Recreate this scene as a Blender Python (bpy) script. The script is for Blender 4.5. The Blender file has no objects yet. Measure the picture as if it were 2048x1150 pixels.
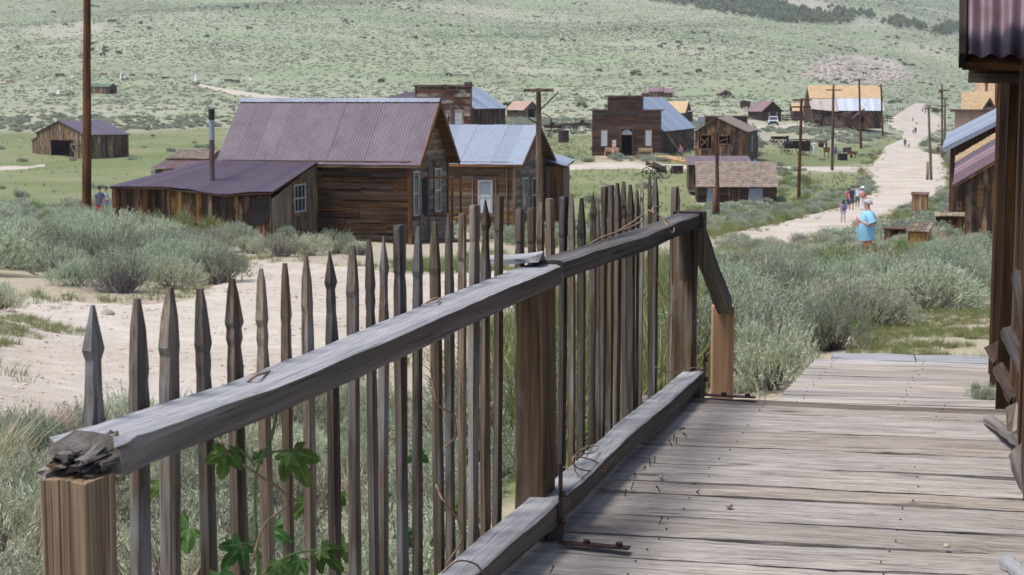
import bpy, math, random
import numpy as np
from mathutils import Vector, Matrix

random.seed(7)
rng = np.random.default_rng(7)
sc = bpy.context.scene
COL = sc.collection
R = math.radians

# ------------------------------------------------------------------ camera
FPX = 3413.0            # focal length in pixels of the 2048 px wide photograph
CX, CY, HOR = 1024.0, 575.0, 200.0
TH = math.atan((CY - HOR) / FPX)
CT, ST = math.cos(TH), math.sin(TH)
cam = bpy.data.cameras.new('camera')
cam.lens = 60.0
cam.sensor_width = 36.0
cam.clip_start = 0.1
cam.clip_end = 12000
cam.dof.use_dof = True
cam.dof.focus_distance = 7.5
cam.dof.aperture_fstop = 15.0
cam_o = bpy.data.objects.new('camera', cam)
cam_o.rotation_euler = (math.pi / 2 - TH, 0, 0)
COL.objects.link(cam_o)
sc.camera = cam_o

# ------------------------------------------------------------------ sky, sun, exposure
SUN_EL, SUN_AZ = R(67), R(248)     # azimuth: compass-like, 0 = +Y (away from the camera), clockwise
world = bpy.data.worlds.new('World')
sc.world = world
world.use_nodes = True
nt = world.node_tree
bg = nt.nodes['Background']
sky = nt.nodes.new('ShaderNodeTexSky')
sky.sky_type = 'NISHITA'
sky.sun_disc = False
sky.sun_elevation = SUN_EL
sky.sun_rotation = SUN_AZ
sky.altitude = 1500
sky.air_density = 0.72
sky.dust_density = 6.0
sky.ozone_density = 1.1
nt.links.new(sky.outputs[0], bg.inputs[0])
bg.inputs[1].default_value = 0.14
sl = bpy.data.lights.new('sun', 'SUN')
sl.energy = 2.0
sl.angle = R(16)
sl.color = (1.0, 0.965, 0.92)
so = bpy.data.objects.new('sun', sl)
sd = Vector((math.sin(SUN_AZ) * math.cos(SUN_EL), math.cos(SUN_AZ) * math.cos(SUN_EL), math.sin(SUN_EL)))
so.rotation_euler = sd.to_track_quat('Z', 'Y').to_euler()
so.location = sd * 50
COL.objects.link(so)
sc.view_settings.view_transform = 'Standard'
sc.view_settings.look = 'None'
sc.view_settings.exposure = 1.13
sc.view_settings.gamma = 1.0
sc.view_settings.use_curve_mapping = False

# ------------------------------------------------------------------ projection helpers
def W(px, py, d):
    """point at forward distance d that is seen at photograph pixel (px, py)"""
    a, b = (px - CX) / FPX, (CY - py) / FPX
    y = CT + b * ST
    t = d / y
    return Vector((a * t, d, (-ST + b * CT) * t))
def project(X, Y, Z):
    zc = Y * CT - Z * ST
    yc = Y * ST + Z * CT
    return CX + FPX * X / zc, CY - FPX * yc / zc

# ------------------------------------------------------------------ terrain height
PROF_D = np.array([.5, 4, 6, 9, 12, 20, 26, 34, 40, 57, 75, 100, 125, 190, 270, 350, 430, 500, 600, 800, 1050, 1400, 2200, 3600])
PROF_Z = np.array([-1.95, -1.95, -2.0, -2.05, -2.25, -2.75, -3.05, -3.5, -3.95, -4.75, -5.75, -7.0, -7.8, -7.6, -6.6, -4.6, -2.6, 0.5, 8, 23, 45, 82, 190, 360])
def prof(d):
    return np.interp(np.log(np.maximum(d, .5)), np.log(PROF_D), PROF_Z)
_ld = np.linspace(math.log(.5), math.log(3600), 900)
_pz = np.interp(_ld, np.log(PROF_D), PROF_Z)
_k = np.hanning(61); _k /= _k.sum()
_pzs = np.convolve(np.pad(_pz, 30, mode='edge'), _k, 'valid')
def prof_s(d):
    return np.interp(np.log(np.clip(d, .5, 3600)), _ld, _pzs)
CTRL = [(160, 321, 215), (207, 193, 430), (245, 160, 480), (420, 168, 490), (20, 165, 480), (50, 250, 300), (350, 250, 300),
        (1250, 313, 200), (1455, 322, 185), (1475, 413, 130), (1045, 236, 330), (900, 240, 330), (1530, 246, 350),
        (1690, 253, 335), (1547, 254, 328), (1812, 305, 279), (1827, 271, 350), (1825, 241, 480), (1845, 208, 620),
        (1715, 426, 125), (1735, 553, 40), (1860, 361, 170), (1315, 196, 450), (1452, 194, 460), (1885, 305, 255),
        (1838, 429, 105), (1930, 476, 58), (1838, 499, 52), (820, 490, 57), (500, 475, 55), (250, 440, 56), (1028, 463, 75),
        (200, 457, 75), (20, 450, 70), (1780, 690, 13.2), (1600, 605, 22), (1950, 600, 22), (100, 850, 12), (250, 606, 26),
        (20, 590, 27), (800, 545, 34), (1100, 560, 31), (1400, 480, 62), (1600, 437, 100), (1850, 110, 1000), (1950, 60, 1500),
        (1700, 140, 660), (1690, 180, 520), (1560, 180, 480), (1400, 40, 1150), (300, 60, 900), (800, 60, 950), (1100, 100, 750),
        (100, 100, 700), (1650, 60, 1200), (1900, 170, 800), (600, 1150, 8), (150, 1150, 7), (1200, 900, 9.5), (1560, 720, 13),
        (-300, 400, 120), (2400, 450, 60), (-300, 320, 215), (2400, 300, 215), (2300, 640, 15), (-300, 700, 14)]
CTRL_A = np.array([[project(*W(*c))[0], c[2], W(*c)[2], W(*c)[0] / W(*c)[1]] for c in CTRL])
def _feat(s, d):
    return np.stack([np.asarray(s) * 8.0, np.log(np.asarray(d)) * 1.6], -1)
def _tps(a, b):
    r2 = ((a[..., None, :] - b[None, :, :]) ** 2).sum(-1) + 1e-9
    return r2 * np.log(r2) * .5
_F = _feat(CTRL_A[:, 3], CTRL_A[:, 1])
_res = (CTRL_A[:, 2] - prof_s(CTRL_A[:, 1])) / CTRL_A[:, 1]       # angular residual
_n = len(_F)
_K = _tps(_F, _F) + np.eye(_n) * .25
_P = np.concatenate([np.ones((_n, 1)), _F], 1)
_A = np.zeros((_n + 3, _n + 3)); _A[:_n, :_n] = _K; _A[:_n, _n:] = _P; _A[_n:, :_n] = _P.T
_w = np.linalg.solve(_A, np.concatenate([_res, np.zeros(3)]))
def gz(X, Y):
    X = np.atleast_1d(np.asarray(X, float)); Y = np.atleast_1d(np.asarray(Y, float))
    d = np.clip(Y, 1.2, 3600)
    s = np.clip(X / d, -.42, .42)
    f = _feat(s, np.clip(d, 6, 1600))
    out = np.empty(len(f))
    for i in range(0, len(f), 20000):
        fi = f[i:i + 20000]
        out[i:i + 20000] = _tps(fi, _F) @ _w[:_n] + np.concatenate([np.ones((len(fi), 1)), fi], 1) @ _w[_n:]
    z = prof_s(d) + out * d
    z = z + np.clip((d - 500) / 500, 0, 1) * (5 * np.sin(X / 95 + d / 310) + 3 * np.sin(X / 47 - d / 120 + 1)) * (d / 1500)
    z = z + .05 * np.sin(X * 1.3 + Y * .5) * np.sin(Y * .9 - X * .4) * np.clip((d - 8) / 10, 0, 1)
    return z
def gzs(x, y): return float(gz(x, y)[0])
_DD = np.exp(np.linspace(math.log(4), math.log(3400), 700))
def gp(px, py, lift=0.0):
    """where the sight line through a pixel meets the ground"""
    a, b = (px - CX) / FPX, (CY - py) / FPX
    y = CT + b * ST
    X = a / y * _DD; Z = (-ST + b * CT) / y * _DD
    g = gz(X, _DD)
    below = np.nonzero(Z <= g)[0]
    i = below[0] if len(below) else len(_DD) - 1
    d = _DD[i]
    if 0 < i:
        h0 = Z[i - 1] - g[i - 1]; h1 = Z[i] - g[i]
        t = h0 / (h0 - h1) if h0 != h1 else 1
        d = _DD[i - 1] + (d - _DD[i - 1]) * min(max(t, 0), 1)
    x = a / y * d
    return Vector((x, d, gzs(x, d) + lift))

# ------------------------------------------------------------------ scene-graph helpers
def tag(o, label, cat, group=None):
    o['label'] = label; o['category'] = cat
    if group: o['group'] = group
    return o
def thing(name, label, cat, loc=(0, 0, 0), rz=0.0, group=None):
    o = bpy.data.objects.new(name, None)
    o.empty_display_size = .2
    o.location = loc; o.rotation_euler = (0, 0, rz)
    COL.objects.link(o)
    return tag(o, label, cat, group)
def link(name, me, mat=None, parent=None, mtx=None):
    o = bpy.data.objects.new(name, me)
    COL.objects.link(o)
    if mat is not None and len(me.materials) == 0: me.materials.append(mat)
    if parent is not None: o.parent = parent
    if mtx is not None: o.matrix_local = mtx
    return o
class MB:
    """collects faces for one mesh"""
    def __init__(s): s.v = []; s.f = []; s.m = []
    def add(s, verts, faces, mi=0):
        n = len(s.v); s.v += [tuple(p) for p in verts]
        s.f += [tuple(i + n for i in f) for f in faces]; s.m += [mi] * len(faces)
    def prism(s, poly, off, mi=0):
        """closed prism from a 3D polygon and an offset vector"""
        n = len(poly); off = Vector(off)
        a = [Vector(p) for p in poly]; b = [p + off for p in a]
        fs = [tuple(range(n - 1, -1, -1)), tuple(range(n, 2 * n))] + [(i, (i + 1) % n, n + (i + 1) % n, n + i) for i in range(n)]
        s.add(a + b, fs, mi)
    def box(s, c, size, mi=0, rot=None):
        x, y, z = [k / 2 for k in size]
        vs = [Vector(p) for p in ((-x, -y, -z), (x, -y, -z), (x, y, -z), (-x, y, -z), (-x, -y, z), (x, -y, z), (x, y, z), (-x, y, z))]
        if rot is not None: vs = [rot @ p for p in vs]
        c = Vector(c)
        s.add([p + c for p in vs], [(3, 2, 1, 0), (4, 5, 6, 7), (0, 1, 5, 4), (1, 2, 6, 5), (2, 3, 7, 6), (3, 0, 4, 7)], mi)
    def tube(s, pts, rad, n=6, mi=0, cap=True):
        pts = [Vector(p) for p in pts]
        rad = rad if isinstance(rad, (list, tuple)) else [rad] * len(pts)
        base = len(s.v); vs = []
        for i, p in enumerate(pts):
            t = (pts[min(i + 1, len(pts) - 1)] - pts[max(i - 1, 0)])
            t = t.normalized() if t.length > 1e-9 else Vector((0, 0, 1))
            ref = Vector((0, 0, 1)) if abs(t.z) < .9 else Vector((1, 0, 0))
            a = t.cross(ref).normalized(); b = a.cross(t)
            for k in range(n):
                an = 2 * math.pi * k / n
                vs.append(p + (a * math.cos(an) + b * math.sin(an)) * rad[i])
        fs = []
        for i in range(len(pts) - 1):
            for k in range(n):
                fs.append((i * n + k, i * n + (k + 1) % n, (i + 1) * n + (k + 1) % n, (i + 1) * n + k))
        if cap:
            fs.append(tuple(range(n - 1, -1, -1))); fs.append(tuple((len(pts) - 1) * n + k for k in range(n)))
        s.add(vs, fs, mi)
    def lathe(s, prof_, n=12, c=(0, 0, 0), mi=0):
        s.tube([Vector(c) + Vector((0, 0, z)) for r, z in prof_], [max(r, 1e-4) for r, z in prof_], n, mi)
    def mesh(s, name='mesh'):
        me = bpy.data.meshes.new(name)
        me.from_pydata(s.v, [], s.f)
        return me
    def build(s, name, mat, parent=None, mtx=None, smooth=False):
        me = s.mesh(name)
        mats = mat if isinstance(mat, (list, tuple)) else [mat]
        for m in mats: me.materials.append(m)
        if len(mats) > 1: me.polygons.foreach_set('material_index', s.m)
        if smooth: me.polygons.foreach_set('use_smooth', [True] * len(me.polygons))
        me.update()
        return link(name, me, None, parent, mtx)
def np_mesh(name, V, Q):
    """mesh from arrays; Q (n,3) or (n,4)"""
    me = bpy.data.meshes.new(name)
    V = np.asarray(V, np.float32); Q = np.asarray(Q, np.int32)
    k = Q.shape[1]
    me.vertices.add(len(V)); me.vertices.foreach_set('co', V.ravel())
    me.loops.add(Q.size); me.loops.foreach_set('vertex_index', Q.ravel())
    me.polygons.add(len(Q))
    me.polygons.foreach_set('loop_start', np.arange(0, Q.size, k, dtype=np.int32))
    me.update(calc_edges=True)
    return me
def frame_mtx(o, ax, ay):
    ax = Vector(ax).normalized(); ay = Vector(ay); ay = (ay - ax * ay.dot(ax)).normalized()
    az = ax.cross(ay)
    m = Matrix((ax, ay, az)).transposed().to_4x4()
    m.translation = Vector(o)
    return m
def U(a, b): return random.uniform(a, b)

# ------------------------------------------------------------------ materials
def new_mat(name):
    m = bpy.data.materials.new(name); m.use_nodes = True
    t = m.node_tree
    return m, t, t.nodes['Principled BSDF']
def N(t, kind, **kw):
    n = t.nodes.new(kind)
    for k, v in kw.items():
        if k.startswith('i_'): n.inputs[k[2:].replace('_', ' ')].default_value = v
        else: setattr(n, k, v)
    return n
def L(t, a, b): t.links.new(a, b)
def ramp(t, fac, stops, interp='LINEAR'):
    r = t.nodes.new('ShaderNodeValToRGB'); r.color_ramp.interpolation = interp
    e = r.color_ramp.elements
    while len(e) > 1: e.remove(e[-1])
    for i, (p, c) in enumerate(stops):
        el = e[0] if i == 0 else e.new(p)
        el.position = p
        el.color = (c, c, c, 1) if isinstance(c, (int, float)) else (*c, 1)
    L(t, fac, r.inputs[0])
    return r.outputs[0]
def mixc(t, mode, fac, a, b):
    m = t.nodes.new('ShaderNodeMix'); m.data_type = 'RGBA'; m.blend_type = mode
    for s, v in ((m.inputs[0], fac), (m.inputs[6], a), (m.inputs[7], b)):
        if hasattr(v, 'is_output'): L(t, v, s)
        elif isinstance(v, (int, float)): s.default_value = v if s.type == 'VALUE' else (v, v, v, 1)
        else: s.default_value = (*v, 1)
    return m.outputs[2]
def math_n(t, op, a, b=None, c=None):
    m = t.nodes.new('ShaderNodeMath'); m.operation = op
    for s, v in zip(m.inputs, (a, b, c)):
        if v is None: continue
        if hasattr(v, 'is_output'): L(t, v, s)
        else: s.default_value = v
    return m.outputs[0]
def wood(name, cols, along=1.6, across=34, axis=0, rough=.85, spread=.45, crack=.75, bump=.5, blotch=.5, stain=None, spec=.25, fine=False):
    """weathered timber: grain streaks along one local axis, cracks, blotches, piece-to-piece variation"""
    m, t, b = new_mat(name)
    tc = N(t, 'ShaderNodeTexCoord'); oi = N(t, 'ShaderNodeObjectInfo'); ge = N(t, 'ShaderNodeNewGeometry')
    rnd = math_n(t, 'FRACT', math_n(t, 'ADD', oi.outputs['Random'], ge.outputs['Random Per Island']))
    rv = N(t, 'ShaderNodeCombineXYZ')
    for i, k in enumerate((57., 31., 83.)): L(t, math_n(t, 'MULTIPLY', rnd, k), rv.inputs[i])
    ad = N(t, 'ShaderNodeVectorMath', operation='ADD'); L(t, tc.outputs['Object'], ad.inputs[0]); L(t, rv.outputs[0], ad.inputs[1])
    def mapped(al, ac):
        mu = N(t, 'ShaderNodeVectorMath', operation='MULTIPLY'); L(t, ad.outputs[0], mu.inputs[0])
        v = [ac, ac, ac]; v[axis] = al
        mu.inputs[1].default_value = v
        return mu.outputs[0]
    def noise(vec, detail=5, r=.6, dist=0.):
        n = N(t, 'ShaderNodeTexNoise'); L(t, vec, n.inputs['Vector'])
        n.inputs['Scale'].default_value = 1.; n.inputs['Detail'].default_value = detail
        n.inputs['Roughness'].default_value = r; n.inputs['Distortion'].default_value = dist
        return n.outputs[0]
    g1 = noise(mapped(along, across), 6, .65, .4)
    g2 = noise(mapped(along * .5, across * .18), 3, .55, .3)
    g3 = noise(mapped(along * .7, across * 2.2), 3, .6)
    mixf = math_n(t, 'MULTIPLY_ADD', g1, .82 if fine else .62, math_n(t, 'MULTIPLY', g2, .18 if fine else .38))
    n = len(cols)
    lo, hi = .33, .67
    c = ramp(t, mixf, [(lo + (hi - lo) * i / (n - 1), cc) for i, cc in enumerate(cols)])
    cr = ramp(t, g3, [(.30, 1 - crack), (.40, 1.)])
    c = mixc(t, 'MULTIPLY', 1., c, cr)
    if fine:
        g5 = noise(mapped(along * 2.5, across * 3.2), 3, .7)
        c = mixc(t, 'MULTIPLY', 1., c, ramp(t, g5, [(.3, .72), (.55, 1.06)]))
        g6 = noise(mapped(along * .28, across * .75), 4, .6, .6)
        c = mixc(t, 'MULTIPLY', 1., c, ramp(t, g6, [(.27, .28), (.33, .8), (.42, 1.)]))
        vo = N(t, 'ShaderNodeTexVoronoi'); L(t, mapped(1.1, 5.), vo.inputs['Vector']); vo.inputs['Scale'].default_value = 1.
        c = mixc(t, 'MULTIPLY', 1., c, ramp(t, vo.outputs['Distance'], [(.035, .3), (.06, .62), (.1, 1.)]))
    bl = ramp(t, g2, [(.3, 1 - blotch), (.62, 1.12)])
    c = mixc(t, 'MULTIPLY', 1., c, bl)
    if stain:
        n4 = noise(mapped(along * .8, across * .1), 4, .6)
        c = mixc(t, 'MIX', ramp(t, n4, [(.52, 0.), (.66, .85)]), c, stain)
    hs = N(t, 'ShaderNodeHueSaturation'); L(t, c, hs.inputs['Color'])
    mr = N(t, 'ShaderNodeMapRange'); L(t, rnd, mr.inputs[0]); mr.inputs[3].default_value = 1 - spread; mr.inputs[4].default_value = 1 + spread * .8
    L(t, mr.outputs[0], hs.inputs['Value'])
    r2 = math_n(t, 'FRACT', math_n(t, 'MULTIPLY', rnd, 7.31))
    ms = N(t, 'ShaderNodeMapRange'); L(t, r2, ms.inputs[0]); ms.inputs[3].default_value = .7; ms.inputs[4].default_value = 1.2
    L(t, ms.outputs[0], hs.inputs['Saturation'])
    L(t, hs.outputs[0], b.inputs['Base Color'])
    b.inputs['Roughness'].default_value = rough
    b.inputs['Specular IOR Level'].default_value = spec
    h = math_n(t, 'ADD', math_n(t, 'MULTIPLY', g1, .6), math_n(t, 'MULTIPLY', cr, .8))
    bp = N(t, 'ShaderNodeBump'); bp.inputs['Strength'].default_value = bump; bp.inputs['Distance'].default_value = .006
    L(t, h, bp.inputs['Height']); L(t, bp.outputs[0], b.inputs['Normal'])
    return m
def plain(name, col, rough=.6, metal=0., var=.25, scale=6., spec=.4, col2=None, obvar=.1, trans=0.):
    """painted / cloth / stone surface with mottling"""
    m, t, b = new_mat(name)
    tc = N(t, 'ShaderNodeTexCoord'); oi = N(t, 'ShaderNodeObjectInfo')
    n = N(t, 'ShaderNodeTexNoise'); n.inputs['Scale'].default_value = scale; n.inputs['Detail'].default_value = 6; n.inputs['Roughness'].default_value = .65
    L(t, tc.outputs['Object'], n.inputs['Vector'])
    c2 = col2 or tuple(k * (1 - var) for k in col)
    c = ramp(t, n.outputs[0], [(.36, c2), (.6, col)])
    hs = N(t, 'ShaderNodeHueSaturation'); L(t, c, hs.inputs['Color'])
    mr = N(t, 'ShaderNodeMapRange'); L(t, oi.outputs['Random'], mr.inputs[0]); mr.inputs[3].default_value = 1 - obvar; mr.inputs[4].default_value = 1 + obvar
    L(t, mr.outputs[0], hs.inputs['Value']); L(t, hs.outputs[0], b.inputs['Base Color'])
    b.inputs['Roughness'].default_value = rough; b.inputs['Metallic'].default_value = metal
    b.inputs['Specular IOR Level'].default_value = spec
    return m
def roofmetal(name, col, rust, amount=.5, metal=.35, rough=.5, axis=1, scale=1.2):
    m, t, b = new_mat(name)
    tc = N(t, 'ShaderNodeTexCoord'); oi = N(t, 'ShaderNodeObjectInfo')
    rv = N(t, 'ShaderNodeCombineXYZ'); L(t, math_n(t, 'MULTIPLY', oi.outputs['Random'], 43.), rv.inputs[0]); L(t, math_n(t, 'MULTIPLY', oi.outputs['Random'], 71.), rv.inputs[2])
    ad = N(t, 'ShaderNodeVectorMath', operation='ADD'); L(t, tc.outputs['Object'], ad.inputs[0]); L(t, rv.outputs[0], ad.inputs[1])
    def noise(s, d=6, r=.6):
        n = N(t, 'ShaderNodeTexNoise'); n.inputs['Scale'].default_value = s; n.inputs['Detail'].default_value = d; n.inputs['Roughness'].default_value = r
        L(t, ad.outputs[0], n.inputs['Vector']); return n.outputs[0]
    n1, n2 = noise(scale), noise(scale * 9, 5, .7)
    f = math_n(t, 'ADD', math_n(t, 'MULTIPLY', n1, .7), math_n(t, 'MULTIPLY', n2, .3))
    c = mixc(t, 'MIX', ramp(t, f, [(.62 - amount * .35, 0.), (.78 - amount * .35, 1.)]), col, rust)
    c = mixc(t, 'MULTIPLY', 1., c, ramp(t, n2, [(.3, .72), (.7, 1.12)]))
    hs = N(t, 'ShaderNodeHueSaturation'); L(t, c, hs.inputs['Color'])
    mr = N(t, 'ShaderNodeMapRange'); L(t, oi.outputs['Random'], mr.inputs[0]); mr.inputs[3].default_value = .86; mr.inputs[4].default_value = 1.14
    L(t, mr.outputs[0], hs.inputs['Value']); L(t, hs.outputs[0], b.inputs['Base Color'])
    b.inputs['Metallic'].default_value = metal
    L(t, ramp(t, n1, [(.3, rough - .08), (.7, rough + .15)]), b.inputs['Roughness'])
    return m
def glass(name, col=(.03, .035, .04), rough=.12):
    m, t, b = new_mat(name)
    b.inputs['Base Color'].default_value = (*col, 1); b.inputs['Roughness'].default_value = rough
    b.inputs['Specular IOR Level'].default_value = .6
    tc = N(t, 'ShaderNodeTexCoord'); n = N(t, 'ShaderNodeTexNoise'); n.inputs['Scale'].default_value = 3
    L(t, tc.outputs['Object'], n.inputs['Vector'])
    bp = N(t, 'ShaderNodeBump'); bp.inputs['Strength'].default_value = .15; L(t, n.outputs[0], bp.inputs['Height']); L(t, bp.outputs[0], b.inputs['Normal'])
    return m
def leafmat(name, c_a, c_b, c_c, trans=.25, rough=.7, obvar=.18):
    """foliage: colour varies leaf by leaf and plant by plant"""
    m, t, b = new_mat(name)
    ge = N(t, 'ShaderNodeNewGeometry'); oi = N(t, 'ShaderNodeObjectInfo')
    c = ramp(t, ge.outputs['Random Per Island'], [(0., c_a), (.5, c_b), (1., c_c)])
    hs = N(t, 'ShaderNodeHueSaturation'); L(t, c, hs.inputs['Color'])
    mr = N(t, 'ShaderNodeMapRange'); L(t, oi.outputs['Random'], mr.inputs[0]); mr.inputs[3].default_value = 1 - obvar; mr.inputs[4].default_value = 1 + obvar
    L(t, mr.outputs[0], hs.inputs['Value'])
    mh = N(t, 'ShaderNodeMapRange'); L(t, math_n(t, 'FRACT', math_n(t, 'MULTIPLY', oi.outputs['Random'], 5.7)), mh.inputs[0]); mh.inputs[3].default_value = .445; mh.inputs[4].default_value = .52
    L(t, mh.outputs[0], hs.inputs['Hue'])
    L(t, hs.outputs[0], b.inputs['Base Color']); b.inputs['Roughness'].default_value = rough
    b.inputs['Specular IOR Level'].default_value = .2
    if trans > 0:
        tr = N(t, 'ShaderNodeBsdfTranslucent'); L(t, hs.outputs[0], tr.inputs[0])
        mx = N(t, 'ShaderNodeMixShader'); mx.inputs[0].default_value = trans
        out = t.nodes['Material Output']
        L(t, b.outputs[0], mx.inputs[1]); L(t, tr.outputs[0], mx.inputs[2]); L(t, mx.outputs[0], out.inputs[0])
    return m

M = {}
M['deck'] = wood('weathered deck timber', [(.165, .14, .118), (.26, .228, .195), (.325, .29, .252), (.37, .335, .295)], 5., 120, spread=.16, crack=.7, blotch=.1, bump=1., fine=True)
M['deck_new'] = wood('pale deck timber', [(.2, .178, .152), (.30, .268, .232), (.36, .33, .292)], 2.5, 60, spread=.12, crack=.3, blotch=.25, bump=.4)
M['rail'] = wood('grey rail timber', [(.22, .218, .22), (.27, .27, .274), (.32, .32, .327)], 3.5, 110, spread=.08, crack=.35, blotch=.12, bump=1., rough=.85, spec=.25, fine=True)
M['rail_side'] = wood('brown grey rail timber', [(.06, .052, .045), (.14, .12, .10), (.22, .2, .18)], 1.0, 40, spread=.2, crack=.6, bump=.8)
M['picket'] = wood('picket timber', [(.045, .031, .02), (.145, .108, .074), (.275, .232, .182)], 2.4, 110, spread=.5, crack=.55, blotch=.5, bump=.8, stain=(.20, .195, .19))
M['post'] = wood('old post timber', [(.025, .016, .009), (.105, .066, .034), (.23, .155, .082)], 1.4, 38, spread=.15, crack=.8, blotch=.6, bump=.9, stain=(.18, .155, .13))
M['post_new'] = wood('orange post timber', [(.11, .038, .006), (.33, .142, .023), (.45, .212, .046)], 1.2, 26, spread=.1, crack=.4, blotch=.35, bump=.4)
M['beam'] = wood('near post timber', [(.06, .026, .007), (.29, .16, .043), (.52, .325, .11)], .7, 70, spread=.05, crack=.85, blotch=.3, bump=1.)
M['siding'] = wood('dark siding', [(.02, .01, .005), (.062, .031, .015), (.115, .061, .03)], 1.2, 30, spread=.32, crack=.75, blotch=.5)
M['plank'] = wood('reddish vertical plank', [(.02, .01, .006), (.08, .038, .016), (.2, .105, .042)], 1.0, 24, spread=.7, crack=.75, blotch=.7, stain=(.28, .17, .075))
M['grey_siding'] = wood('grey brown siding', [(.065, .045, .028), (.165, .118, .076), (.26, .198, .135)], 1.2, 26, spread=.3, crack=.6, blotch=.45)
M['tan_siding'] = wood('tan siding', [(.055, .03, .014), (.15, .086, .042), (.24, .152, .082)], 1.1, 24, spread=.25, crack=.65, blotch=.45)
M['trim'] = wood('reddish trim timber', [(.035, .017, .009), (.12, .058, .03), (.2, .11, .06)], 1.2, 30, spread=.3)
M['trim_pale'] = wood('worn pale trim', [(.13, .09, .05), (.26, .2, .125), (.38, .32, .23)], 1.2, 30, spread=.25)
M['far_v'] = wood('far vertical boards', [(.018, .009, .005), (.07, .035, .016), (.155, .08, .036)], .9, 9, axis=2, spread=.6, blotch=.6, crack=.5, stain=(.23, .14, .065))
M['far_h'] = wood('far horizontal boards', [(.018, .009, .005), (.055, .028, .015), (.095, .052, .03)], .5, 9, axis=0, spread=.4, blotch=.4, crack=.4)
M['far_h_red'] = wood('worn red painted boards', [(.03, .015, .01), (.095, .045, .03), (.155, .08, .052)], .6, 7, axis=0, spread=.35, blotch=.5, crack=.4, stain=(.42, .36, .28))
M['far_tan'] = wood('far tan boards', [(.06, .03, .015), (.15, .085, .045), (.24, .15, .085)], .9, 9, axis=2, spread=.5, blotch=.5, crack=.5)
M['barn_v'] = wood('barn boards', [(.03, .018, .009), (.115, .07, .034), (.22, .145, .072)], .9, 9, axis=2, spread=.5, blotch=.55, crack=.5, stain=(.27, .185, .09))
M['pole'] = wood('pole timber', [(.04, .018, .008), (.10, .045, .02), (.16, .08, .04)], 1., 18, axis=2, spread=.2, crack=.6, blotch=.4)
M['pole_grey'] = wood('weathered pole timber', [(.06, .038, .024), (.14, .098, .07), (.22, .165, .125)], 1., 18, axis=2, spread=.25, crack=.6, blotch=.4)
M['roof_purple'] = roofmetal('painted purple corrugated iron', (.092, .068, .088), (.085, .045, .047), .22, .2, .5)
M['roof_rust'] = roofmetal('rusted corrugated iron', (.115, .082, .098), (.10, .048, .046), .6, .15, .55, scale=2.5)
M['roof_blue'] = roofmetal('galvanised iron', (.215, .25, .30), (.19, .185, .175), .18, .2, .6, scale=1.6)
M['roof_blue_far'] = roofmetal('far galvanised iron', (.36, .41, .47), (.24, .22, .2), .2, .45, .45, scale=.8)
M['galv'] = roofmetal('galvanised sheet', (.24, .265, .3), (.24, .22, .2), .1, .3, .6)
M['roof_mauve'] = plain('mauve iron roof', (.21, .135, .145), .55, .1, .25, 2.)
M['iron'] = plain('rusty iron strap', (.04, .023, .022), .65, .3, .5, 30, col2=(.065, .026, .016))
M['iron_dark'] = plain('dark iron', (.03, .025, .023), .6, .5, .4, 10)
M['shingle'] = plain('weathered shingle', (.26, .2, .155), .9, 0, .45, 2.2, obvar=.05)
M['shingle_new'] = plain('new cedar shingle', (.52, .365, .20), .85, 0, .2, 1.2, obvar=.05)
M['window_white'] = plain('white sash paint', (.4, .4, .385), .5, 0, .35, 9)
M['window_grey'] = plain('grey sash paint', (.38, .37, .36), .6, 0, .3, 9)
M['glass'] = glass('old window glass')
M['glass_pale'] = glass('window glass over blind', (.22, .25, .28), .15)
M['curtain'] = plain('pale curtain', (.45, .47, .48), .9, 0, .15, 5)
M['dark'] = plain('dark interior', (.008, .007, .006), .95, 0, .3, 2)
M['brick'] = plain('brick', (.22, .085, .06), .85, 0, .3, 8)
M['white_stone'] = plain('white marble', (.78, .78, .76), .6, 0, .12, 5)
M['rust_bright'] = plain('bright rust', (.28, .09, .035), .8, .1, .4, 6)
M['rock'] = plain('pale rock', (.37, .315, .265), .9, 0, .4, 3., obvar=.3)
M['rock_tan'] = plain('tan pebble', (.5, .4, .3), .9, 0, .3, 9., obvar=.35)
M['paper'] = plain('torn paper', (.5, .45, .36), .9, 0, .25, 12)
M['twig'] = plain('dry tan vine', (.30, .2, .125), .8, 0, .35, 20)
M['twig_grey'] = plain('grey twig', (.23, .2, .185), .9, 0, .4, 14)
M['sage_leaf'] = leafmat('sagebrush leaf', (.2, .235, .145), (.355, .395, .265), (.51, .545, .405), .42, obvar=.34)
M['sage_mid'] = leafmat('sagebrush tuft', (.2, .235, .155), (.32, .36, .26), (.44, .475, .37), .35, obvar=.25)
M['sage_far'] = leafmat('hillside sagebrush', (.19, .215, .14), (.245, .27, .185), (.30, .325, .235), .3, obvar=.14)
M['rabbit'] = leafmat('rabbitbrush leaf', (.12, .17, .05), (.2, .255, .095), (.34, .36, .18), .25)
M['straw'] = leafmat('dry straw stems', (.3, .25, .15), (.42, .36, .235), (.5, .44, .3), .2)
M['grass'] = leafmat('green grass', (.10, .135, .04), (.16, .2, .065), (.25, .27, .12), .3)
M['shrub_far'] = leafmat('far dark shrub', (.08, .105, .05), (.12, .15, .075), (.165, .195, .105), .2, obvar=.25)
M['aspen'] = leafmat('far tree leaf', (.17, .205, .115), (.215, .25, .145), (.27, .30, .185), .3)
M['hop'] = leafmat('hop leaf', (.035, .10, .02), (.05, .125, .026), (.065, .15, .032), .3, .4, .3)
M['hop_stem'] = plain('green vine stem', (.12, .2, .05), .6, 0, .3, 9)
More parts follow.
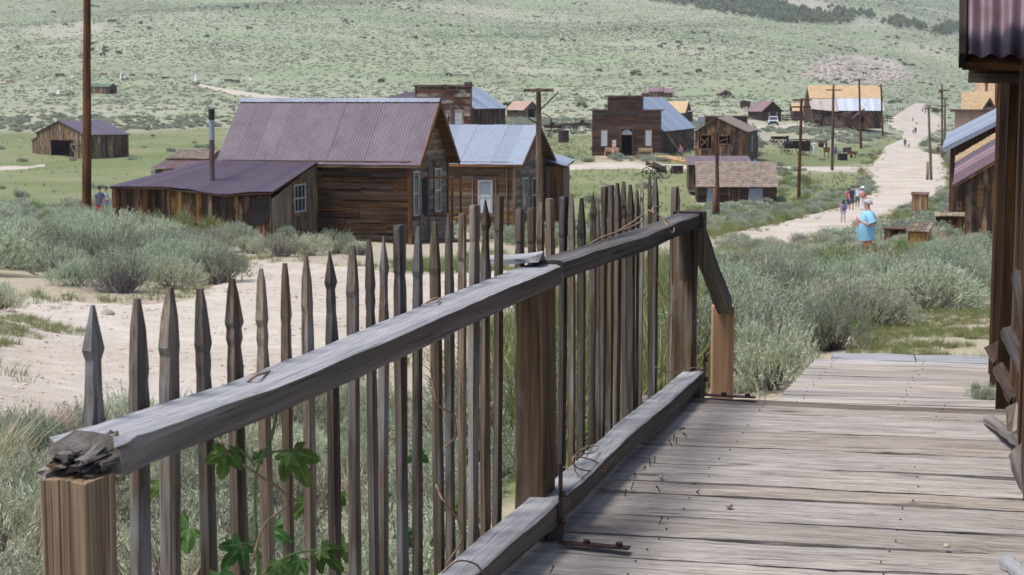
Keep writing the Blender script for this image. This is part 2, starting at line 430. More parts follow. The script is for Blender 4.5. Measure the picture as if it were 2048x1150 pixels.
# ================================================================== the ground
def pip(px, py, poly):
    inside = np.zeros(px.shape, bool)
    n = len(poly)
    for i in range(n):
        x0, y0 = poly[i]; x1, y1 = poly[(i + 1) % n]
        if y0 == y1: continue
        c = ((y0 > py) != (y1 > py)) & (px < (x1 - x0) * (py - y0) / (y1 - y0) + x0)
        inside ^= c
    return inside
MEADOW = [
    [(-200, 268), (120, 262), (250, 268), (460, 252), (470, 300), (420, 330), (330, 335), (300, 372), (240, 400), (60, 415), (-200, 420)],
    [(1085, 272), (1190, 268), (1190, 322), (1130, 322), (1090, 330)],
    [(1090, 330), (1395, 325), (1400, 440), (1330, 450), (1250, 445), (1150, 455), (1080, 470), (1060, 400)],
    [(1330, 300), (1400, 300), (1400, 330), (1330, 330)],
    [(1510, 300), (1545, 285), (1650, 285), (1715, 290), (1765, 275), (1800, 268), (1790, 290), (1765, 305), (1750, 328), (1650, 337), (1560, 340), (1510, 330)],
    [(1560, 345), (1700, 345), (1745, 352), (1700, 378), (1680, 392), (1560, 420), (1550, 380)],
    [(1830, 300), (1880, 285), (1880, 298), (1850, 305)],
    [(1440, 455), (1530, 440), (1500, 465), (1440, 468)],
    [(780, 525), (1010, 500), (1010, 545), (800, 545)],
    [(-50, 640), (60, 640), (170, 670), (60, 690), (-50, 690)],
    [(940, 560), (1030, 560), (1340, 560), (1340, 1000), (1000, 1000)],
]
def meadow_mask(X, Y):
    px, py = project(X, Y, gz(X, Y))
    m = np.zeros(px.shape, bool)
    for p in MEADOW: m |= pip(px, py, p)
    return m
OUTCROP = [(1600, 150), (1650, 118), (1720, 108), (1790, 120), (1830, 150), (1760, 165), (1640, 162)]
BARE = [[(1490, -20), (1600, -10), (1700, 20), (1640, 30)], [(1690, 42), (1760, 40), (1770, 52), (1700, 55)], [(1800, 85), (1900, 95), (1890, 115), (1830, 108)],
        [(1000, 135), (1090, 140), (1200, 150), (1060, 150)], [(40, 60), (180, 40), (240, 62), (120, 75)], [(960, 118), (1040, 118), (1020, 130)]]

def make_ground():
    ns, ny = 300, 440
    s = np.sinh(np.linspace(-1.35, 1.35, ns)) / np.sinh(1.35) * .8
    d = np.exp(np.linspace(math.log(1.2), math.log(3600), ny))
    S, D = np.meshgrid(s, d)
    X = (S * D).ravel(); Y = D.ravel()
    Z = gz(X, Y)
    V = np.stack([X, Y, Z], 1)
    i = np.arange(ns * ny).reshape(ny, ns)
    Q = np.stack([i[:-1, :-1], i[:-1, 1:], i[1:, 1:], i[1:, :-1]], -1).reshape(-1, 4)
    # apron under and behind the camera
    n0 = len(V)
    V = np.concatenate([V, [(-60, -40, -2.1), (60, -40, -2.1), (60, 1.2, -2.1), (-60, 1.2, -2.1)]])
    Q = np.concatenate([Q, [(n0, n0 + 1, n0 + 2, n0 + 3)]])
    me = np_mesh('ground', V, Q)
    me.polygons.foreach_set('use_smooth', np.ones(len(Q), bool))
    px, py = project(X, Y, Z)
    mea = np.zeros(len(V)); roc = np.zeros(len(V)); hil = np.zeros(len(V))
    for p in MEADOW: mea[:n0] = np.maximum(mea[:n0], pip(px, py, p))
    m2 = mea[:n0].reshape(ny, ns)
    for _ in range(2):
        m2 = (m2 + np.roll(m2, 1, 0) + np.roll(m2, -1, 0) + np.roll(m2, 1, 1) + np.roll(m2, -1, 1)) / 5
    mea[:n0] = m2.ravel()
    roc[:n0] = pip(px, py, OUTCROP)
    for p in BARE: roc[:n0] = np.maximum(roc[:n0], .6 * pip(px, py, p))
    r2 = roc[:n0].reshape(ny, ns)
    for _ in range(3):
        r2 = (r2 + np.roll(r2, 1, 0) + np.roll(r2, -1, 0) + np.roll(r2, 1, 1) + np.roll(r2, -1, 1)) / 5
    roc[:n0] = r2.ravel()
    hil[:n0] = np.clip((Y - 150) / 250, 0, 1)
    at = me.color_attributes.new('cover', 'FLOAT_COLOR', 'POINT')
    at.data.foreach_set('color', np.stack([mea, roc, hil, np.ones(len(V))], 1).astype(np.float32).ravel())
    m, t, b = new_mat('ground')
    ca = N(t, 'ShaderNodeVertexColor', layer_name='cover')
    sep = N(t, 'ShaderNodeSeparateColor'); L(t, ca.outputs[0], sep.inputs[0])
    ge = N(t, 'ShaderNodeNewGeometry')
    def noise(scale, detail=6, r=.6):
        n = N(t, 'ShaderNodeTexNoise'); n.inputs['Scale'].default_value = scale; n.inputs['Detail'].default_value = detail; n.inputs['Roughness'].default_value = r
        L(t, ge.outputs['Position'], n.inputs['Vector']); return n.outputs[0]
    n_big, n_mid, n_fine, n_huge = noise(.06, 5), noise(.7, 6), noise(9., 6, .7), noise(.012, 5)
    soil = ramp(t, n_fine, [(.3, (.22, .175, .13)), (.55, (.36, .295, .235)), (.75, (.45, .385, .32))])
    dry = ramp(t, n_mid, [(.35, (.19, .2, .115)), (.6, (.30, .28, .18))])
    near = mixc(t, 'MIX', ramp(t, n_mid, [(.42, .15), (.6, .75)]), soil, dry)
    hillc = ramp(t, n_big, [(.3, (.19, .21, .135)), (.5, (.232, .25, .165)), (.68, (.285, .285, .2))])
    n_h2 = noise(.004, 6, .65)
    hillc = mixc(t, 'MIX', ramp(t, n_huge, [(.46, 0.), (.6, .8)]), hillc, (.205, .24, .135))
    hillc = mixc(t, 'MIX', ramp(t, n_h2, [(.52, 0.), (.64, .75)]), hillc, (.31, .29, .21))
    hillc = mixc(t, 'MULTIPLY', 1., hillc, ramp(t, n_h2, [(.3, .74), (.5, 1.05)]))
    hillc = mixc(t, 'MULTIPLY', 1., hillc, ramp(t, n_mid, [(.3, .78), (.65, 1.12)]))
    c = mixc(t, 'MIX', sep.outputs[2], near, hillc)
    green = ramp(t, n_mid, [(.28, (.085, .112, .042)), (.5, (.122, .15, .06)), (.72, (.175, .185, .092))])
    green = mixc(t, 'MIX', ramp(t, n_big, [(.45, 0.), (.66, .6)]), green, (.225, .215, .115))
    mfac = math_n(t, 'MULTIPLY', sep.outputs[0], ramp(t, n_mid, [(.30, .5), (.45, 1.)]))
    c = mixc(t, 'MIX', mfac, c, green)
    rock = ramp(t, n_mid, [(.3, (.2, .18, .15)), (.5, (.36, .305, .26)), (.7, (.45, .40, .35))])
    c = mixc(t, 'MIX', math_n(t, 'MULTIPLY', sep.outputs[1], ramp(t, n_big, [(.3, .3), (.5, 1.)])), c, rock)
    L(t, c, b.inputs['Base Color']); b.inputs['Roughness'].default_value = .95; b.inputs['Specular IOR Level'].default_value = .1
    bp = N(t, 'ShaderNodeBump'); bp.inputs['Strength'].default_value = .6; bp.inputs['Distance'].default_value = .08
    L(t, math_n(t, 'ADD', n_mid, math_n(t, 'MULTIPLY', n_fine, .35)), bp.inputs['Height']); L(t, bp.outputs[0], b.inputs['Normal'])
    o = link('ground', me, m); o['kind'] = 'structure'
    return o
ground = make_ground()

def dirtmat():
    m, t, b = new_mat('pale sandy dirt')
    ge = N(t, 'ShaderNodeNewGeometry')
    def noise(scale, detail=6, r=.6):
        n = N(t, 'ShaderNodeTexNoise'); n.inputs['Scale'].default_value = scale; n.inputs['Detail'].default_value = detail; n.inputs['Roughness'].default_value = r
        L(t, ge.outputs['Position'], n.inputs['Vector']); return n.outputs[0]
    a, f, g = noise(.25, 5), noise(3.2, 6, .7), noise(28, 4, .7)
    c = ramp(t, a, [(.3, (.335, .288, .228)), (.5, (.405, .355, .29)), (.7, (.455, .41, .35))])
    c = mixc(t, 'MULTIPLY', 1., c, ramp(t, f, [(.3, .78), (.6, 1.06)]))
    vo = N(t, 'ShaderNodeTexVoronoi'); vo.inputs['Scale'].default_value = 16; L(t, ge.outputs['Position'], vo.inputs['Vector'])
    st = ramp(t, vo.outputs['Distance'], [(.12, 1.), (.2, 0.)])
    c = mixc(t, 'MIX', math_n(t, 'MULTIPLY', st, ramp(t, g, [(.45, 0.), (.6, .7)])), c, (.40, .36, .33))
    L(t, c, b.inputs['Base Color']); b.inputs['Roughness'].default_value = .95; b.inputs['Specular IOR Level'].default_value = .1
    bp = N(t, 'ShaderNodeBump'); bp.inputs['Strength'].default_value = .7; bp.inputs['Distance'].default_value = .03
    L(t, math_n(t, 'ADD', f, math_n(t, 'ADD', math_n(t, 'MULTIPLY', g, .4), math_n(t, 'MULTIPLY', st, .5))), bp.inputs['Height']); L(t, bp.outputs[0], b.inputs['Normal'])
    return m
M['dirt'] = dirtmat()
ROAD_POLY = []        # outlines (world XY) kept clear of plants
def ribbon(name, pairs, sub=6, cross=16, jit=.25):
    """a strip laid on the ground between two edge lines given as photograph pixels"""
    prs = []
    for i in range(len(pairs) - 1):
        for k in range(sub):
            t = k / sub
            prs.append([a + (b_ - a) * t for a, b_ in zip(pairs[i], pairs[i + 1])])
    prs.append(list(pairs[-1]))
    E0, E1 = [], []
    for l0, r0, l1, r1 in prs:
        E0.append(gp(l0, r0)); E1.append(gp(l1, r1))
    V = []
    for a, b_ in zip(E0, E1):
        w = (b_ - a).length
        j0, j1 = U(-jit, jit) * min(1, w * .05), U(-jit, jit) * min(1, w * .05)
        dirv = (b_ - a).normalized() if w > 0 else Vector((1, 0, 0))
        a2, b2 = a + dirv * j0, b_ + dirv * j1
        for k in range(cross + 1):
            V.append(a2.lerp(b2, k / cross))
    V = np.array([tuple(v) for v in V])
    edge = np.tile(np.minimum(np.arange(cross + 1), np.arange(cross, -1, -1)), len(prs))
    V[:, 2] = gz(V[:, 0], V[:, 1]) + np.where(edge == 0, -.03, .012 + V[:, 1] * .0006)
    n = len(prs); i = np.arange(n * (cross + 1)).reshape(n, cross + 1)
    Q = np.stack([i[:-1, :-1], i[:-1, 1:], i[1:, 1:], i[1:, :-1]], -1).reshape(-1, 4)
    # keep normals up
    p = V[Q[0]]
    if np.cross(p[1] - p[0], p[2] - p[0])[2] < 0: Q = Q[:, ::-1]
    me = np_mesh(name, V, Q)
    me.polygons.foreach_set('use_smooth', np.ones(len(Q), bool))
    o = link(name, me, M['dirt']); o['kind'] = 'structure'
    ROAD_POLY.append([(p.x, p.y) for p in E0] + [(p.x, p.y) for p in reversed(E1)])
    return o
def rows(lst): return [(l, y, r, y) for y, l, r in lst]
ribbon('dirt_road', rows([(208, 1829, 1852), (222, 1806, 1846), (232, 1790, 1876), (243, 1770, 1892), (256, 1786, 1892), (266, 1808, 1868), (280, 1800, 1848),
                          (295, 1770, 1838), (305, 1760, 1850), (312, 1757, 1888), (325, 1745, 1896), (336, 1725, 1898), (345, 1722, 1900), (356, 1738, 1900), (372, 1742, 1900),
                          (390, 1735, 1885), (408, 1705, 1842), (428, 1625, 1800), (445, 1560, 1775), (462, 1480, 1740), (476, 1420, 1690), (490, 1330, 1640)]), 4, 18)
ribbon('dirt_path', [(-80, 640, -80, 960), (0, 625, 0, 905), (60, 592, 60, 880), (150, 600, 150, 858), (260, 608, 260, 845), (380, 596, 380, 830), (460, 550, 460, 815), (490, 517, 490, 805),
                     (560, 520, 560, 795), (680, 530, 680, 780), (800, 542, 800, 735), (900, 546, 900, 705), (1000, 545, 1000, 650), (1100, 530, 1100, 615), (1200, 507, 1200, 580),
                     (1300, 488, 1300, 550), (1400, 474, 1400, 512), (1480, 462, 1500, 486)], 5, 16)
ribbon('footpath', [(1085, 332, 1085, 342), (1200, 325, 1200, 338), (1260, 324, 1260, 338), (1300, 328, 1300, 340), (1380, 330, 1380, 338), (1500, 333, 1500, 338), (1600, 334, 1600, 341), (1720, 333, 1720, 345)], 3, 5)
ribbon('cemetery_track', [(395, 168, 395, 172), (430, 175, 430, 180), (470, 180, 470, 190), (520, 188, 520, 196), (600, 198, 600, 204)], 4, 4)
ribbon('side_track', [(0, 333, 0, 341), (50, 333, 50, 339), (90, 330, 90, 333)], 3, 4)
ribbon('parking_lane', [(1500, 251, 1500, 257), (1560, 250, 1560, 257), (1620, 247, 1620, 254)], 3, 4)
FOOT = []             # building footprints (world XY polygons)
# ================================================================== building kit
class Bld:
    """a building: local x to the right, y away from the camera, z up; phi turns it"""
    def __init__(s, name, label, cat, px, py, d, phi, group=None):
        s.A = W(px, py, d); s.phi = R(phi)
        s.c, s.s = math.cos(s.phi), math.sin(s.phi)
        s.e = thing(name, label, cat, s.A, -s.phi, group)
    def xat(s, px, y=0.):
        k = (px - CX) / FPX
        return (k * ((s.A.y + y * s.c) * CT - s.A.z * ST) - s.A.x - y * s.s) / (s.c + k * s.s * CT)
    def yat(s, px, x=0.):
        k = (px - CX) / FPX
        return (k * ((s.A.y - x * s.s) * CT - s.A.z * ST) - s.A.x - x * s.c) / (s.s - k * s.c * CT)
    def zat(s, x, y, row):
        Y = s.A.y - x * s.s + y * s.c
        m = (CY - row) / FPX
        return Y * (m * CT - ST) / (CT + m * ST) - s.A.z
    def foot(s, x0, x1, y0, y1, pad=.3):
        pts = []
        for x, y in ((x0 - pad, y0 - pad), (x1 + pad, y0 - pad), (x1 + pad, y1 + pad), (x0 - pad, y1 + pad)):
            pts.append((s.A.x + x * s.c + y * s.s, s.A.y - x * s.s + y * s.c))
        FOOT.append(pts)
V3 = Vector
def board(parent, o, ax, ay, poly, th, mat, name='board', warp=0.):
    """one timber piece: outline in (along, across), thickness th"""
    n = len(poly)
    cx = sum(p[0] for p in poly) / n; cy = sum(p[1] for p in poly) / n
    vs = [(x - cx, y - cy, U(-warp, warp)) for x, y in poly]
    vs += [(x, y, z + th) for x, y, z in vs]
    fs = [tuple(range(n - 1, -1, -1)), tuple(range(n, 2 * n))] + [(i, (i + 1) % n, n + (i + 1) % n, n + i) for i in range(n)]
    me = bpy.data.meshes.new(name); me.from_pydata(vs, [], fs)
    ax = V3(ax); ay = V3(ay)
    return link(name, me, mat, parent, frame_mtx(V3(o) + ax * cx + ay * cy, ax, ay))
def top_at(top, x):
    if isinstance(top, (int, float)): return top
    for (x0, z0), (x1, z1) in zip(top[:-1], top[1:]):
        if x0 - 1e-6 <= x <= x1 + 1e-6: return z0 + (z1 - z0) * (x - x0) / max(x1 - x0, 1e-6)
    return top[-1][1] if x > top[-1][0] else top[0][1]
def top_span(top, Lw, z):
    """x range of the wall that is at least z high"""
    xs = [i * Lw / 60 for i in range(61)]
    ok = [x for x in xs if top_at(top, x) >= z]
    return (min(ok), max(ok)) if ok else None
def wall(parent, o, ax, nrm, Lw, z0, top, bw, mat, style='h', holes=(), th=.03, joined=False, jl=(1.5, 3.2), gap=.006, jit=.012, name='board', ragged=0.):
    """a boarded wall face: origin o, along ax, outward normal nrm, boards of width bw"""
    ax = V3(ax); up = V3((0, 0, 1)); nrm = V3(nrm)
    # make x cross y = outward normal
    mb = MB()
    flip = ax.cross(up).dot(nrm) < 0
    def put(poly, off, vertical):
        if joined:
            base = V3(o) + nrm * off
            mb.prism([base + ax * x + up * z for x, z in poly] if not flip else [base + ax * x + up * z for x, z in reversed(poly)], nrm * th)
        else:
            base = V3(o) + nrm * off
            if vertical:
                if flip: board(parent, base, up, ax, [(z, x) for x, z in poly], th, mat, name)
                else: board(parent, base, up, -ax, [(z, -x) for x, z in poly], th, mat, name)
            else:
                if flip: board(parent, base, -ax, up, [(-x, z) for x, z in poly], th, mat, name)
                else: board(parent, base, ax, up, poly, th, mat, name)
    if style == 'v':
        x = 0.
        while x < Lw - 1e-3:
            w = min(bw * U(.7, 1.35), Lw - x)
            if Lw - x - w < bw * .4: w = Lw - x
            xa, xb = x + gap / 2, x + w - gap / 2
            ta, tb = top_at(top, xa), top_at(top, xb)
            if not isinstance(top, (int, float)):
                for (px_, pz_) in top[1:-1]:
                    if xa < px_ < xb: ta = min(ta, tb); tb = ta
            zb = z0 + U(0, ragged)
            segs = [(zb, None)]
            for (hx0, hx1, hz0, hz1) in holes:
                if xa < hx1 - .02 and xb > hx0 + .02:
                    segs = []
                    if hz0 > zb + .03: segs.append((zb, hz0))
                    if hz1 < min(ta, tb) - .03: segs.append((hz1, None))
            off = U(0, jit)
            for a, b_ in segs:
                if b_ is None: put([(xa, a), (xb, a), (xb, tb), (xa, ta)], off, True)
                else: put([(xa, a), (xb, a), (xb, b_), (xa, b_)], off, True)
            x += w
    else:
        z = z0
        zmax = top if isinstance(top, (int, float)) else max(p[1] for p in top)
        while z < zmax - .02:
            h = min(bw * U(.88, 1.12), zmax - z)
            if joined is False and zmax - z - h < bw * .35: h = zmax - z
            za, zb = z + gap / 2, z + h - gap / 2
            sp0 = top_span(top, Lw, za + 1e-4) if not isinstance(top, (int, float)) else (0, Lw)
            sp1 = (top_span(top, Lw, zb) or sp0) if not isinstance(top, (int, float)) else (0, Lw)
            if sp0 is None: break
            xs = [sp0[0]]
            while xs[-1] < sp0[1] - .05:
                nx = xs[-1] + U(*jl)
                if sp0[1] - nx < jl[0] * .5: nx = sp0[1]
                xs.append(min(nx, sp0[1]))
            for xa, xb in zip(xs[:-1], xs[1:]):
                pieces = [(xa, xb)]
                for (hx0, hx1, hz0, hz1) in holes:
                    if za < hz1 - .02 and zb > hz0 + .02:
                        new = []
                        for a, b_ in pieces:
                            if b_ <= hx0 or a >= hx1: new.append((a, b_)); continue
                            if a < hx0 - .03: new.append((a, hx0))
                            if b_ > hx1 + .03: new.append((hx1, b_))
                        pieces = new
                off = U(0, jit)
                for a, b_ in pieces:
                    a2 = max(a, sp1[0]) if a == sp0[0] else a
                    b2 = min(b_, sp1[1]) if b_ == sp0[1] else b_
                    r0, r1 = U(-ragged, ragged), U(-ragged, ragged)
                    put([(a + gap / 2, za + r0), (b_ - gap / 2, za + r1), (b2 - gap / 2, zb + U(-ragged, ragged) * .5), (a2 + gap / 2, zb)], off, False)
            z += h
    if joined:
        ob = mb.build(name if name != 'board' else 'boarding', mat, parent); ob['kind'] = 'stuff'
def corrugated(parent, p00, p10, p11, p01, nsh, mat, pitch=.076, amp=.011, spc=4, rows_=3, name='roof_sheet', overlap=.02, sag=0., jit=.015):
    """corrugated sheets between eave line p00-p10 and ridge line p01-p11; ridges run up the slope"""
    p00, p10, p11, p01 = map(V3, (p00, p10, p11, p01))
    up = (p10 - p00).cross(p01 - p00).normalized()
    if up.z < 0: up = -up
    out = []
    for k in range(nsh):
        a, b_ = k / nsh, (k + 1) / nsh + overlap / nsh
        b_ = min(b_, 1.)
        w = (p10 - p00).length * (b_ - a)
        nc = max(4, int(w / pitch * spc))
        V = []; ja = U(-jit, jit); jt = U(-jit, jit); lift = (k % 2) * .006 + U(0, .006)
        for r in range(rows_):
            t = r / (rows_ - 1)
            for c in range(nc + 1):
                s = a + (b_ - a) * c / nc
                q0 = p00.lerp(p10, s) ; q1 = p01.lerp(p11, s)
                q = q0.lerp(q1, t + (jt if r == rows_ - 1 else 0) * .3)
                if r == 0: q = q + (q0 - q1).normalized() * ja
                h = math.sin(s * (p10 - p00).length / pitch * 2 * math.pi) * amp + lift
                if sag: h -= sag * math.sin(math.pi * s) * (1 - t)
                V.append(q + up * h)
        c0 = sum(V, V3((0, 0, 0))) / len(V)
        i = np.arange(len(V)).reshape(rows_, nc + 1)
        Q = np.stack([i[:-1, :-1], i[:-1, 1:], i[1:, 1:], i[1:, :-1]], -1).reshape(-1, 4)
        me = np_mesh(name, np.array([tuple(v - c0) for v in V]), Q)
        me.polygons.foreach_set('use_smooth', np.ones(len(Q), bool))
        o = link(name, me, mat, parent); o.location = c0
        out.append(o)
    return out
def shingles(parent, p00, p10, p11, p01, nr, nc, mat, th=.03, name='shingles'):
    """courses of split shingles as one joined covering"""
    p00, p10, p11, p01 = map(V3, (p00, p10, p11, p01))
    up = (p10 - p00).cross(p01 - p00).normalized()
    if up.z < 0: up = -up
    mb = MB()
    for r in range(nr):
        t0 = r / nr; t1 = min((r + 1.25) / nr, 1.)
        x = 0.
        while x < 1.:
            w = min(U(.6, 1.5) / nc, 1 - x)
            if 1 - x - w < .3 / nc: w = 1 - x
            j = U(-.25, .1) / nr
            def P(s, t, h): return p00.lerp(p10, s).lerp(p01.lerp(p11, s), t) + up * h
            h0 = th * U(.8, 1.5)
            a, b_ = x + .04 / nc, x + w - .04 / nc
            top = [P(a, max(t0 + j, -.02), h0), P(b_, max(t0 + j, -.02), h0 * U(.9, 1.1)), P(b_, t1, .008), P(a, t1, .008)]
            bot = [P(a, max(t0 + j, -.02), -.005), P(b_, max(t0 + j, -.02), -.005)]
            mb.add(top + bot, [(0, 1, 2, 3), (4, 5, 1, 0), (4, 0, 3), (1, 5, 2)])
            x += w
    o = mb.build(name, mat, parent); o['kind'] = 'stuff'
    return o
def slab(parent, poly, off, mat, name):
    mb = MB(); mb.prism(poly, off)
    return mb.build(name, mat, parent)
def bar(parent, a, b_, w, h, mat, name, upv=(0, 0, 1)):
    """straight timber from a to b_, local x along its length"""
    a, b_ = V3(a), V3(b_); d = b_ - a; Ln = d.length
    mb = MB(); mb.box((0, 0, 0), (Ln, w, h))
    ax = d.normalized(); u = V3(upv)
    if abs(ax.dot(u)) > .95: u = V3((0, 1, 0))
    ay = u.cross(ax)
    return mb.build(name, mat, parent, frame_mtx((a + b_) / 2, ax, ay))
def window(parent, o, ax, nrm, x0, x1, z0, z1, nx=1, nz=2, fm='window_white', gm='glass', fw=.06, trim=None, tw=.1, name='window', curtain=False):
    """a sash window standing proud of a wall: frame > pane, muntin, sill"""
    ax, nrm = V3(ax), V3(nrm); up = V3((0, 0, 1))
    def pt(x, z, n): return V3(o) + ax * x + up * z + nrm * n
    mb = MB()
    def bx(xa, xb, za, zb, n0, n1): mb.prism([pt(xa, za, n0), pt(xb, za, n0), pt(xb, zb, n0), pt(xa, zb, n0)], nrm * (n1 - n0))
    bx(x0, x0 + fw, z0, z1, .03, .085); bx(x1 - fw, x1, z0, z1, .03, .085)
    bx(x0 + fw, x1 - fw, z0, z0 + fw, .03, .083); bx(x0 + fw, x1 - fw, z1 - fw, z1, .03, .083)
    w = mb.build(name, M[fm], parent)
    p = MB(); p.prism([pt(x0 + fw * .5, z0 + fw * .5, .046), pt(x1 - fw * .5, z0 + fw * .5, .046), pt(x1 - fw * .5, z1 - fw * .5, .046), pt(x0 + fw * .5, z1 - fw * .5, .046)], nrm * .008)
    p.build('pane', M[gm], w)
    if curtain:
        p = MB(); zc = z0 + (z1 - z0) * .55
        p.prism([pt(x0 + fw * 1.2, z0 + fw, .057), pt(x1 - fw * 1.2, z0 + fw, .057), pt(x1 - fw * 1.2, zc, .057), pt(x0 + fw * 1.2, zc, .057)], nrm * .004)
        p.build('curtain', M['curtain'], w)
    m = fw * .45
    for i in range(1, nx):
        mb = MB(); xc = x0 + (x1 - x0) * i / nx
        bx2 = [pt(xc - m / 2, z0 + fw, .062), pt(xc + m / 2, z0 + fw, .062), pt(xc + m / 2, z1 - fw, .062), pt(xc - m / 2, z1 - fw, .062)]
        mb.prism(bx2, nrm * .015); mb.build('muntin', M[fm], w)
    for i in range(1, nz):
        mb = MB(); zc = z0 + (z1 - z0) * i / nz
        bx2 = [pt(x0 + fw, zc - m, .064), pt(x1 - fw, zc - m, .064), pt(x1 - fw, zc + m, .064), pt(x0 + fw, zc + m, .064)]
        mb.prism(bx2, nrm * .018); mb.build('rail', M[fm], w)
    if trim:
        mb = MB()
        bx(x0 - tw, x0 - .003, z0 - tw, z1 + tw, .028, .07); bx(x1 + .003, x1 + tw, z0 - tw, z1 + tw, .028, .07)
        bx(x0, x1, z1 + .003, z1 + tw * 1.2, .028, .072)
        mb.build('casing', M[trim], w)
        mb = MB(); bx(x0 - tw * 1.3, x1 + tw * 1.3, z0 - tw * 1.1, z0 - .003, .03, .13); mb.build('sill', M[trim], w)
    return w
def gable(b, x0, x1, y0, y1, ze, zr, ridge='x', walls=None, wm='far_v', style='v', bw=.25, joined=True, roof='corr', rm='roof_purple', ov=.25, ovg=.3, nsh=8,
          pitch=.2, amp=.02, holes=None, z0=-.4, rm2=None, nr=10, nc=24, rfrac=.5, wms=None, skip=''):
    """gable-roofed building with boarded walls; ridge along x or y"""
    holes = holes or {}; walls = walls or 'frlb'; wms = wms or {}
    Lx, Ly = x1 - x0, y1 - y0
    if ridge == 'x':
        gt = [(0, ze), (Ly * rfrac, zr), (Ly, ze)]; tf = ze; tr = gt
    else:
        gt = [(0, ze), (Lx * rfrac, zr), (Lx, ze)]; tf = gt; tr = ze
    kw = dict(joined=joined)
    spec = {'f': ((x0, y0, 0), (1, 0, 0), (0, -1, 0), Lx, tf), 'b': ((x0, y1, 0), (1, 0, 0), (0, 1, 0), Lx, tf),
            'r': ((x1, y0, 0), (0, 1, 0), (1, 0, 0), Ly, tr), 'l': ((x0, y0, 0), (0, 1, 0), (-1, 0, 0), Ly, tr)}
    for k in 'frlb':
        if k in skip: continue
        o, ax, nr_, Lw, tp = spec[k]
        m_, st_, jn = wms.get(k, (wm, style, joined))
        if k in walls: wall(b.e, o, ax, nr_, Lw, z0, tp, bw, M[m_], st_, holes.get(k, ()), joined=jn)
        else:
            poly = [V3(o) + V3(ax) * 0 + V3((0, 0, z0)), V3(o) + V3(ax) * Lw + V3((0, 0, z0))]
            tps = [(0, tp), (Lw, tp)] if isinstance(tp, (int, float)) else tp
            poly += [V3(o) + V3(ax) * x + V3((0, 0, z)) for x, z in reversed(tps)]
            slab(b.e, poly, V3(nr_) * -.04, M[m_], 'wall')
    # roof
    if ridge == 'x':
        ym = y0 + Ly * rfrac; sl = (zr - ze) / (ym - y0); sl2 = (zr - ze) / (y1 - ym)
        quads = [((x0 - ovg, y0 - ov, ze - ov * sl), (x1 + ovg, y0 - ov, ze - ov * sl), (x1 + ovg, ym, zr), (x0 - ovg, ym, zr)),
                 ((x1 + ovg, y1 + ov, ze - ov * sl2), (x0 - ovg, y1 + ov, ze - ov * sl2), (x0 - ovg, ym, zr), (x1 + ovg, ym, zr))]
    else:
        xm = x0 + Lx * rfrac; sl = (zr - ze) / (xm - x0); sl2 = (zr - ze) / (x1 - xm)
        quads = [((x0 - ov, y1 + ovg, ze - ov * sl), (x0 - ov, y0 - ovg, ze - ov * sl), (xm, y0 - ovg, zr), (xm, y1 + ovg, zr)),
                 ((x1 + ov, y0 - ovg, ze - ov * sl2), (x1 + ov, y1 + ovg, ze - ov * sl2), (xm, y1 + ovg, zr), (xm, y0 - ovg, zr))]
    for qi, q in enumerate(quads):
        q = [V3(p) + V3((0, 0, .06)) for p in q]
        mm = M[rm2] if (rm2 and qi == 1) else M[rm]
        slab(b.e, [p - V3((0, 0, .02)) for p in q], V3((0, 0, -.05)), M['trim'], 'roof_deck')
        if roof == 'corr': corrugated(b.e, *q, nsh, mm, pitch=pitch, amp=amp)
        else: shingles(b.e, *q, nr, nc, mm)
    b.foot(x0, x1, y0, y1)
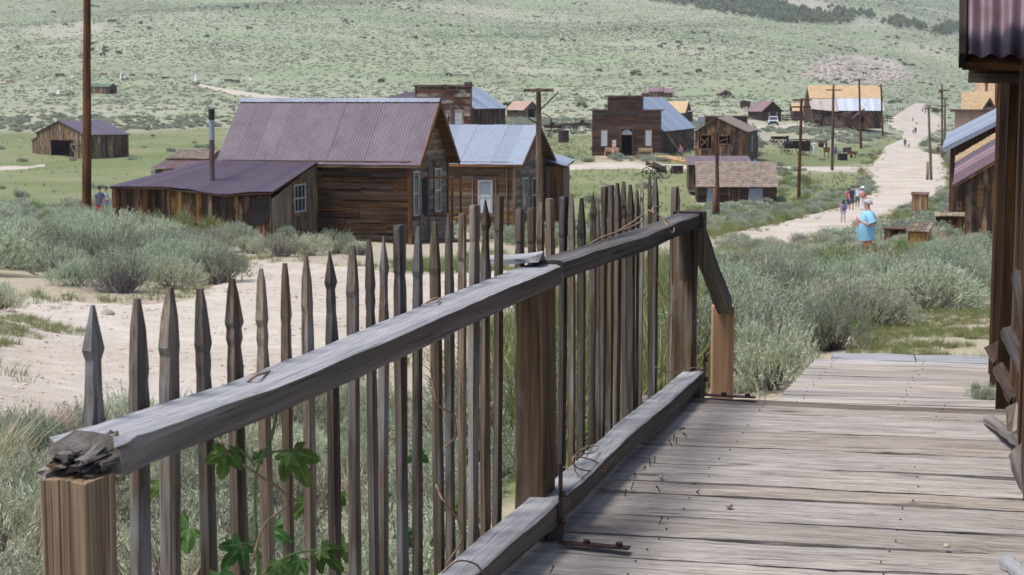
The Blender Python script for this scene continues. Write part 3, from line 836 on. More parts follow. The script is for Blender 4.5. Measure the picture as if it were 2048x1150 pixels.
# ================================================================== the long house with its lean-to
M['ridge'] = roofmetal('dull ridge iron', (.2, .225, .26), (.16, .15, .14), .2, .1, .7)
def long_house():
    b = Bld('wooden_house', 'long dark weathered house with steep purple corrugated roof and sagging lean-to', 'house', 820, 487, 57, 15)
    e = b.e
    xl = b.xat(452); Wd = b.yat(893)
    ze = b.zat(0, 0, 322); zr = b.zat(0, Wd / 2, 203)
    # side wall of short warped boards
    wall(e, (xl, 0, 0), (1, 0, 0), (0, -1, 0), -xl, -.3, ze, .2, M['siding'], 'h', jl=(.9, 3.0), gap=.01, jit=.05, ragged=.028, th=.025, name='siding_board')
    # front gable
    gt = [(0, ze), (Wd / 2, zr), (Wd, ze)]
    wall(e, (0, 0, 0), (0, 1, 0), (1, 0, 0), Wd, -.3, gt, .17, M['grey_siding'], 'h', jl=(1.6, 3.4), jit=.012, name='siding_board')
    for o, ax, nr_, Lw, tp in (((xl, Wd, 0), (1, 0, 0), (0, 1, 0), -xl, ze), ((xl, 0, 0), (0, 1, 0), (-1, 0, 0), Wd, gt)):
        tps = [(0, tp), (Lw, tp)] if isinstance(tp, float) else tp
        slab(e, [V3(o) + V3((0, 0, -.3)), V3(o) + V3(ax) * Lw + V3((0, 0, -.3))] + [V3(o) + V3(ax) * x + V3((0, 0, z)) for x, z in reversed(tps)], V3(nr_) * -.04, M['siding'], 'wall')
    bar(e, (.035, -.06, -.3), (.035, -.06, ze), .12, .14, M['trim'], 'corner_board')
    bar(e, (.03, Wd, -.3), (.03, Wd, ze), .1, .12, M['trim'], 'corner_board')
    # roof
    ov, ovg = .22, .42
    sl = (zr - ze) / (Wd / 2)
    xr, xle = ovg, xl - .25
    q = [(xle, -ov, ze - ov * sl + .08), (xr, -ov, ze - ov * sl + .08), (xr, Wd / 2, zr + .08), (xle, Wd / 2, zr + .08)]
    q2 = [(xr, Wd + ov, ze - ov * sl + .08), (xle, Wd + ov, ze - ov * sl + .08), (xle, Wd / 2, zr + .08), (xr, Wd / 2, zr + .08)]
    for qq in (q, q2):
        slab(e, [V3(p) - V3((0, 0, .03)) for p in qq], V3((0, 0, -.07)), M['tan_siding'], 'roof_deck')
    corrugated(e, *q, 11, M['roof_purple'], .1, .011, 5)
    corrugated(e, *q2, 11, M['roof_purple'], .1, .011, 3)
    mb = MB(); xs = np.linspace(xle - .02, xr + .02, 60)
    for k in range(59):
        h = .005 * math.sin(k * 2.2)
        z_ = zr + .10
        mb.add([(xs[k], Wd / 2 - .16, z_ - .16 * sl * .75 + h), (xs[k + 1], Wd / 2 - .16, z_ - .16 * sl * .75 + h), (xs[k + 1], Wd / 2, z_ + .02), (xs[k], Wd / 2, z_ + .02),
                (xs[k], Wd / 2 + .16, z_ - .16 * sl * .75), (xs[k + 1], Wd / 2 + .16, z_ - .16 * sl * .75)], [(0, 1, 2, 3), (3, 2, 5, 4)])
    mb.build('ridge_cap', M['ridge'], e)
    for s_ in (0, 1):       # barge boards
        ya = -ov if s_ == 0 else Wd + ov
        bar(e, (xr + .02, ya, ze - ov * sl - .02), (xr + .02, Wd / 2, zr - .02), .03, .16, M['trim'], 'barge_board')
    bar(e, (xl, -.13, ze - .06), (0, -.13, ze - .06), .05, .1, M['trim'], 'frieze_board')
    # front windows, door with porch frame, steps
    for p0, p1, r0, r1 in ((823.5, 835, 432, 342), (867, 879, 424, 336)):
        ya, yb = b.yat(p0), b.yat(p1)
        za, zb = b.zat(0, (ya + yb) / 2, r0), b.zat(0, (ya + yb) / 2, r1)
        w = window(e, (0, 0, 0), (0, 1, 0), (1, 0, 0), ya, yb, za, zb, 1, 2, 'window_white', 'glass', .06, 'trim', .09)
        mb = MB(); mb.prism([(.03, ya - .12, zb + .12), (.03, yb + .12, zb + .12), (.03, (ya + yb) / 2, zb + .32)], (.05, 0, 0)); mb.build('pediment', M['grey_siding'], w)
    ya, yb = b.yat(838), b.yat(852); zt = b.zat(0, ya, 345)
    d = slab(e, [(.03, ya, 0), (.03, yb, 0), (.03, yb, zt), (.03, ya, zt)], (.05, 0, 0), M['tan_siding'], 'door')
    slab(d, [(.085, ya + .08, .9), (.085, yb - .08, .9), (.085, yb - .08, zt - .2), (.085, ya + .08, zt - .2)], (.01, 0, 0), M['dark'], 'pane')
    bar(d, (.06, ya - .06, 0), (.06, ya - .06, zt + .1), .1, .09, M['grey_siding'], 'casing'); bar(d, (.06, yb + .06, 0), (.06, yb + .06, zt + .1), .1, .09, M['grey_siding'], 'casing')
    # storm-porch frame standing out from the door
    y1_, y2_ = b.yat(846), b.yat(858)
    px_ = 1.05
    pf = slab(e, [(.1, y1_ - .2, -.12), (1.5, y1_ - .2, -.12), (1.5, y2_ + .7, -.12), (.1, y2_ + .7, -.12)], (0, 0, .07), M['tan_siding'], 'porch')
    for (x, y) in ((px_, y1_), (px_, y2_ + .35)): bar(pf, (x, y, -.3), (x, y, 2.15), .07, .07, M['trim'], 'post')
    for z in (.85, 2.15):
        bar(pf, (px_, y1_ - .03, z), (px_, y2_ + .38, z), .06, .07, M['trim'], 'rail'); bar(pf, (.05, y1_, z), (px_, y1_, z), .06, .068, M['trim'], 'rail')
    for k in range(2): slab(pf, [(1.5 + k * .3, y1_ - .1, -.3 - k * .2), (1.8 + k * .3, y1_ - .1, -.3 - k * .2), (1.8 + k * .3, y2_ + .6, -.3 - k * .2), (1.5 + k * .3, y2_ + .6, -.3 - k * .2)], (0, 0, .06), M['grey_siding'], 'step')
    slab(pf, [(1.45, y1_ - .2, -.6), (1.45, y2_ + .7, -.6), (1.45, y2_ + .7, -.13), (1.45, y1_ - .2, -.13)], (.04, 0, 0), M['tan_siding'], 'riser')
    # ---- lean-to
    yf = -3.76
    xc = b.xat(632)
    x0 = b.xat(228, yf); 
    zl = b.zat(xc, yf, 391); zl0 = b.zat(x0, yf, 380)
    zt = ze - .1
    top = [(0, zl0 + .06), ((xc - x0) * .45, zl0 + .01), ((xc - x0) * .72, zl - .06), (xc - x0, zl)]
    wall(e, (x0, yf, 0), (1, 0, 0), (0, -1, 0), xc - x0, -.8, top, .21, M['plank'], 'v', jit=.04, gap=.014, name='plank', ragged=.05)
    wall(e, (xc, yf, 0), (0, 1, 0), (1, 0, 0), -yf, -.8, [(0, zl - .1), (-yf, zt)], .2, M['grey_siding'], 'v', jit=.02, gap=.01, name='plank')
    xt0 = b.xat(425, 0)
    slab(e, [(x0, yf, -.8), (xt0 + .1, -.1, -.8), (xt0 + .1, -.1, zt - .05), (x0, yf, zl0)], (.04, 0, 0), M['plank'], 'wall')
    bar(e, (xc + .05, -.06, -.5), (xc + .05, -.06, zt), .09, .12, M['grey_siding'], 'corner_board')
    ya, yb = b.yat(586, xc), b.yat(609, xc); ym = (ya + yb) / 2
    window(e, (xc, 0, 0), (0, 1, 0), (1, 0, 0), ya, yb, b.zat(xc, ym, 424), b.zat(xc, ym, 368), 3, 2, 'window_white', 'glass', .05, 'tan_siding', .1)
    # roof: eave sags, left end fans out
    xe0 = b.xat(222, yf - .3)
    n = 15
    for k in range(n):
        s0, s1 = k / n, (k + 1.06) / n
        def ev(s):
            x = xe0 + (xc + .15 - xe0) * s
            z = zl0 + .14 + (zl - zl0) * max(0, (s - .35)) / .65 - .16 * math.exp(-((s - .68) / .16) ** 2)
            return V3((x, yf - .3, z))
        xt0 = b.xat(425, 0)
        def rd(s): return V3((xt0 + (xc + .15 - xt0) * s, .0, ze - .02))
        corrugated(e, ev(s0), ev(s1), rd(s1), rd(s0), 1, M['roof_purple'], .1, .013, 5, rows_=4, jit=.03)
    for s0, s1 in ((0, .35), (.35, .7), (.7, 1.)):
        def evl(s): return ev(s) - V3((0, 0, .03))
        def rdl(s): return rd(s) - V3((0, 0, .03))
        slab(e, [evl(s0), evl(s1), rdl(s1), rdl(s0)], (0, 0, -.05), M['siding'], 'roof_deck')
    # hanging tar-paper by the corner
    slab(e, [(xc - .55, yf - .07, zl - 1.0), (xc - .05, yf - .07, zl - .75), (xc - .02, yf - .07, zl - .06), (xc - .62, yf - .07, zl - .1)], (0, -.015, 0), M['iron_dark'], 'tar_paper')
    # stove pipe
    xs = b.xat(427, yf + .9); zp = b.zat(xs, yf + .9, 372); zq = b.zat(xs, yf + .9, 218)
    mb = MB(); h = zq - zp
    mb.tube([(xs, yf + .9, zp - .3), (xs, yf + .9, zp + h * .45), (xs + .01, yf + .9, zp + h * .46), (xs + .01, yf + .9, zp + h * .7)], .085, 12)
    sp = mb.build('stove_pipe', M['roof_rust'], e, smooth=False)
    mb = MB(); mb.tube([(xs + .015, yf + .9, zp + h * .6), (xs + .02, yf + .9, zp + h * .99)], .09, 12); mb.build('pipe_section', M['galv'], sp)
    mb = MB(); mb.tube([(xs + .02, yf + .9, zp + h * .86), (xs + .02, yf + .9, zp + h)], .1, 12); mb.build('pipe_top', M['iron_dark'], sp)
    mb = MB(); mb.tube([(xs, yf + .9, zp - .05), (xs, yf + .9, zp + .06)], [.2, .11], 10); mb.build('flashing', M['roof_rust'], sp)
    b.foot(xl, 0, 0, Wd); b.foot(x0, xc, yf, 0, .1); b.foot(0, 2.2, y1_ - .3, y2_ + .8, .0)
long_house()

# ------------------------------------------------------------------ second house
def tin_house():
    b = Bld('wooden_house', 'brown clapboard house with pale blue tin roof beside the long house', 'house', 1028, 462, 75, 15)
    e = b.e
    xl = b.xat(868); Wd = b.yat(1090)
    ze = b.zat(0, 0, 326); zr = b.zat(0, Wd / 2, 254)
    wall(e, (xl, 0, 0), (1, 0, 0), (0, -1, 0), -xl, -.5, ze, .17, M['tan_siding'], 'h', jl=(2., 4.), jit=.008, name='siding_board')
    gt = [(0, ze), (Wd / 2, zr), (Wd, ze)]
    wall(e, (0, 0, 0), (0, 1, 0), (1, 0, 0), Wd, -.5, gt, .17, M['grey_siding'], 'h', jl=(2., 4.), jit=.008, name='siding_board')
    slab(e, [(xl, 0, -.4), (xl, Wd, -.4), (xl, Wd, ze), (xl, Wd / 2, zr), (xl, 0, ze)], (.04, 0, 0), M['tan_siding'], 'wall')
    slab(e, [(xl, Wd, -.4), (0, Wd, -.4), (0, Wd, ze), (xl, Wd, ze)], (0, .04, 0), M['tan_siding'], 'wall')
    bar(e, (.035, -.05, -.5), (.035, -.05, ze), .12, .15, M['trim'], 'corner_board')
    bar(e, (-.3, -.045, -.5), (-.3, -.045, ze - .3), .03, .16, M['trim_pale'], 'corner_board')
    bar(e, (.035, Wd, -.5), (.035, Wd, ze), .12, .15, M['trim'], 'corner_board')
    ov, ovg = .3, .45; sl = (zr - ze) / (Wd / 2); xr = ovg
    q = [(xl - .2, -ov, ze - ov * sl + .1), (xr, -ov, ze - ov * sl + .1), (xr, Wd / 2, zr + .1), (xl - .2, Wd / 2, zr + .1)]
    q2 = [(xr, Wd + ov, ze - ov * sl + .1), (xl - .2, Wd + ov, ze - ov * sl + .1), (xl - .2, Wd / 2, zr + .1), (xr, Wd / 2, zr + .1)]
    for qq in (q, q2): slab(e, [V3(p) - V3((0, 0, .025)) for p in qq], V3((0, 0, -.08)), M['trim'], 'roof_deck')
    corrugated(e, *q, 6, M['roof_blue'], amp=.008); corrugated(e, *q2, 6, M['roof_blue'], spc=3)
    for ya in (-ov, Wd + ov): bar(e, (xr + .02, ya, ze - ov * sl), (xr + .02, Wd / 2, zr), .03, .18, M['trim'], 'barge_board')
    bar(e, (xl, -.12, ze - .05), (0, -.12, ze - .05), .05, .2, M['trim'], 'frieze_board')
    xa, xb = b.xat(957), b.xat(986); xm = (xa + xb) / 2
    window(e, (0, 0, 0), (1, 0, 0), (0, -1, 0), xa, xb, b.zat(xm, 0, 426), b.zat(xm, 0, 360), 1, 2, 'window_grey', 'glass_pale', .07, 'trim', .13, curtain=True)
    for p0 in (946.5, 993): 
        xq = b.xat(p0); bar(e, (xq, -.06, b.zat(xq, 0, 440)), (xq, -.06, b.zat(xq, 0, 354)), .03, .13, M['trim_pale'], 'shutter_trim')
    for p0, p1 in ((1042, 1053), (1062, 1072)):
        ya, yb = b.yat(p0), b.yat(p1); ym = (ya + yb) / 2
        window(e, (0, 0, 0), (0, 1, 0), (1, 0, 0), ya, yb, b.zat(0, ym, 425), b.zat(0, ym, 355), 1, 2, 'window_grey', 'glass', .06, 'grey_siding', .1)
    b.foot(xl, 0, 0, Wd)
    b2 = Bld('tool_shed', 'narrow vertical plank shed with blue tin roof behind the clapboard house', 'shed', 1124, 440, 80, 12)
    x0 = b2.xat(1072); z1 = b2.zat(0, 0, 336); z2 = b2.zat(x0, 0, 318)
    wall(b2.e, (x0, 0, 0), (1, 0, 0), (0, -1, 0), -x0, -.4, z1 + .1, .16, M['tan_siding'], 'v', name='plank', jit=.01)
    wall(b2.e, (0, 0, 0), (0, 1, 0), (1, 0, 0), 1.8, -.4, z1, .2, M['tan_siding'], 'v', name='plank')
    slab(b2.e, [(x0, 0, -.4), (x0, 1.8, -.4), (x0, 1.8, z2), (x0, 0, z2)], (-.04, 0, 0), M['tan_siding'], 'wall')
    slab(b2.e, [(x0, 1.8, -.4), (0, 1.8, -.4), (0, 1.8, z1), (x0, 1.8, z2)], (0, .04, 0), M['tan_siding'], 'wall')
    slab(b2.e, [(x0 - .1, -.2, z2 + .05), (.25, -.2, z1 + .08), (.25, 2., z1 + .3), (x0 - .1, 2., z2 + .3)], (0, 0, -.05), M['trim'], 'roof_deck')
    corrugated(b2.e, (.25, -.2, z1 + .1), (.25, 2., z1 + .33), (x0 - .1, 2., z2 + .35), (x0 - .1, -.2, z2 + .08), 3, M['roof_blue'])
    b2.foot(x0, 0, 0, 1.8)
tin_house()

# ------------------------------------------------------------------ two-storey false front
def red_hall():
    b = Bld('hall_building', 'tall false-front hall in peeling red paint rising behind the blue tin roof', 'building', 942, 355, 140, 17)
    e = b.e
    x0 = b.xat(833); zt = b.zat(0, 0, 171); D = b.yat(1011); ze = b.zat(0, D, 214); zr = b.zat(x0 / 2, 0, 173) - .1
    wall(e, (x0, 0, 0), (1, 0, 0), (0, -1, 0), -x0, 0, zt, .26, M['far_h_red'], 'h', joined=True, jl=(2.5, 4.5), jit=.02)
    bar(e, (x0 - .15, -.1, zt), (.15, -.1, zt), .3, .12, M['trim'], 'cornice')
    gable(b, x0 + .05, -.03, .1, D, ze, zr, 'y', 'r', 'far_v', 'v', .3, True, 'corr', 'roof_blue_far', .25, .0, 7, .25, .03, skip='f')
    bar(e, (.03, -.02, 0), (.03, -.02, zt), .12, .14, M['trim'], 'corner_board'); bar(e, (x0, -.02, 0), (x0, -.02, zt), .12, .14, M['trim'], 'corner_board')
    for p0, p1, g in ((882, 893, 'glass'), (911, 925, 'curtain')):
        xa, xb = b.xat(p0), b.xat(p1)
        window(e, (0, 0, 0), (1, 0, 0), (0, -1, 0), xa, xb, b.zat(xa, 0, 252), b.zat(xa, 0, 226), 2, 2, 'window_white', g, .09, 'trim_pale', .15)
    mb = MB(); mb.tube([(b.xat(905, -2), -2, 2), (b.xat(905, -2), -2, b.zat(0, -2, 214))], .22, 8); st = mb.build('stove_pipe', M['roof_rust'], e)
    mb = MB(); mb.tube([(b.xat(905, -2), -2, b.zat(0, -2, 214)), (b.xat(905, -2), -2, b.zat(0, -2, 211))], [.36, .2], 8); mb.build('cap', M['iron_dark'], st)
    xv = b.xat(937, 3); zv = b.zat(xv, 3, 172)
    mb = MB(); mb.tube([(xv, 3, zv - 1), (xv, 3, zv)], .15, 8); vt = mb.build('roof_vent', M['iron_dark'], e)
    mb = MB(); mb.tube([(xv - .3, 3, zv + .15), (xv + .3, 3, zv + .15)], .2, 8); mb.build('vent_hood', M['iron_dark'], vt)
    b3 = Bld('hip_roofed_house', 'dark hipped purple roof peeping out left of the tall red hall', 'house', 840, 300, 190, 10)
    e = b3.e; xa, xb = b3.xat(772), b3.xat(860); z1, z2 = b3.zat(0, 0, 197), b3.zat(0, 0, 184)
    wall(e, (xa, 0, 0), (1, 0, 0), (0, -1, 0), xb - xa, 0, z1, .3, M['far_v'], 'v', joined=True)
    slab(e, [(xa, 0, 0), (xa, 5, 0), (xa, 5, z1), (xa, 0, z1)], (.05, 0, 0), M['far_v'], 'wall'); slab(e, [(xb, 0, 0), (xb, 5, 0), (xb, 5, z1), (xb, 0, z1)], (-.05, 0, 0), M['far_v'], 'wall')
    slab(e, [(xa, 5, 0), (xb, 5, 0), (xb, 5, z1), (xa, 5, z1)], (0, -.05, 0), M['far_v'], 'wall')
    P = [V3(p) for p in ((xa - .2, -.2, z1), (xb + .2, -.2, z1), (xb + .2, 5.2, z1), (xa - .2, 5.2, z1), (xa + 1.9, 2.5, z2), (xb - 1, 2.5, z2))]
    corrugated(e, P[0], P[1], P[5], P[4], 5, M['roof_purple'], .25, .02)
    for q in ((P[1], P[2], P[5], P[5]), (P[2], P[3], P[4], P[5]), (P[3], P[0], P[4], P[4])): corrugated(e, *q, 2, M['roof_purple'], .25, .02)
red_hall()

# ------------------------------------------------------------------ store with the stepped false front
def store():
    b = Bld('store_building', 'dark brown false-front store with stepped parapet, two white windows and open door', 'building', 1322, 312, 200, 15)
    e = b.e
    x0 = b.xat(1184); zs = b.zat(0, 0, 221); zt = b.zat(0, 0, 193); xa, xb = b.xat(1215), b.xat(1286)
    D = b.yat(1388); ze = b.zat(0, D, 253)
    da, db = b.xat(1243), b.xat(1264); zd = b.zat(da, 0, 258)
    wall(e, (x0, 0, 0), (1, 0, 0), (0, -1, 0), -x0, -.3, zs, .22, M['far_h'], 'h', [(da - x0, db - x0, -.2, zd)], joined=True, jl=(3, 6), jit=.02)
    wall(e, (xa, 0, 0), (1, 0, 0), (0, -1, 0), xb - xa, zs, zt, .22, M['far_h'], 'h', joined=True, jl=(3, 6), jit=.02)
    bar(e, (xa - .35, -.12, zt + .05), (xb + .35, -.12, zt + .05), .4, .16, M['trim'], 'cornice')
    bar(e, (x0 - .35, -.1, zs + .05), (xa, -.1, zs + .05), .36, .16, M['trim'], 'cornice'); bar(e, (xb, -.1, zs + .05), (.35, -.1, zs + .05), .36, .16, M['trim'], 'cornice')
    zr = b.zat(x0 / 2, 0, 196)
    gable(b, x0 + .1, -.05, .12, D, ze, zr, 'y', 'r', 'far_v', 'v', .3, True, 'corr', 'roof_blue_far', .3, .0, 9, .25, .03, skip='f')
    for p0, p1 in ((1202.5, 1214.5), (1291, 1303)):
        xq, xw = b.xat(p0), b.xat(p1)
        window(e, (0, 0, 0), (1, 0, 0), (0, -1, 0), xq, xw, b.zat(xq, 0, 292), b.zat(xq, 0, 261), 2, 4, 'window_white', 'curtain', .08, 'trim', .12)
    # door: frame, arched transom, dark room behind
    df = bar(e, (da - .07, -.05, 0), (da - .07, -.05, zd), .1, .14, M['trim'], 'door_frame'); bar(e, (db + .07, -.05, 0), (db + .07, -.05, zd), .1, .14, M['trim'], 'door_frame')
    bar(e, (da - .2, -.06, zd + .08), (db + .2, -.06, zd + .08), .12, .16, M['trim'], 'door_head')
    zl = b.zat(da, 0, 269)
    mb = MB(); n = 10; cx = (da + db) / 2; rr = (db - da) / 2
    mb.prism([(cx + rr * math.cos(math.pi * k / n), -.02, zl + (zd - zl) * .95 * math.sin(math.pi * k / n)) for k in range(n + 1)], (0, .04, 0)); mb.build('transom', M['glass_pale'], e)
    slab(e, [(da, 0, zl - .09), (db, 0, zl - .09), (db, 0, zl - .01), (da, 0, zl - .01)], (0, .06, 0), M['trim'], 'transom_bar')
    # leaning braces on the side
    for i, p in enumerate((1330, 1348, 1372)):
        yb = b.yat(p) ; bar(e, (.06, yb, ze - .3), (2.3, yb + .2, -.3), .12, .14, M['grey_siding'], 'brace')
    for p in (1341, 1352, 1364):
        yb = b.yat(p); bar(e, (.06, yb, .2), (.06, yb, ze - .7), .06, .14, M['grey_siding'], 'batten')
    b.foot(x0, 0, -2.5, D)
    # small notice board by the door
    t = thing('notice_board', 'pale notice board on the store wall left of the open door', 'sign', b.e.matrix_basis @ V3((b.xat(1228.5), -.12, 1.0)), -b.phi)
    slab(t, [(-.26, 0, 0), (.26, 0, 0), (.26, 0, .85), (-.26, 0, .85)], (0, .03, 0), M['trim_pale'], 'panel'); slab(t, [(-.2, -.012, .08), (.2, -.012, .08), (.2, -.012, .77), (-.2, -.012, .77)], (0, .01, 0), M['curtain'], 'sheet')
    # benches
    for p, lb in ((1223, 'pale wooden bench left of the store door'), (1290, 'pale wooden bench right of the store door')):
        xq = b.xat(p, -.7); t = thing('bench', lb, 'bench', b.e.matrix_basis @ V3((xq, -.7, .06)), -b.phi, 'benches before the store')
        for k in range(3): slab(t, [(-.85, -.22 + k * .15, .42), (.85, -.22 + k * .15, .42), (.85, -.09 + k * .15, .42), (-.85, -.09 + k * .15, .42)], (0, 0, .04), M['bench'], 'seat_slat')
        for k in range(3): slab(t, [(-.85, .24, .52 + k * .13), (.85, .24, .52 + k * .13), (.85, .24, .62 + k * .13), (-.85, .24, .62 + k * .13)], (0, .03, 0), M['bench'], 'back_slat')
        for sx in (-.78, .78):
            for y_, h in ((-.18, .42), (.22, .9)): bar(t, (sx, y_, 0), (sx, y_, h), .07, .07, M['bench'], 'leg')
            bar(t, (sx, -.2, .62), (sx, .25, .62), .06, .04, M['bench'], 'armrest')
    return b
M['bench'] = wood('bench timber', [(.3, .17, .07), (.45, .29, .13), (.55, .38, .2)], 1.2, 12, spread=.15, crack=.3)
STORE = store()

def raised_walk():
    pts = [(1105, 322, 192), (1160, 320, 195), (1240, 315, 197.5), (1318, 312, 196), (1385, 324, 184)]
    P = [W(*p) for p in pts]
    o = bpy.data.objects.new('raised_boardwalk', None); COL.objects.link(o); o['kind'] = 'structure'; o.location = P[2]
    for a, b_ in zip(P[:-1], P[1:]):
        a, b_ = a - P[2], b_ - P[2]
        dr = (b_ - a).normalized(); side = V3((-dr.y, dr.x, 0)).normalized()
        n = int((b_ - a).length / .5)
        mb = MB()
        for k in range(n):
            c = a.lerp(b_, (k + .5) / n)
            mb.prism([c - dr * .24 - side * .8, c + dr * .24 - side * .8, c + dr * .24 + side * 1.2, c - dr * .24 + side * 1.2], (0, 0, .06))
        ob = mb.build('planks', M['bench'], o); ob['kind'] = 'stuff'
        bar(o, a - side * .7 - V3((0, 0, .1)), b_ - side * .7 - V3((0, 0, .1)), .1, .18, M['bench'], 'joist'); bar(o, a + side * .9 - V3((0, 0, .1)), b_ + side * .9 - V3((0, 0, .1)), .1, .18, M['trim'], 'joist')
        for k in range(0, n, 6):
            c = a.lerp(b_, (k + .5) / n); bar(o, c - side * .7 - V3((0, 0, .9)), c - side * .7 - V3((0, 0, .18)), .14, .14, M['trim'], 'support')
raised_walk()

# ------------------------------------------------------------------ other town buildings
def town():
    # broken-windowed gable building right of the store
    b = Bld('abandoned_house', 'brown plank house with broken crossed windows right of the store', 'house', 1492, 322, 185, 12)
    x0 = b.xat(1390); ze = b.zat(0, 0, 264); zr = b.zat(b.xat(1432), 0, 236)
    h1 = (b.xat(1401) - x0, b.xat(1416) - x0, b.zat(x0, 0, 297), b.zat(x0, 0, 270)); h2 = (b.xat(1437) - x0, b.xat(1454) - x0, b.zat(x0, 0, 287), b.zat(x0, 0, 271))
    D = b.yat(1514)
    gable(b, x0, 0, 0, D, ze, zr, 'y', 'fr', 'far_v', 'v', .32, True, 'sh', 'shingle', .15, .15, nr=9, nc=20, holes={'f': [h1, h2]}, rfrac=.42)
    for h in (h1, h2):
        f = bar(b.e, (x0 + h[0], -.06, h[2]), (x0 + h[0], -.06, h[3]), .08, .1, M['trim'], 'window_frame'); bar(b.e, (x0 + h[1], -.06, h[2]), (x0 + h[1], -.06, h[3]), .08, .1, M['trim'], 'window_frame')
        bar(b.e, (x0 + h[0], -.06, h[2] - .05), (x0 + h[1], -.06, h[2] - .05), .1, .1, M['tan_siding'], 'sill'); bar(b.e, (x0 + h[0], -.06, h[3]), (x0 + h[1], -.06, h[3]), .08, .1, M['trim'], 'lintel')
        bar(b.e, (x0 + h[0], -.05, h[2] + .2), (x0 + h[1], -.05, h[3] - .3), .05, .1, M['tan_siding'], 'cross_board')
    bar(b.e, (x0 + h1[0], -.1, h1[3] - .3), (x0 + h1[1], -.1, h1[2] + .3), .05, .1, M['tan_siding'], 'cross_board')
    yq = b.yat(1503); window(b.e, (0, 0, 0), (0, 1, 0), (1, 0, 0), yq - .5, yq + .4, b.zat(0, yq, 303), b.zat(0, yq, 272), 1, 2, 'window_white', 'glass', .1)
    b = Bld('shop_building', 'dark false-front shop whose top shows over the broken-windowed house', 'building', 1494, 316, 203, 12)
    x0 = b.xat(1409); zt = b.zat(0, 0, 232); D = b.yat(1516); ze = b.zat(0, D, 268)
    wall(b.e, (x0, 0, 0), (1, 0, 0), (0, -1, 0), -x0, 0, zt, .25, M['far_h'], 'h', joined=True, jl=(3, 5)); bar(b.e, (x0 - .1, -.08, zt), (.1, -.08, zt), .25, .12, M['trim_pale'], 'cornice')
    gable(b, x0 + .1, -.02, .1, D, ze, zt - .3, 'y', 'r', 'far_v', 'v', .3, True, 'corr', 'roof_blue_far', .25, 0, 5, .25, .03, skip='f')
    slab(b.e, [(x0 - 1., .3, 4.2), (x0 - .05, .3, 4.2), (x0 - .05, .3, zt - .1), (x0 - .8, .3, zt - .1)], (0, .05, 0), M['galv'], 'tin_panel')
    # shingled cabin
    b = Bld('log_cabin', 'low dark cabin with brown shingle roof and tin-covered windows', 'cabin', 1552, 412, 130, 4)
    x0 = b.xat(1394); ze = b.zat(0, 0, 369); D = 4.0; zr = b.zat(0, D / 2, 325)
    gable(b, x0, 0, 0, D, ze, zr, 'x', 'fr', 'far_h', 'h', .2, True, 'sh', 'shingle', .3, .12, nr=15, nc=48, z0=-.6)
    for p in ((1412, 1434, 408, 374), (1495, 1525, 410, 376)):
        xa, xb = b.xat(p[0]), b.xat(p[1]); za, zb = b.zat(xa, 0, p[2]), b.zat(xa, 0, p[3])
        corrugated(b.e, (xa, -.07, za), (xb, -.07, za), (xb + U(-.05, .05), -.07, zb), (xa + .1, -.07, zb), 2, M['galv'], .2, .006, name='window_tin')
    xa, xb = b.xat(1459), b.xat(1477); zb = b.zat(xa, 0, 380); za = b.zat(xa, 0, 405)
    dr = slab(b.e, [(xa, -.06, za), (xb, -.06, za), (xb, -.06, zb), (xa, -.06, zb)], (0, .03, 0), M['dark'], 'window')
    for k in range(4): slab(dr, [(xa + (xb - xa) * (k + .15) / 4, -.1, za), (xa + (xb - xa) * (k + .7) / 4, -.1, za), (xa + (xb - xa) * (k + .7) / 4, -.1, zb), (xa + (xb - xa) * (k + .15) / 4, -.1, zb)], (0, .03, 0), M['trim'], 'slat')
    for q in ((xa - .1, xa), (xb, xb + .1)): slab(dr, [(q[0], -.12, za - .1), (q[1], -.12, za - .1), (q[1], -.12, zb + .1), (q[0], -.12, zb + .1)], (0, .05, 0), M['trim'], 'casing')
    b = Bld('storage_shed', 'low plank shed with flat mauve roof behind the shingled cabin', 'shed', 1500, 372, 138, 4)
    x0 = b.xat(1377); z1 = b.zat(0, 0, 331); z2 = z1 + .35
    wall(b.e, (x0, 0, 0), (1, 0, 0), (0, -1, 0), -x0, -.4, z1, .26, M['far_v'], 'v', joined=True)
    slab(b.e, [(x0, 0, -.4), (x0, 5, -.4), (x0, 5, z2), (x0, 0, z1)], (.05, 0, 0), M['far_v'], 'wall'); slab(b.e, [(0, 0, -.4), (0, 5, -.4), (0, 5, z2), (0, 0, z1)], (-.05, 0, 0), M['far_v'], 'wall'); slab(b.e, [(x0, 5, -.4), (0, 5, -.4), (0, 5, z2), (x0, 5, z2)], (0, -.05, 0), M['far_v'], 'wall')
    shingles(b.e, (x0 - .2, -.2, z1 + .04), (.2, -.2, z1 + .04), (.2, 5.2, z2 + .25), (x0 - .2, 5.2, z2 + .25), 10, 40, M['shingle_mauve'], .04)
    b.foot(x0, 0, 0, 5)
    # mauve-roofed cabin by the pickup
    b = Bld('ranger_cabin', 'small brown cabin with mauve roof behind the white pickup', 'cabin', 1524, 246, 350, -26)
    xr = b.xat(1562); ze = b.zat(0, 0, 221); zr = b.zat(xr / 2, 0, 203); D = abs(b.yat(1496))
    gable(b, 0, xr, 0, D, ze, zr, 'y', 'fl', 'far_h', 'h', .35, True, 'corr', 'roof_mauve', .35, .35, 5, .4, .03)
    for p in (1538, 1553): window(b.e, (0, 0, 0), (1, 0, 0), (0, -1, 0), b.xat(p - 1.6), b.xat(p + 1.6), 1.0, 2.2, 2, 2, 'window_grey', 'glass', .1)
    # great barn
    b = Bld('great_barn', 'large barn with new orange shingle roof and patched tin lower roof', 'barn', 1764, 252, 335, 4)
    x0 = b.xat(1624); zb = b.zat(0, 0, 222); zm = b.zat(0, 0, 197); D = 16; yr = 8.; zr = b.zat(0, yr, 171)
    gx = b.xat(1675)
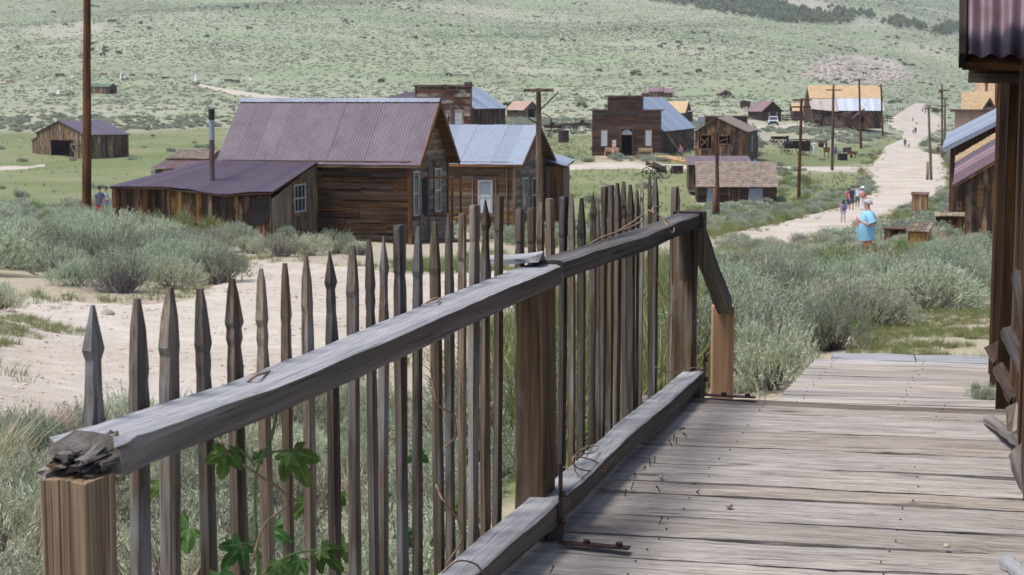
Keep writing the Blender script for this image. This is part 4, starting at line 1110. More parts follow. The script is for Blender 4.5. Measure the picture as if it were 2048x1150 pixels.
    wall(b.e, (x0, 0, 0), (1, 0, 0), (0, -1, 0), -x0, -.5, zb, .4, M['far_v'], 'v', joined=True)
    slab(b.e, [(0, 0, -.5), (0, D, -.5), (0, D, zb), (0, yr, zr), (0, 3, zm), (0, 0, zb)], (-.06, 0, 0), M['far_v'], 'wall'); slab(b.e, [(x0, 0, -.5), (x0, D, -.5), (x0, D, zb), (x0, yr, zr), (x0, 3, zm), (x0, 0, zb)], (.06, 0, 0), M['far_v'], 'wall')
    slab(b.e, [(x0, D, -.5), (0, D, -.5), (0, D, zb), (x0, D, zb)], (0, -.06, 0), M['far_v'], 'wall')
    shingles(b.e, (x0 - .3, 3, zm + .05), (.5, 3, zm + .05), (.5, yr, zr), (x0 - .3, yr, zr), 18, 60, M['shingle_new'], .05)
    slab(b.e, [(x0 - .3, yr, zr), (.5, yr, zr), (.5, D + .3, zb), (x0 - .3, D + .3, zb)], (0, 0, -.06), M['shingle_new'], 'rear_roof')
    corrugated(b.e, (gx, -.5, zb + .05), (.3, -.5, zb + .05), (.3, 3.1, zm + .12), (gx, 3.1, zm + .12), 14, M['roof_patch'], .35, .03)
    corrugated(b.e, (x0 - .4, -.8, zb + .4), (gx - .1, -.8, zb - .1), (gx - .1, 3.1, zm + .02), (x0 - .4, 3.1, zm + .02), 6, M['roof_patch2'], .35, .03)
    bar(b.e, (.45, 3, zm - .1), (.45, yr, zr - .1), .1, .5, M['trim'], 'barge_board')
    g0, g1 = b.xat(1702), b.xat(1744); gm = b.xat(1721); z1, z2 = b.zat(g0, -3, 238), b.zat(gm, -3, 221)
    wall(b.e, (g0, -3, 0), (1, 0, 0), (0, -1, 0), g1 - g0, -.5, [(0, z1), (gm - g0, z2), (g1 - g0, z1 - .3)], .35, M['far_v'], 'v', [(1.2, 2.2, .6, 2.)], joined=True)
    for q in (((g0 - .3, -3.3, z1 - .1), (gm, -3.3, z2 + .05), (gm, .0, z2 + .05), (g0 - .3, 0., z1 - .1)), ((gm, -3.3, z2 + .05), (g1 + .5, -3.3, z1 - .5), (g1 + .5, 0, z1 - .5), (gm, 0, z2 + .05))): slab(b.e, q, (0, 0, .12), M['roof_purple'], 'porch_roof')
    slab(b.e, [(g1 - .05, -3, -.5), (g1 - .05, 0, -.5), (g1 - .05, 0, z1 - .3), (g1 - .05, -3, z1 - .3)], (.05, 0, 0), M['far_v'], 'porch_wall'); slab(b.e, [(g0, -3, -.5), (g0, 0, -.5), (g0, 0, z1), (g0, -3, z1)], (.05, 0, 0), M['far_v'], 'porch_wall')
    k0 = b.xat(1646); slab(b.e, [(k0, -1.8, -.5), (g0 - .1, -1.8, -.5), (g0 - .1, -1.8, b.zat(g0, -1.8, 222)), (k0, -1.8, b.zat(k0, -1.8, 236))], (0, 1.75, 0), M['far_v'], 'lean_to')
    slab(b.e, [(b.xat(1629), -.08, 1.2), (b.xat(1644), -.08, 1.2), (b.xat(1644), -.08, 2.2), (b.xat(1629), -.08, 2.2)], (0, .04, 0), M['grey_siding'], 'shutter')
    b.foot(x0, 0, -3, D)
    b = Bld('hall_annex', 'low house with tan roof between the mauve-roofed cabin and great barn', 'house', 1630, 243, 362, 3)
    x0 = b.xat(1587); gable(b, x0, 0, 0, 6, b.zat(0, 0, 221), b.zat(0, 3, 206), 'x', 'f', 'far_h', 'h', .4, True, 'sh', 'shingle_new', .3, .3, nr=6, nc=20)
    window(b.e, (0, 0, 0), (1, 0, 0), (0, -1, 0), b.xat(1605), b.xat(1609), .9, 2.3, 1, 2, 'trim_pale', 'curtain', .1)
    # tan-roofed house behind the store
    b = Bld('cottage', 'cottage with tan shingle roof half hidden behind the store', 'cottage', 1368, 240, 330, 14)
    x0 = b.xat(1318); gable(b, x0, 0, 0, abs(b.yat(1380)), b.zat(0, 0, 225), b.zat(0, 3, 203), 'x', 'fr', 'far_h', 'h', .35, True, 'sh', 'shingle_new', .3, .3, nr=8, nc=22)
    b = Bld('lean_shed', 'tiny grey shed right beside the tan-roofed cottage', 'shed', 1385, 243, 318, 6)
    x0 = b.xat(1376); gable(b, x0, 0, 0, 2, b.zat(0, 0, 224), b.zat(0, 1, 222), 'x', 'fr', 'far_v', 'v', .3, True, 'corr', 'roof_mauve', .1, .1, 2, .4, .02)
    # orange-roofed house between the hall and the pole
    b = Bld('farm_house', 'low brown house with pink-tan roof behind the crossarm pole', 'house', 1049, 236, 330, -20)
    xr = b.xat(1078); D = abs(b.yat(1014)); ze = b.zat(0, 0, 218)
    gable(b, 0, xr, 0, D, ze, b.zat(xr / 2, 0, 203), 'y', 'fl', 'far_h', 'h', .35, True, 'sh', 'shingle_pink', .3, .3, nr=8, nc=24, holes={'f': [(.9, 1.9, .1, 1.7)], 'l': [(D * .45, D * .45 + 1.4, 1., 2.)]}, wms={'f': ('far_tan', 'v', True)})
    # hillside sheds
    b = Bld('hillside_house', 'mauve-roofed plank shed pair high on the slope above the store', 'shed', 1345, 196, 450, 6)
    x0 = b.xat(1298); xm = b.xat(1325); ze = b.zat(0, 0, 185)
    gable(b, x0, xm, 0, 5, ze + .3, b.zat(0, 2.5, 174), 'x', 'fr', 'far_tan', 'v', .35, True, 'corr', 'roof_mauve', .25, .2, 3, .5, .03); gable(b, xm + .1, 0, .3, 5, ze, b.zat(0, 2.5, 178), 'x', 'fr', 'far_tan', 'v', .35, True, 'corr', 'roof_mauve', .25, .2, 3, .5, .03)
    x3 = b.xat(1283); gable(b, x3, x0 - .1, .5, 4, b.zat(0, 0, 187), b.zat(0, 0, 184), 'x', 'fr', 'far_v', 'v', .35, True, 'corr', 'roof_mauve', .1, .1, 2, .5, .03)
    b = Bld('lone_shed', 'tiny lone grey shed on the open slope', 'shed', 1463, 194, 460, -12)
    xr = b.xat(1440); gable(b, xr, 0, 0, 3, b.zat(0, 0, 187), b.zat(xr / 2, 0, 180), 'y', 'fl', 'grey_siding', 'v', .35, True, 'corr', 'roof_mauve', .2, .2, 2, .5, .03, holes={'f': [(1.3, 1.9, 0, 1.1)]})
    # cemetery shed
    b = Bld('cemetery_shed', 'small plank shed with green roof among the graves on the left slope', 'shed', 219, 193, 430, 32)
    x0 = b.xat(176); D = b.yat(234); ze = b.zat(0, 0, 173)
    gable(b, x0, 0, 0, D, ze, b.zat(0, D / 2, 168), 'x', 'fr', 'far_tan', 'v', .45, True, 'corr', 'roof_green', .2, .15, 4, .4, .03, wms={'r': ('trim', 'v', True)}, holes={'r': [(D * .25, D * .5, 0, 1.8)]})
    # barn at the left
    b = Bld('hay_barn', 'weathered plank barn with wide dark doorway in the left meadow', 'barn', 174, 321, 215, -38)
    ze = b.zat(0, 0, 270); xr = b.xat(258); D = abs(b.yat(75)); 
    # gable end is the left face: built along y
    gm = b.yat(122); zr = b.zat(0, gm, 242)
    ha, hb = sorted((b.yat(104), b.yat(147))); hz = b.zat(0, (ha + hb) / 2, 280)
    rf = gm / D
    gable(b, 0, xr, 0, D, ze, zr, 'x', 'fl', 'barn_v', 'v', .34, True, 'corr', 'roof_purple', .25, .25, 8, .3, .02, holes={'l': [(ha, hb, -.5, hz)]}, rfrac=rf)
    for yy in (ha, hb): bar(b.e, (-.08, yy, -.3), (-.08, yy, hz + .1), .12, .16, M['trim'], 'door_frame')
    bar(b.e, (-.08, ha, hz + .08), (-.08, hb, hz + .08), .12, .2, M['trim'], 'door_frame')
    gt = slab(b.e, [(-.4, ha - 2.3, 1.9), (-.4, ha - .1, 1.9), (-.4, ha - .1, 2.05), (-.4, ha - 2.3, 2.05)], (.06, 0, 0), M['grey_siding'], 'gate')
    bar(gt, (-.37, ha - .1, 0), (-.37, ha - .1, 2.1), .1, .1, M['grey_siding'], 'gate_post'); bar(gt, (-.44, ha - 2.2, .2), (-.44, ha - .1, 1.9), .05, .14, M['grey_siding'], 'gate_brace'); bar(gt, (-.37, ha - 2.3, 0), (-.37, ha - 2.3, 2.1), .1, .1, M['grey_siding'], 'gate_post')
    y2 = b.yat(62); z1 = b.zat(0, D, 283)
    wall(b.e, (.3, D, 0), (0, 1, 0), (-1, 0, 0), y2 - D, -.4, [(0, z1 + .5), (y2 - D, z1)], .34, M['barn_v'], 'v', joined=True, name='lean_to_boarding')
    slab(b.e, [(.1, D + .05, z1 + .6), (.1, y2 + .2, z1 + .05), (xr, y2 + .2, z1 + .05), (xr, D + .05, z1 + .6)], (0, 0, .08), M['roof_purple'], 'lean_to_roof')
    # small shingled house behind the lean-to
    b = Bld('back_cottage', 'little house with tan shingle roof and mauve eave behind the long lean-to', 'cottage', 405, 400, 100, 14)
    x0 = b.xat(312); ze = b.zat(0, 0, 328); zr = b.zat(0, 2.2, 301); D = 4.4
    gable(b, x0 + .6, 0, 0.6, D, ze + .25, zr, 'x', 'fr', 'barn_v', 'v', .22, True, 'sh', 'shingle', .1, .15, nr=12, nc=34, z0=-.3)
    corrugated(b.e, (x0, -.6, ze - .25), (.1, -.6, ze - .25), (.1, .55, ze + .2), (x0 + .4, .55, ze + .2), 6, M['roof_rust'], .15, .015)
    wall(b.e, (x0 + .2, -.4, 0), (1, 0, 0), (0, -1, 0), -x0 - .3, -.3, ze - .3, .22, M['barn_v'], 'v', joined=True)
    b.foot(x0, 0, -.5, D)
M['shingle_mauve'] = plain('mauve grey shingle', (.2, .155, .17), .9, 0, .4, 2.)
M['shingle_pink'] = plain('pinkish shingle', (.4, .265, .2), .9, 0, .25, 1.)
M['roof_green'] = plain('green tar roof', (.09, .13, .105), .8, 0, .3, 1.)
M['roof_patch'] = roofmetal('patched tin', (.43, .47, .52), (.33, .24, .2), .28, .4, .5, scale=.35)
M['roof_patch2'] = roofmetal('dull tin', (.42, .36, .3), (.3, .27, .25), .4, .3, .55, scale=.4)
town()

# ------------------------------------------------------------------ buildings right of the street
def right_side():
    # brown shed with rusted iron roof
    b = Bld('plank_shed', 'tall brown plank shed with sloping rusted roof beside the near wall', 'shed', 1928, 476, 58, 14.9)
    e = b.e; xr = b.xat(2100); zl = b.zat(0, 0, 358); sl = .62
    zrr = zl + xr * sl
    wall(e, (0, 0, 0), (1, 0, 0), (0, -1, 0), xr, -.5, [(0, zl), (xr, zrr)], .22, M['plank'], 'v', jit=.02, name='plank')
    slab(e, [(0, 0, -.5), (0, 3, -.5), (0, 3, zl), (0, 0, zl)], (.04, 0, 0), M['plank'], 'wall'); slab(e, [(xr, 0, -.5), (xr, 3, -.5), (xr, 3, zrr), (xr, 0, zrr)], (.04, 0, 0), M['plank'], 'wall')
    slab(e, [(0, 3, -.5), (xr, 3, -.5), (xr, 3, zrr), (0, 3, zl)], (0, .04, 0), M['plank'], 'wall')
    a = -.42
    for y0_, y1_, kk in ((-.3, 4.6, 'roof_rust'), (4.4, 8.2, 'roof_mauve'), (8.0, 11.4, 'roof_purple')):
        up_ = .09 * y1_
        corrugated(e, (a, y1_, zl + a * sl + .06 + .03 * y1_), (a, y0_, zl + a * sl + .05 + .03 * max(y0_, 0)), (xr, y0_, zrr + .05 + .03 * max(y0_, 0)), (xr, y1_, zrr + .06 + .03 * y1_), 4, M[kk], rows_=4)
    shingles(e, (a, 15, zl + a * sl + .55), (a, 11.3, zl + a * sl + .42), (xr, 11.3, zrr + .42), (xr, 15, zrr + .55), 24, 16, M['shingle_tan'], .04, 'roof_shingles')
    slab(e, [(a, -.3, zl + a * sl - .05), (xr, -.3, zrr - .05), (xr, -.3, zrr + .03), (a, -.3, zl + a * sl + .03)], (0, .05, 0), M['trim'], 'barge_board')
    slab(e, [(.02, 3.05, -.5), (.02, 15, -.5), (.02, 15, zl + .4), (.02, 3.05, zl + .05)], (.04, 0, 0), M['plank'], 'wall')
    for i, (p0, p1, r0, r1) in enumerate(((1940, 1951, 383, 368), (1942, 1952, 414, 400))):
        xa, xb = b.xat(p0), b.xat(p1); slab(e, [(xa, -.05, b.zat(xa, 0, r0)), (xb, -.05, b.zat(xa, 0, r0)), (xb, -.05, b.zat(xa, 0, r1)), (xa, -.05, b.zat(xa, 0, r1))], (0, .03, 0), M['iron_dark'], 'tin_patch')
    xa = b.xat(1952); slab(e, [(xa, -.05, b.zat(xa, 0, 412)), (xa + .2, -.05, b.zat(xa, 0, 412)), (xa + .2, -.05, b.zat(xa, 0, 370)), (xa, -.05, b.zat(xa, 0, 370))], (0, .03, 0), M['tan_siding'], 'patch_board')
    b.foot(0, xr, 0, 15)
    # tin-roofed building
    b = Bld('tin_roofed_house', 'brown house with broad pale blue tin roof on the right of the street', 'house', 1896, 455, 78, 16)
    e = b.e; xr = b.xat(2080); ze = b.zat(0, 0, 292); sl = .52
    zr = ze + xr * sl
    wall(e, (0, 0, 0), (1, 0, 0), (0, -1, 0), xr, -.6, [(0, ze), (xr, zr)], .24, M['siding'], 'v', name='plank', jit=.02)
    slab(e, [(0, 0, -.6), (0, 6, -.6), (0, 6, ze), (0, 0, ze)], (.04, 0, 0), M['siding'], 'wall'); slab(e, [(0, 6, -.6), (xr, 6, -.6), (xr, 6, zr), (0, 6, ze)], (0, .04, 0), M['siding'], 'wall')
    slab(e, [(xr, 0, -.6), (xr, 6, -.6), (xr, 6, zr), (xr, 0, zr)], (.04, 0, 0), M['siding'], 'wall')
    for q in range(1):
        P = [V3((-.35, 6.4, ze + .45)), V3((-.35, -.9, ze - .12)), V3((xr, -.9, zr + .1)), V3((xr, 6.4, zr + .7))]
        slab(e, [p - V3((0, 0, .06)) for p in P], (0, 0, -.08), M['trim'], 'roof_deck')
        corrugated(e, *P, 8, M['roof_blue'], .09, .006, rows_=4)
    bar(e, (-.3, -.9, ze - .2), (xr, -.9, zr + .02), .05, .16, M['galv'], 'fascia')
    xa, xb = b.xat(1912), b.xat(1922); window(e, (0, 0, 0), (1, 0, 0), (0, -1, 0), xa, xb, b.zat(xa, 0, 432), b.zat(xa, 0, 402), 1, 2, 'trim', 'glass', .06)
    b.foot(0, xr, -1, 6)
    # stone-fronted house with flat parapet and shingled houses beyond
    b = Bld('flat_topped_house', 'pinkish shingle-walled house with dark flat cornice beyond the tin roof', 'house', 1908, 290, 190, 15.5)
    e = b.e; xr = b.xat(2060); zt = b.zat(0, 0, 223)
    shingles(e, (0, -.02, -.5), (xr, -.02, -.5), (xr, 0, zt), (0, 0, zt), 16, 50, M['shingle_pink'], .03, 'wall_shingles')
    slab(e, [(0, 0, -.5), (0, 7, -.5), (0, 7, zt), (0, 0, zt)], (.05, 0, 0), M['shingle_pink'], 'wall'); slab(e, [(0, 7, -.5), (xr, 7, -.5), (xr, 7, zt), (0, 7, zt)], (0, .05, 0), M['shingle_pink'], 'wall')
    slab(e, [(xr, 0, -.5), (xr, 7, -.5), (xr, 7, zt), (xr, 0, zt)], (.05, 0, 0), M['shingle_pink'], 'wall')
    slab(e, [(-.5, -.5, zt), (xr, -.5, zt), (xr, 7.3, zt), (-.5, 7.3, zt)], (0, 0, .22), M['trim'], 'cornice'); b.foot(0, xr, 0, 7)
    b = Bld('shingled_house', 'house with tan shingle roof and dark front gable above the flat cornice', 'house', 1922, 270, 225, 15.5)
    e = b.e; xr = b.xat(2040); ze = b.zat(0, 0, 219); zr = b.zat(0, 3, 184)
    gable(b, 0, xr, 0, 6, ze, zr, 'x', 'fl', 'far_h', 'h', .3, True, 'sh', 'shingle_tan', .35, .1, nr=16, nc=40)
    g0, g1, gm = b.xat(1961), b.xat(1992), b.xat(1978); zg = b.zat(gm, -1, 197)
    wall(e, (g0 + .4, -1, 0), (1, 0, 0), (0, -1, 0), g1 - g0 - .8, 0, [(0, ze - .3), (gm - g0 - .4, zg - .3), (g1 - g0 - .8, ze - .3)], .3, M['far_h'], 'h', joined=True, name='dormer_boarding')
    bar(e, (g0, -1.2, ze - .3), (gm, -1.2, zg), .5, .2, M['trim'], 'dormer_rafter'); bar(e, (g1, -1.2, ze - .3), (gm, -1.2, zg), .5, .2, M['trim'], 'dormer_rafter')
    for q in (((g0, -1.2, ze - .25), (gm, -1.2, zg + .1), (gm, 2, zg + .1), (g0, 2, ze - .25)), ((gm, -1.2, zg + .1), (g1, -1.2, ze - .25), (g1, 2, ze - .25), (gm, 2, zg + .1))): slab(e, q, (0, 0, .1), M['shingle_tan'], 'dormer_roof')
    slab(e, [(gm - .7, -1.1, ze - .2), (gm + .5, -1.1, ze - .2), (gm + .5, -1.1, ze + .35), (gm - .7, -1.1, ze + .35)], (0, .05, 0), M['roof_mauve'], 'dormer_panel')
    xc = b.xat(1970); mb = MB(); mb.box((xc, 3.2, b.zat(xc, 3.2, 177)), (.38, .38, 1.4)); ch = mb.build('chimney', M['brick'], e); mb = MB(); mb.box((xc, 3.2, b.zat(xc, 3.2, 166.5)), (.5, .5, .14)); mb.build('chimney_cap', M['brick'], ch)
    b = Bld('tall_house', 'farther house whose plain tan shingle roof tops the right-hand row', 'house', 1948, 260, 275, 15.5)
    xr = b.xat(2050); gable(b, 0, xr, 0, 7, b.zat(0, 0, 190), b.zat(0, 3.5, 154), 'x', 'fl', 'far_h', 'h', .3, True, 'sh', 'shingle_tan', .3, .1, nr=16, nc=36)
    # outhouse-size boxes
    def box_hut(name, label, px0, px1, r_base, r_top, d, phi, mat, depth, tilt=.1, roofm='trim', rw=.16):
        b = Bld(name, label, 'box', px0, r_base, d, phi)
        xr = b.xat(px1); zt = b.zat(0, 0, r_top)
        wall(b.e, (0, 0, 0), (1, 0, 0), (0, -1, 0), xr, -.1, zt, rw, M[mat], 'v', name='plank')
        for xx, nx_ in ((0, -1), (xr, 1)): wall(b.e, (xx, 0, 0), (0, 1, 0), (nx_, 0, 0), depth, -.1, [(0, zt), (depth, zt + tilt)], rw, M[mat], 'v', name='plank')
        slab(b.e, [(0, depth, -.1), (xr, depth, -.1), (xr, depth, zt + tilt), (0, depth, zt + tilt)], (0, .03, 0), M[mat], 'back')
        n = 5
        for k in range(n): slab(b.e, [(-.1 + (xr + .2) * k / n, -.12, zt + .03), (-.11 + (xr + .2) * (k + 1) / n, -.12, zt + .03), (-.11 + (xr + .2) * (k + 1) / n, depth + .1, zt + tilt + .04), (-.1 + (xr + .2) * k / n, depth + .1, zt + tilt + .04)], (0, 0, .035), M[roofm], 'roof_board')
        b.foot(0, xr, 0, depth, .1)
        return b, xr, zt
    b, xr, zt = box_hut('wooden_crate', 'upright brown plank crate alone at the right edge of the street', 1824, 1854, 428, 391, 105, 15, 'tan_bright', .9)
    slab(b.e, [(xr * .58, -.05, .35), (xr * .78, -.05, .35), (xr * .78, -.05, .85), (xr * .58, -.05, .85)], (0, .03, 0), M['grey_siding'], 'vent')
    box_hut('wooden_bin', 'dark slant-lidded wooden bin left of the tan bin in the sage', 1770, 1810, 482, 460, 56, 13, 'plank', .7, -.02, 'trim')
    box_hut('wooden_bin', 'tan plank bin with grey board lid in the sage', 1818, 1852, 500, 465, 52, 22, 'tan_bright', .8, .18, 'grey_siding')
    box_hut('wooden_bin', 'dark wooden bin with pale lid against the brown plank shed', 1873, 1924, 464, 434, 64, 15, 'plank', .9, .06, 'trim_pale')
M['tan_bright'] = wood('amber boards', [(.14, .07, .025), (.33, .185, .065), (.46, .29, .12)], 1.2, 16, spread=.35, crack=.6, blotch=.5)
M['shingle_tan'] = plain('tan shingle roof', (.42, .30, .165), .9, 0, .3, 1.6)
right_side()
# ================================================================== boardwalk
DK = lambda Y: -1.46 + .047 * (Y - 5.6)           # deck height
FX0, FT = -1.727, .324                             # fence line X = FX0 + FT * Y
PDIR = V3((.985, -.173, 0)); QDIR = V3((.173, .985, 0))
def deck_hit(px, py, zf):
    a, b = (px - CX) / FPX, (CY - py) / FPX
    y = CT + b * ST
    d = 6.
    for _ in range(30):
        z = (-ST + b * CT) / y * d
        d = d * zf(d) / z
    return V3((a / y * d, d, zf(d)))
def rough_plank(parent, name, L_, w, th, mtx, mat, nseg=14, edge=.006, cup=.004, taper=0., endj=.02, skew=0.):
    """a worn plank: wavy edges, slightly cupped and chewed ends"""
    mb = MB(); V = []
    ph = [U(0, 6.28) for _ in range(6)]
    for i in range(nseg + 1):
        t = i / nseg; x = (t - .5) * L_
        for k, (sy) in enumerate((-1, -.5, 0, .5, 1)):
            wob = edge * (math.sin(t * 9 + ph[0 if sy < 0 else 1]) + .7 * math.sin(t * 23 + ph[2 if sy < 0 else 3]) + U(-.5, .5))
            y = sy * (w / 2 - (taper * t if sy > 0 else 0)) + (wob if abs(sy) == 1 else wob * .3)
            z = th / 2 - cup * (1 - sy * sy) + U(-.0012, .0012) + .003 * math.sin(t * 5 + ph[4]) - (.009 if abs(sy) == 1 else 0)
            dx = U(-endj, endj) if i in (0, nseg) else 0
            V.append((x + dx + skew * y * (1 - t), y, z))
        V.append((x - skew * w / 2 * (1 - t), -w / 2, -th / 2)); V.append((x + skew * w / 2 * (1 - t), w / 2, -th / 2))
    fs = []
    for i in range(nseg):
        a, b_ = i * 7, (i + 1) * 7
        for k in range(4): fs.append((a + k, b_ + k, b_ + k + 1, a + k + 1))
        fs.append((a + 5, b_ + 5, b_, a)); fs.append((a + 4, b_ + 4, b_ + 6, a + 6)); fs.append((a + 6, b_ + 6, b_ + 5, a + 5))
    e = nseg * 7
    fs.append((0, 1, 2, 3, 4, 6, 5)); fs.append((e + 5, e + 6, e + 4, e + 3, e + 2, e + 1, e))
    fs = [tuple(reversed(f)) for f in fs]
    mb.add(V, fs)
    return mb.build(name, mat, parent, mtx)
def boardwalk():
    bw = bpy.data.objects.new('boardwalk', None); COL.objects.link(bw); bw['kind'] = 'structure'
    bw.location = (1, 6, DK(6))
    inv = Matrix.Translation(-V3(bw.location))
    rowsj = [793, 808, 824, 860, 893, 930, 968, 992, 1036, 1078, 1122]
    qs = [deck_hit(1500, r, DK).dot(QDIR) for r in rowsj]
    while qs[-1] > 1.5: qs.append(qs[-1] - U(.2, .27))
    up = V3((0, -.047, 1)).normalized()
    fence_x = lambda q, w: None
    for k, (q1, q0) in enumerate(zip(qs[:-1], qs[1:])):
        q = (q0 + q1) / 2; w = q1 - q0 - U(.012, .026)
        # left end just outside the fence, right end inside the wall
        # solve on the line  P = QDIR*q + PDIR*p
        def solve(fx0, ft):
            # X = fx0 + ft*Y
            return (fx0 + ft * QDIR.y * q - QDIR.x * q) / (PDIR.x - ft * PDIR.y)
        pl = solve(FX0 - .16, FT) + U(-.04, .03); pr = solve(.42, .25) + .35
        c = QDIR * q + PDIR * ((pl + pr) / 2)
        c.z = DK(c.y) - .022 + U(-.007, .004)
        ax = PDIR + V3((0, 0, .047 * PDIR.y)); 
        m = frame_mtx(c, ax, up.cross(ax))
        rough_plank(bw, 'plank', pr - pl, w, .05, inv @ m @ Matrix.Rotation(U(-.004, .004), 4, 'Z') @ Matrix.Rotation(U(-.012, .012), 4, 'X'), M['deck'] if k != 0 else M['rail_side'], 40, .007)
    # joists and front board of the step
    q = qs[0] - .05
    # nails
    nl = MB(); nl.tube([(0, 0, 0), (0, 0, .026)], .002, 5); nl.tube([(0, 0, .026), (0, 0, .028)], .0045, 6)
    nme = nl.mesh('nail'); nme.materials.append(M['iron_dark'])
    fl = MB(); fl.tube([(0, 0, -.001), (0, 0, .0025)], 0.0034, 7); fme = fl.mesh('nail'); fme.materials.append(M['iron_dark'])
    for (px, py, tilt, dr) in ((1358, 865, 70, .5), (1347, 884, 8, 0), (1352, 889, 12, 1), (1344, 893, 25, 3), (1374, 875, 80, 2), (1309, 928, 5, 1), (1300, 934, 5, 2), (1286, 942, 85, 1.2), (1270, 955, 88, 1.5),
                              (1320, 987, 60, 2), (1398, 992, 86, 1.7), (1262, 980, 40, 1), (1318, 1048, 55, 1), (1250, 995, 20, 1), (1100, 1148, 50, 1)):
        P = deck_hit(px, py, DK)
        o = link('nail', nme, None, bw); o.matrix_local = inv @ (Matrix.Translation(P + V3((0, 0, .002 if tilt < 60 else .007))) @ Matrix.Rotation(dr, 4, 'Z') @ Matrix.Rotation(R(tilt), 4, 'Y'))
    for k, (q1, q0) in enumerate(zip(qs[:-1], qs[1:])):
        for wl in (.4, 1.2):
            for qq in (q0 * .75 + q1 * .25, q0 * .25 + q1 * .75):
                p = (FX0 + wl + FT * QDIR.y * qq - QDIR.x * qq) / (PDIR.x - FT * PDIR.y) + U(-.02, .02)
                c = QDIR * qq + PDIR * p; c.z = DK(c.y) + .001
                o = link('nail', fme, None, bw); o.location = c - V3(bw.location)
    # stringer beneath the step
    a = QDIR * (qs[0] - .04) + PDIR * .3; b_ = QDIR * (qs[0] - .04) + PDIR * 2.2
    a.z = DK(a.y) - .13; b_.z = DK(b_.y) - .13
    bar(bw, a - V3(bw.location), b_ - V3(bw.location), .06, .16, M['rail_side'], 'stringer')
    # ---- lower landing
    lo = bpy.data.objects.new('landing', None); COL.objects.link(lo); lo['kind'] = 'structure'
    ZL = -1.56; lo.location = (2, 9, ZL)
    inv2 = Matrix.Translation(-V3(lo.location))
    zf = lambda d: ZL
    jr = [718, 726, 736.5, 749, 762, 775, 790]
    ql = [deck_hit(1700, r, zf).dot(QDIR) for r in jr]
    while ql[-1] > qs[0] + .1: ql.append(ql[-1] - .2)
    for q1, q0 in zip(ql[:-1], ql[1:]):
        q = (q0 + q1) / 2
        pl = (-1.476 + FT * QDIR.y * q - QDIR.x * q) / (PDIR.x - FT * PDIR.y); pr = pl + 2.6
        c = QDIR * q + PDIR * ((pl + pr) / 2); c.z = ZL - .02
        rough_plank(lo, 'plank', pr - pl, q1 - q0 - .007, .04, inv2 @ frame_mtx(c, PDIR, V3((0, 0, 1)).cross(PDIR)), M['deck_new'], 10, .002, .001, endj=.004, skew=.14)
        for k in range(4):
            for qq in (q0 * .75 + q1 * .25, q0 * .25 + q1 * .75):
                c = QDIR * qq + PDIR * (pl + .12 + k * .52 + U(-.01, .01)); c.z = ZL + .001
                o = link('nail', fme, None, lo); o.location = c - V3(lo.location)
    q0 = ql[0]; q1 = deck_hit(1700, 704, zf).dot(QDIR)
    pl = (-1.476 + FT * QDIR.y * q1 - QDIR.x * q1) / (PDIR.x - FT * PDIR.y) + .05
    for k in range(5):
        c = QDIR * ((q0 + q1) / 2) + PDIR * (pl + .25 + k * .5); c.z = ZL - .018
        rough_plank(lo, 'edge_plank', .488, q1 - q0 - .006, .04, inv2 @ frame_mtx(c, PDIR, V3((0, 0, 1)).cross(PDIR)), M['rail'], 6, .002, .001, endj=.003)
    bar(lo, QDIR * q1 + PDIR * (pl + .0) + V3((0, .0, ZL - .13)) - V3(lo.location), QDIR * q1 + PDIR * (pl + 2.6) + V3((0, 0, ZL - .13)) - V3(lo.location), .05, .18, M['rail_side'], 'stringer')
    # pebbles lying on the planks
    for px, py, s, lb in ((1458, 1016, .014, 'single pale pebble in the middle of the deck planks'), (1893, 1097, .012, 'single amber pebble near the right side of the deck'), (1322, 958, .010, 'small grey pebble among bent nails on the deck')):
        P = deck_hit(px, py, DK); mb = MB(); mb.lathe([(.3 * s, 0), (.9 * s, .25 * s), (1. * s, .6 * s), (.6 * s, 1.1 * s), (.05 * s, 1.25 * s)], 8)
        o = mb.build('pebble', M['rock_tan'], None, smooth=True); o.location = P + V3((0, 0, .002)); tag(o, lb, 'pebble')
    FOOT.append([(-2.2, 1), (2.6, 1), (3.4, 10.1), (1.75, 10.75), (-.55, 4)])
boardwalk()

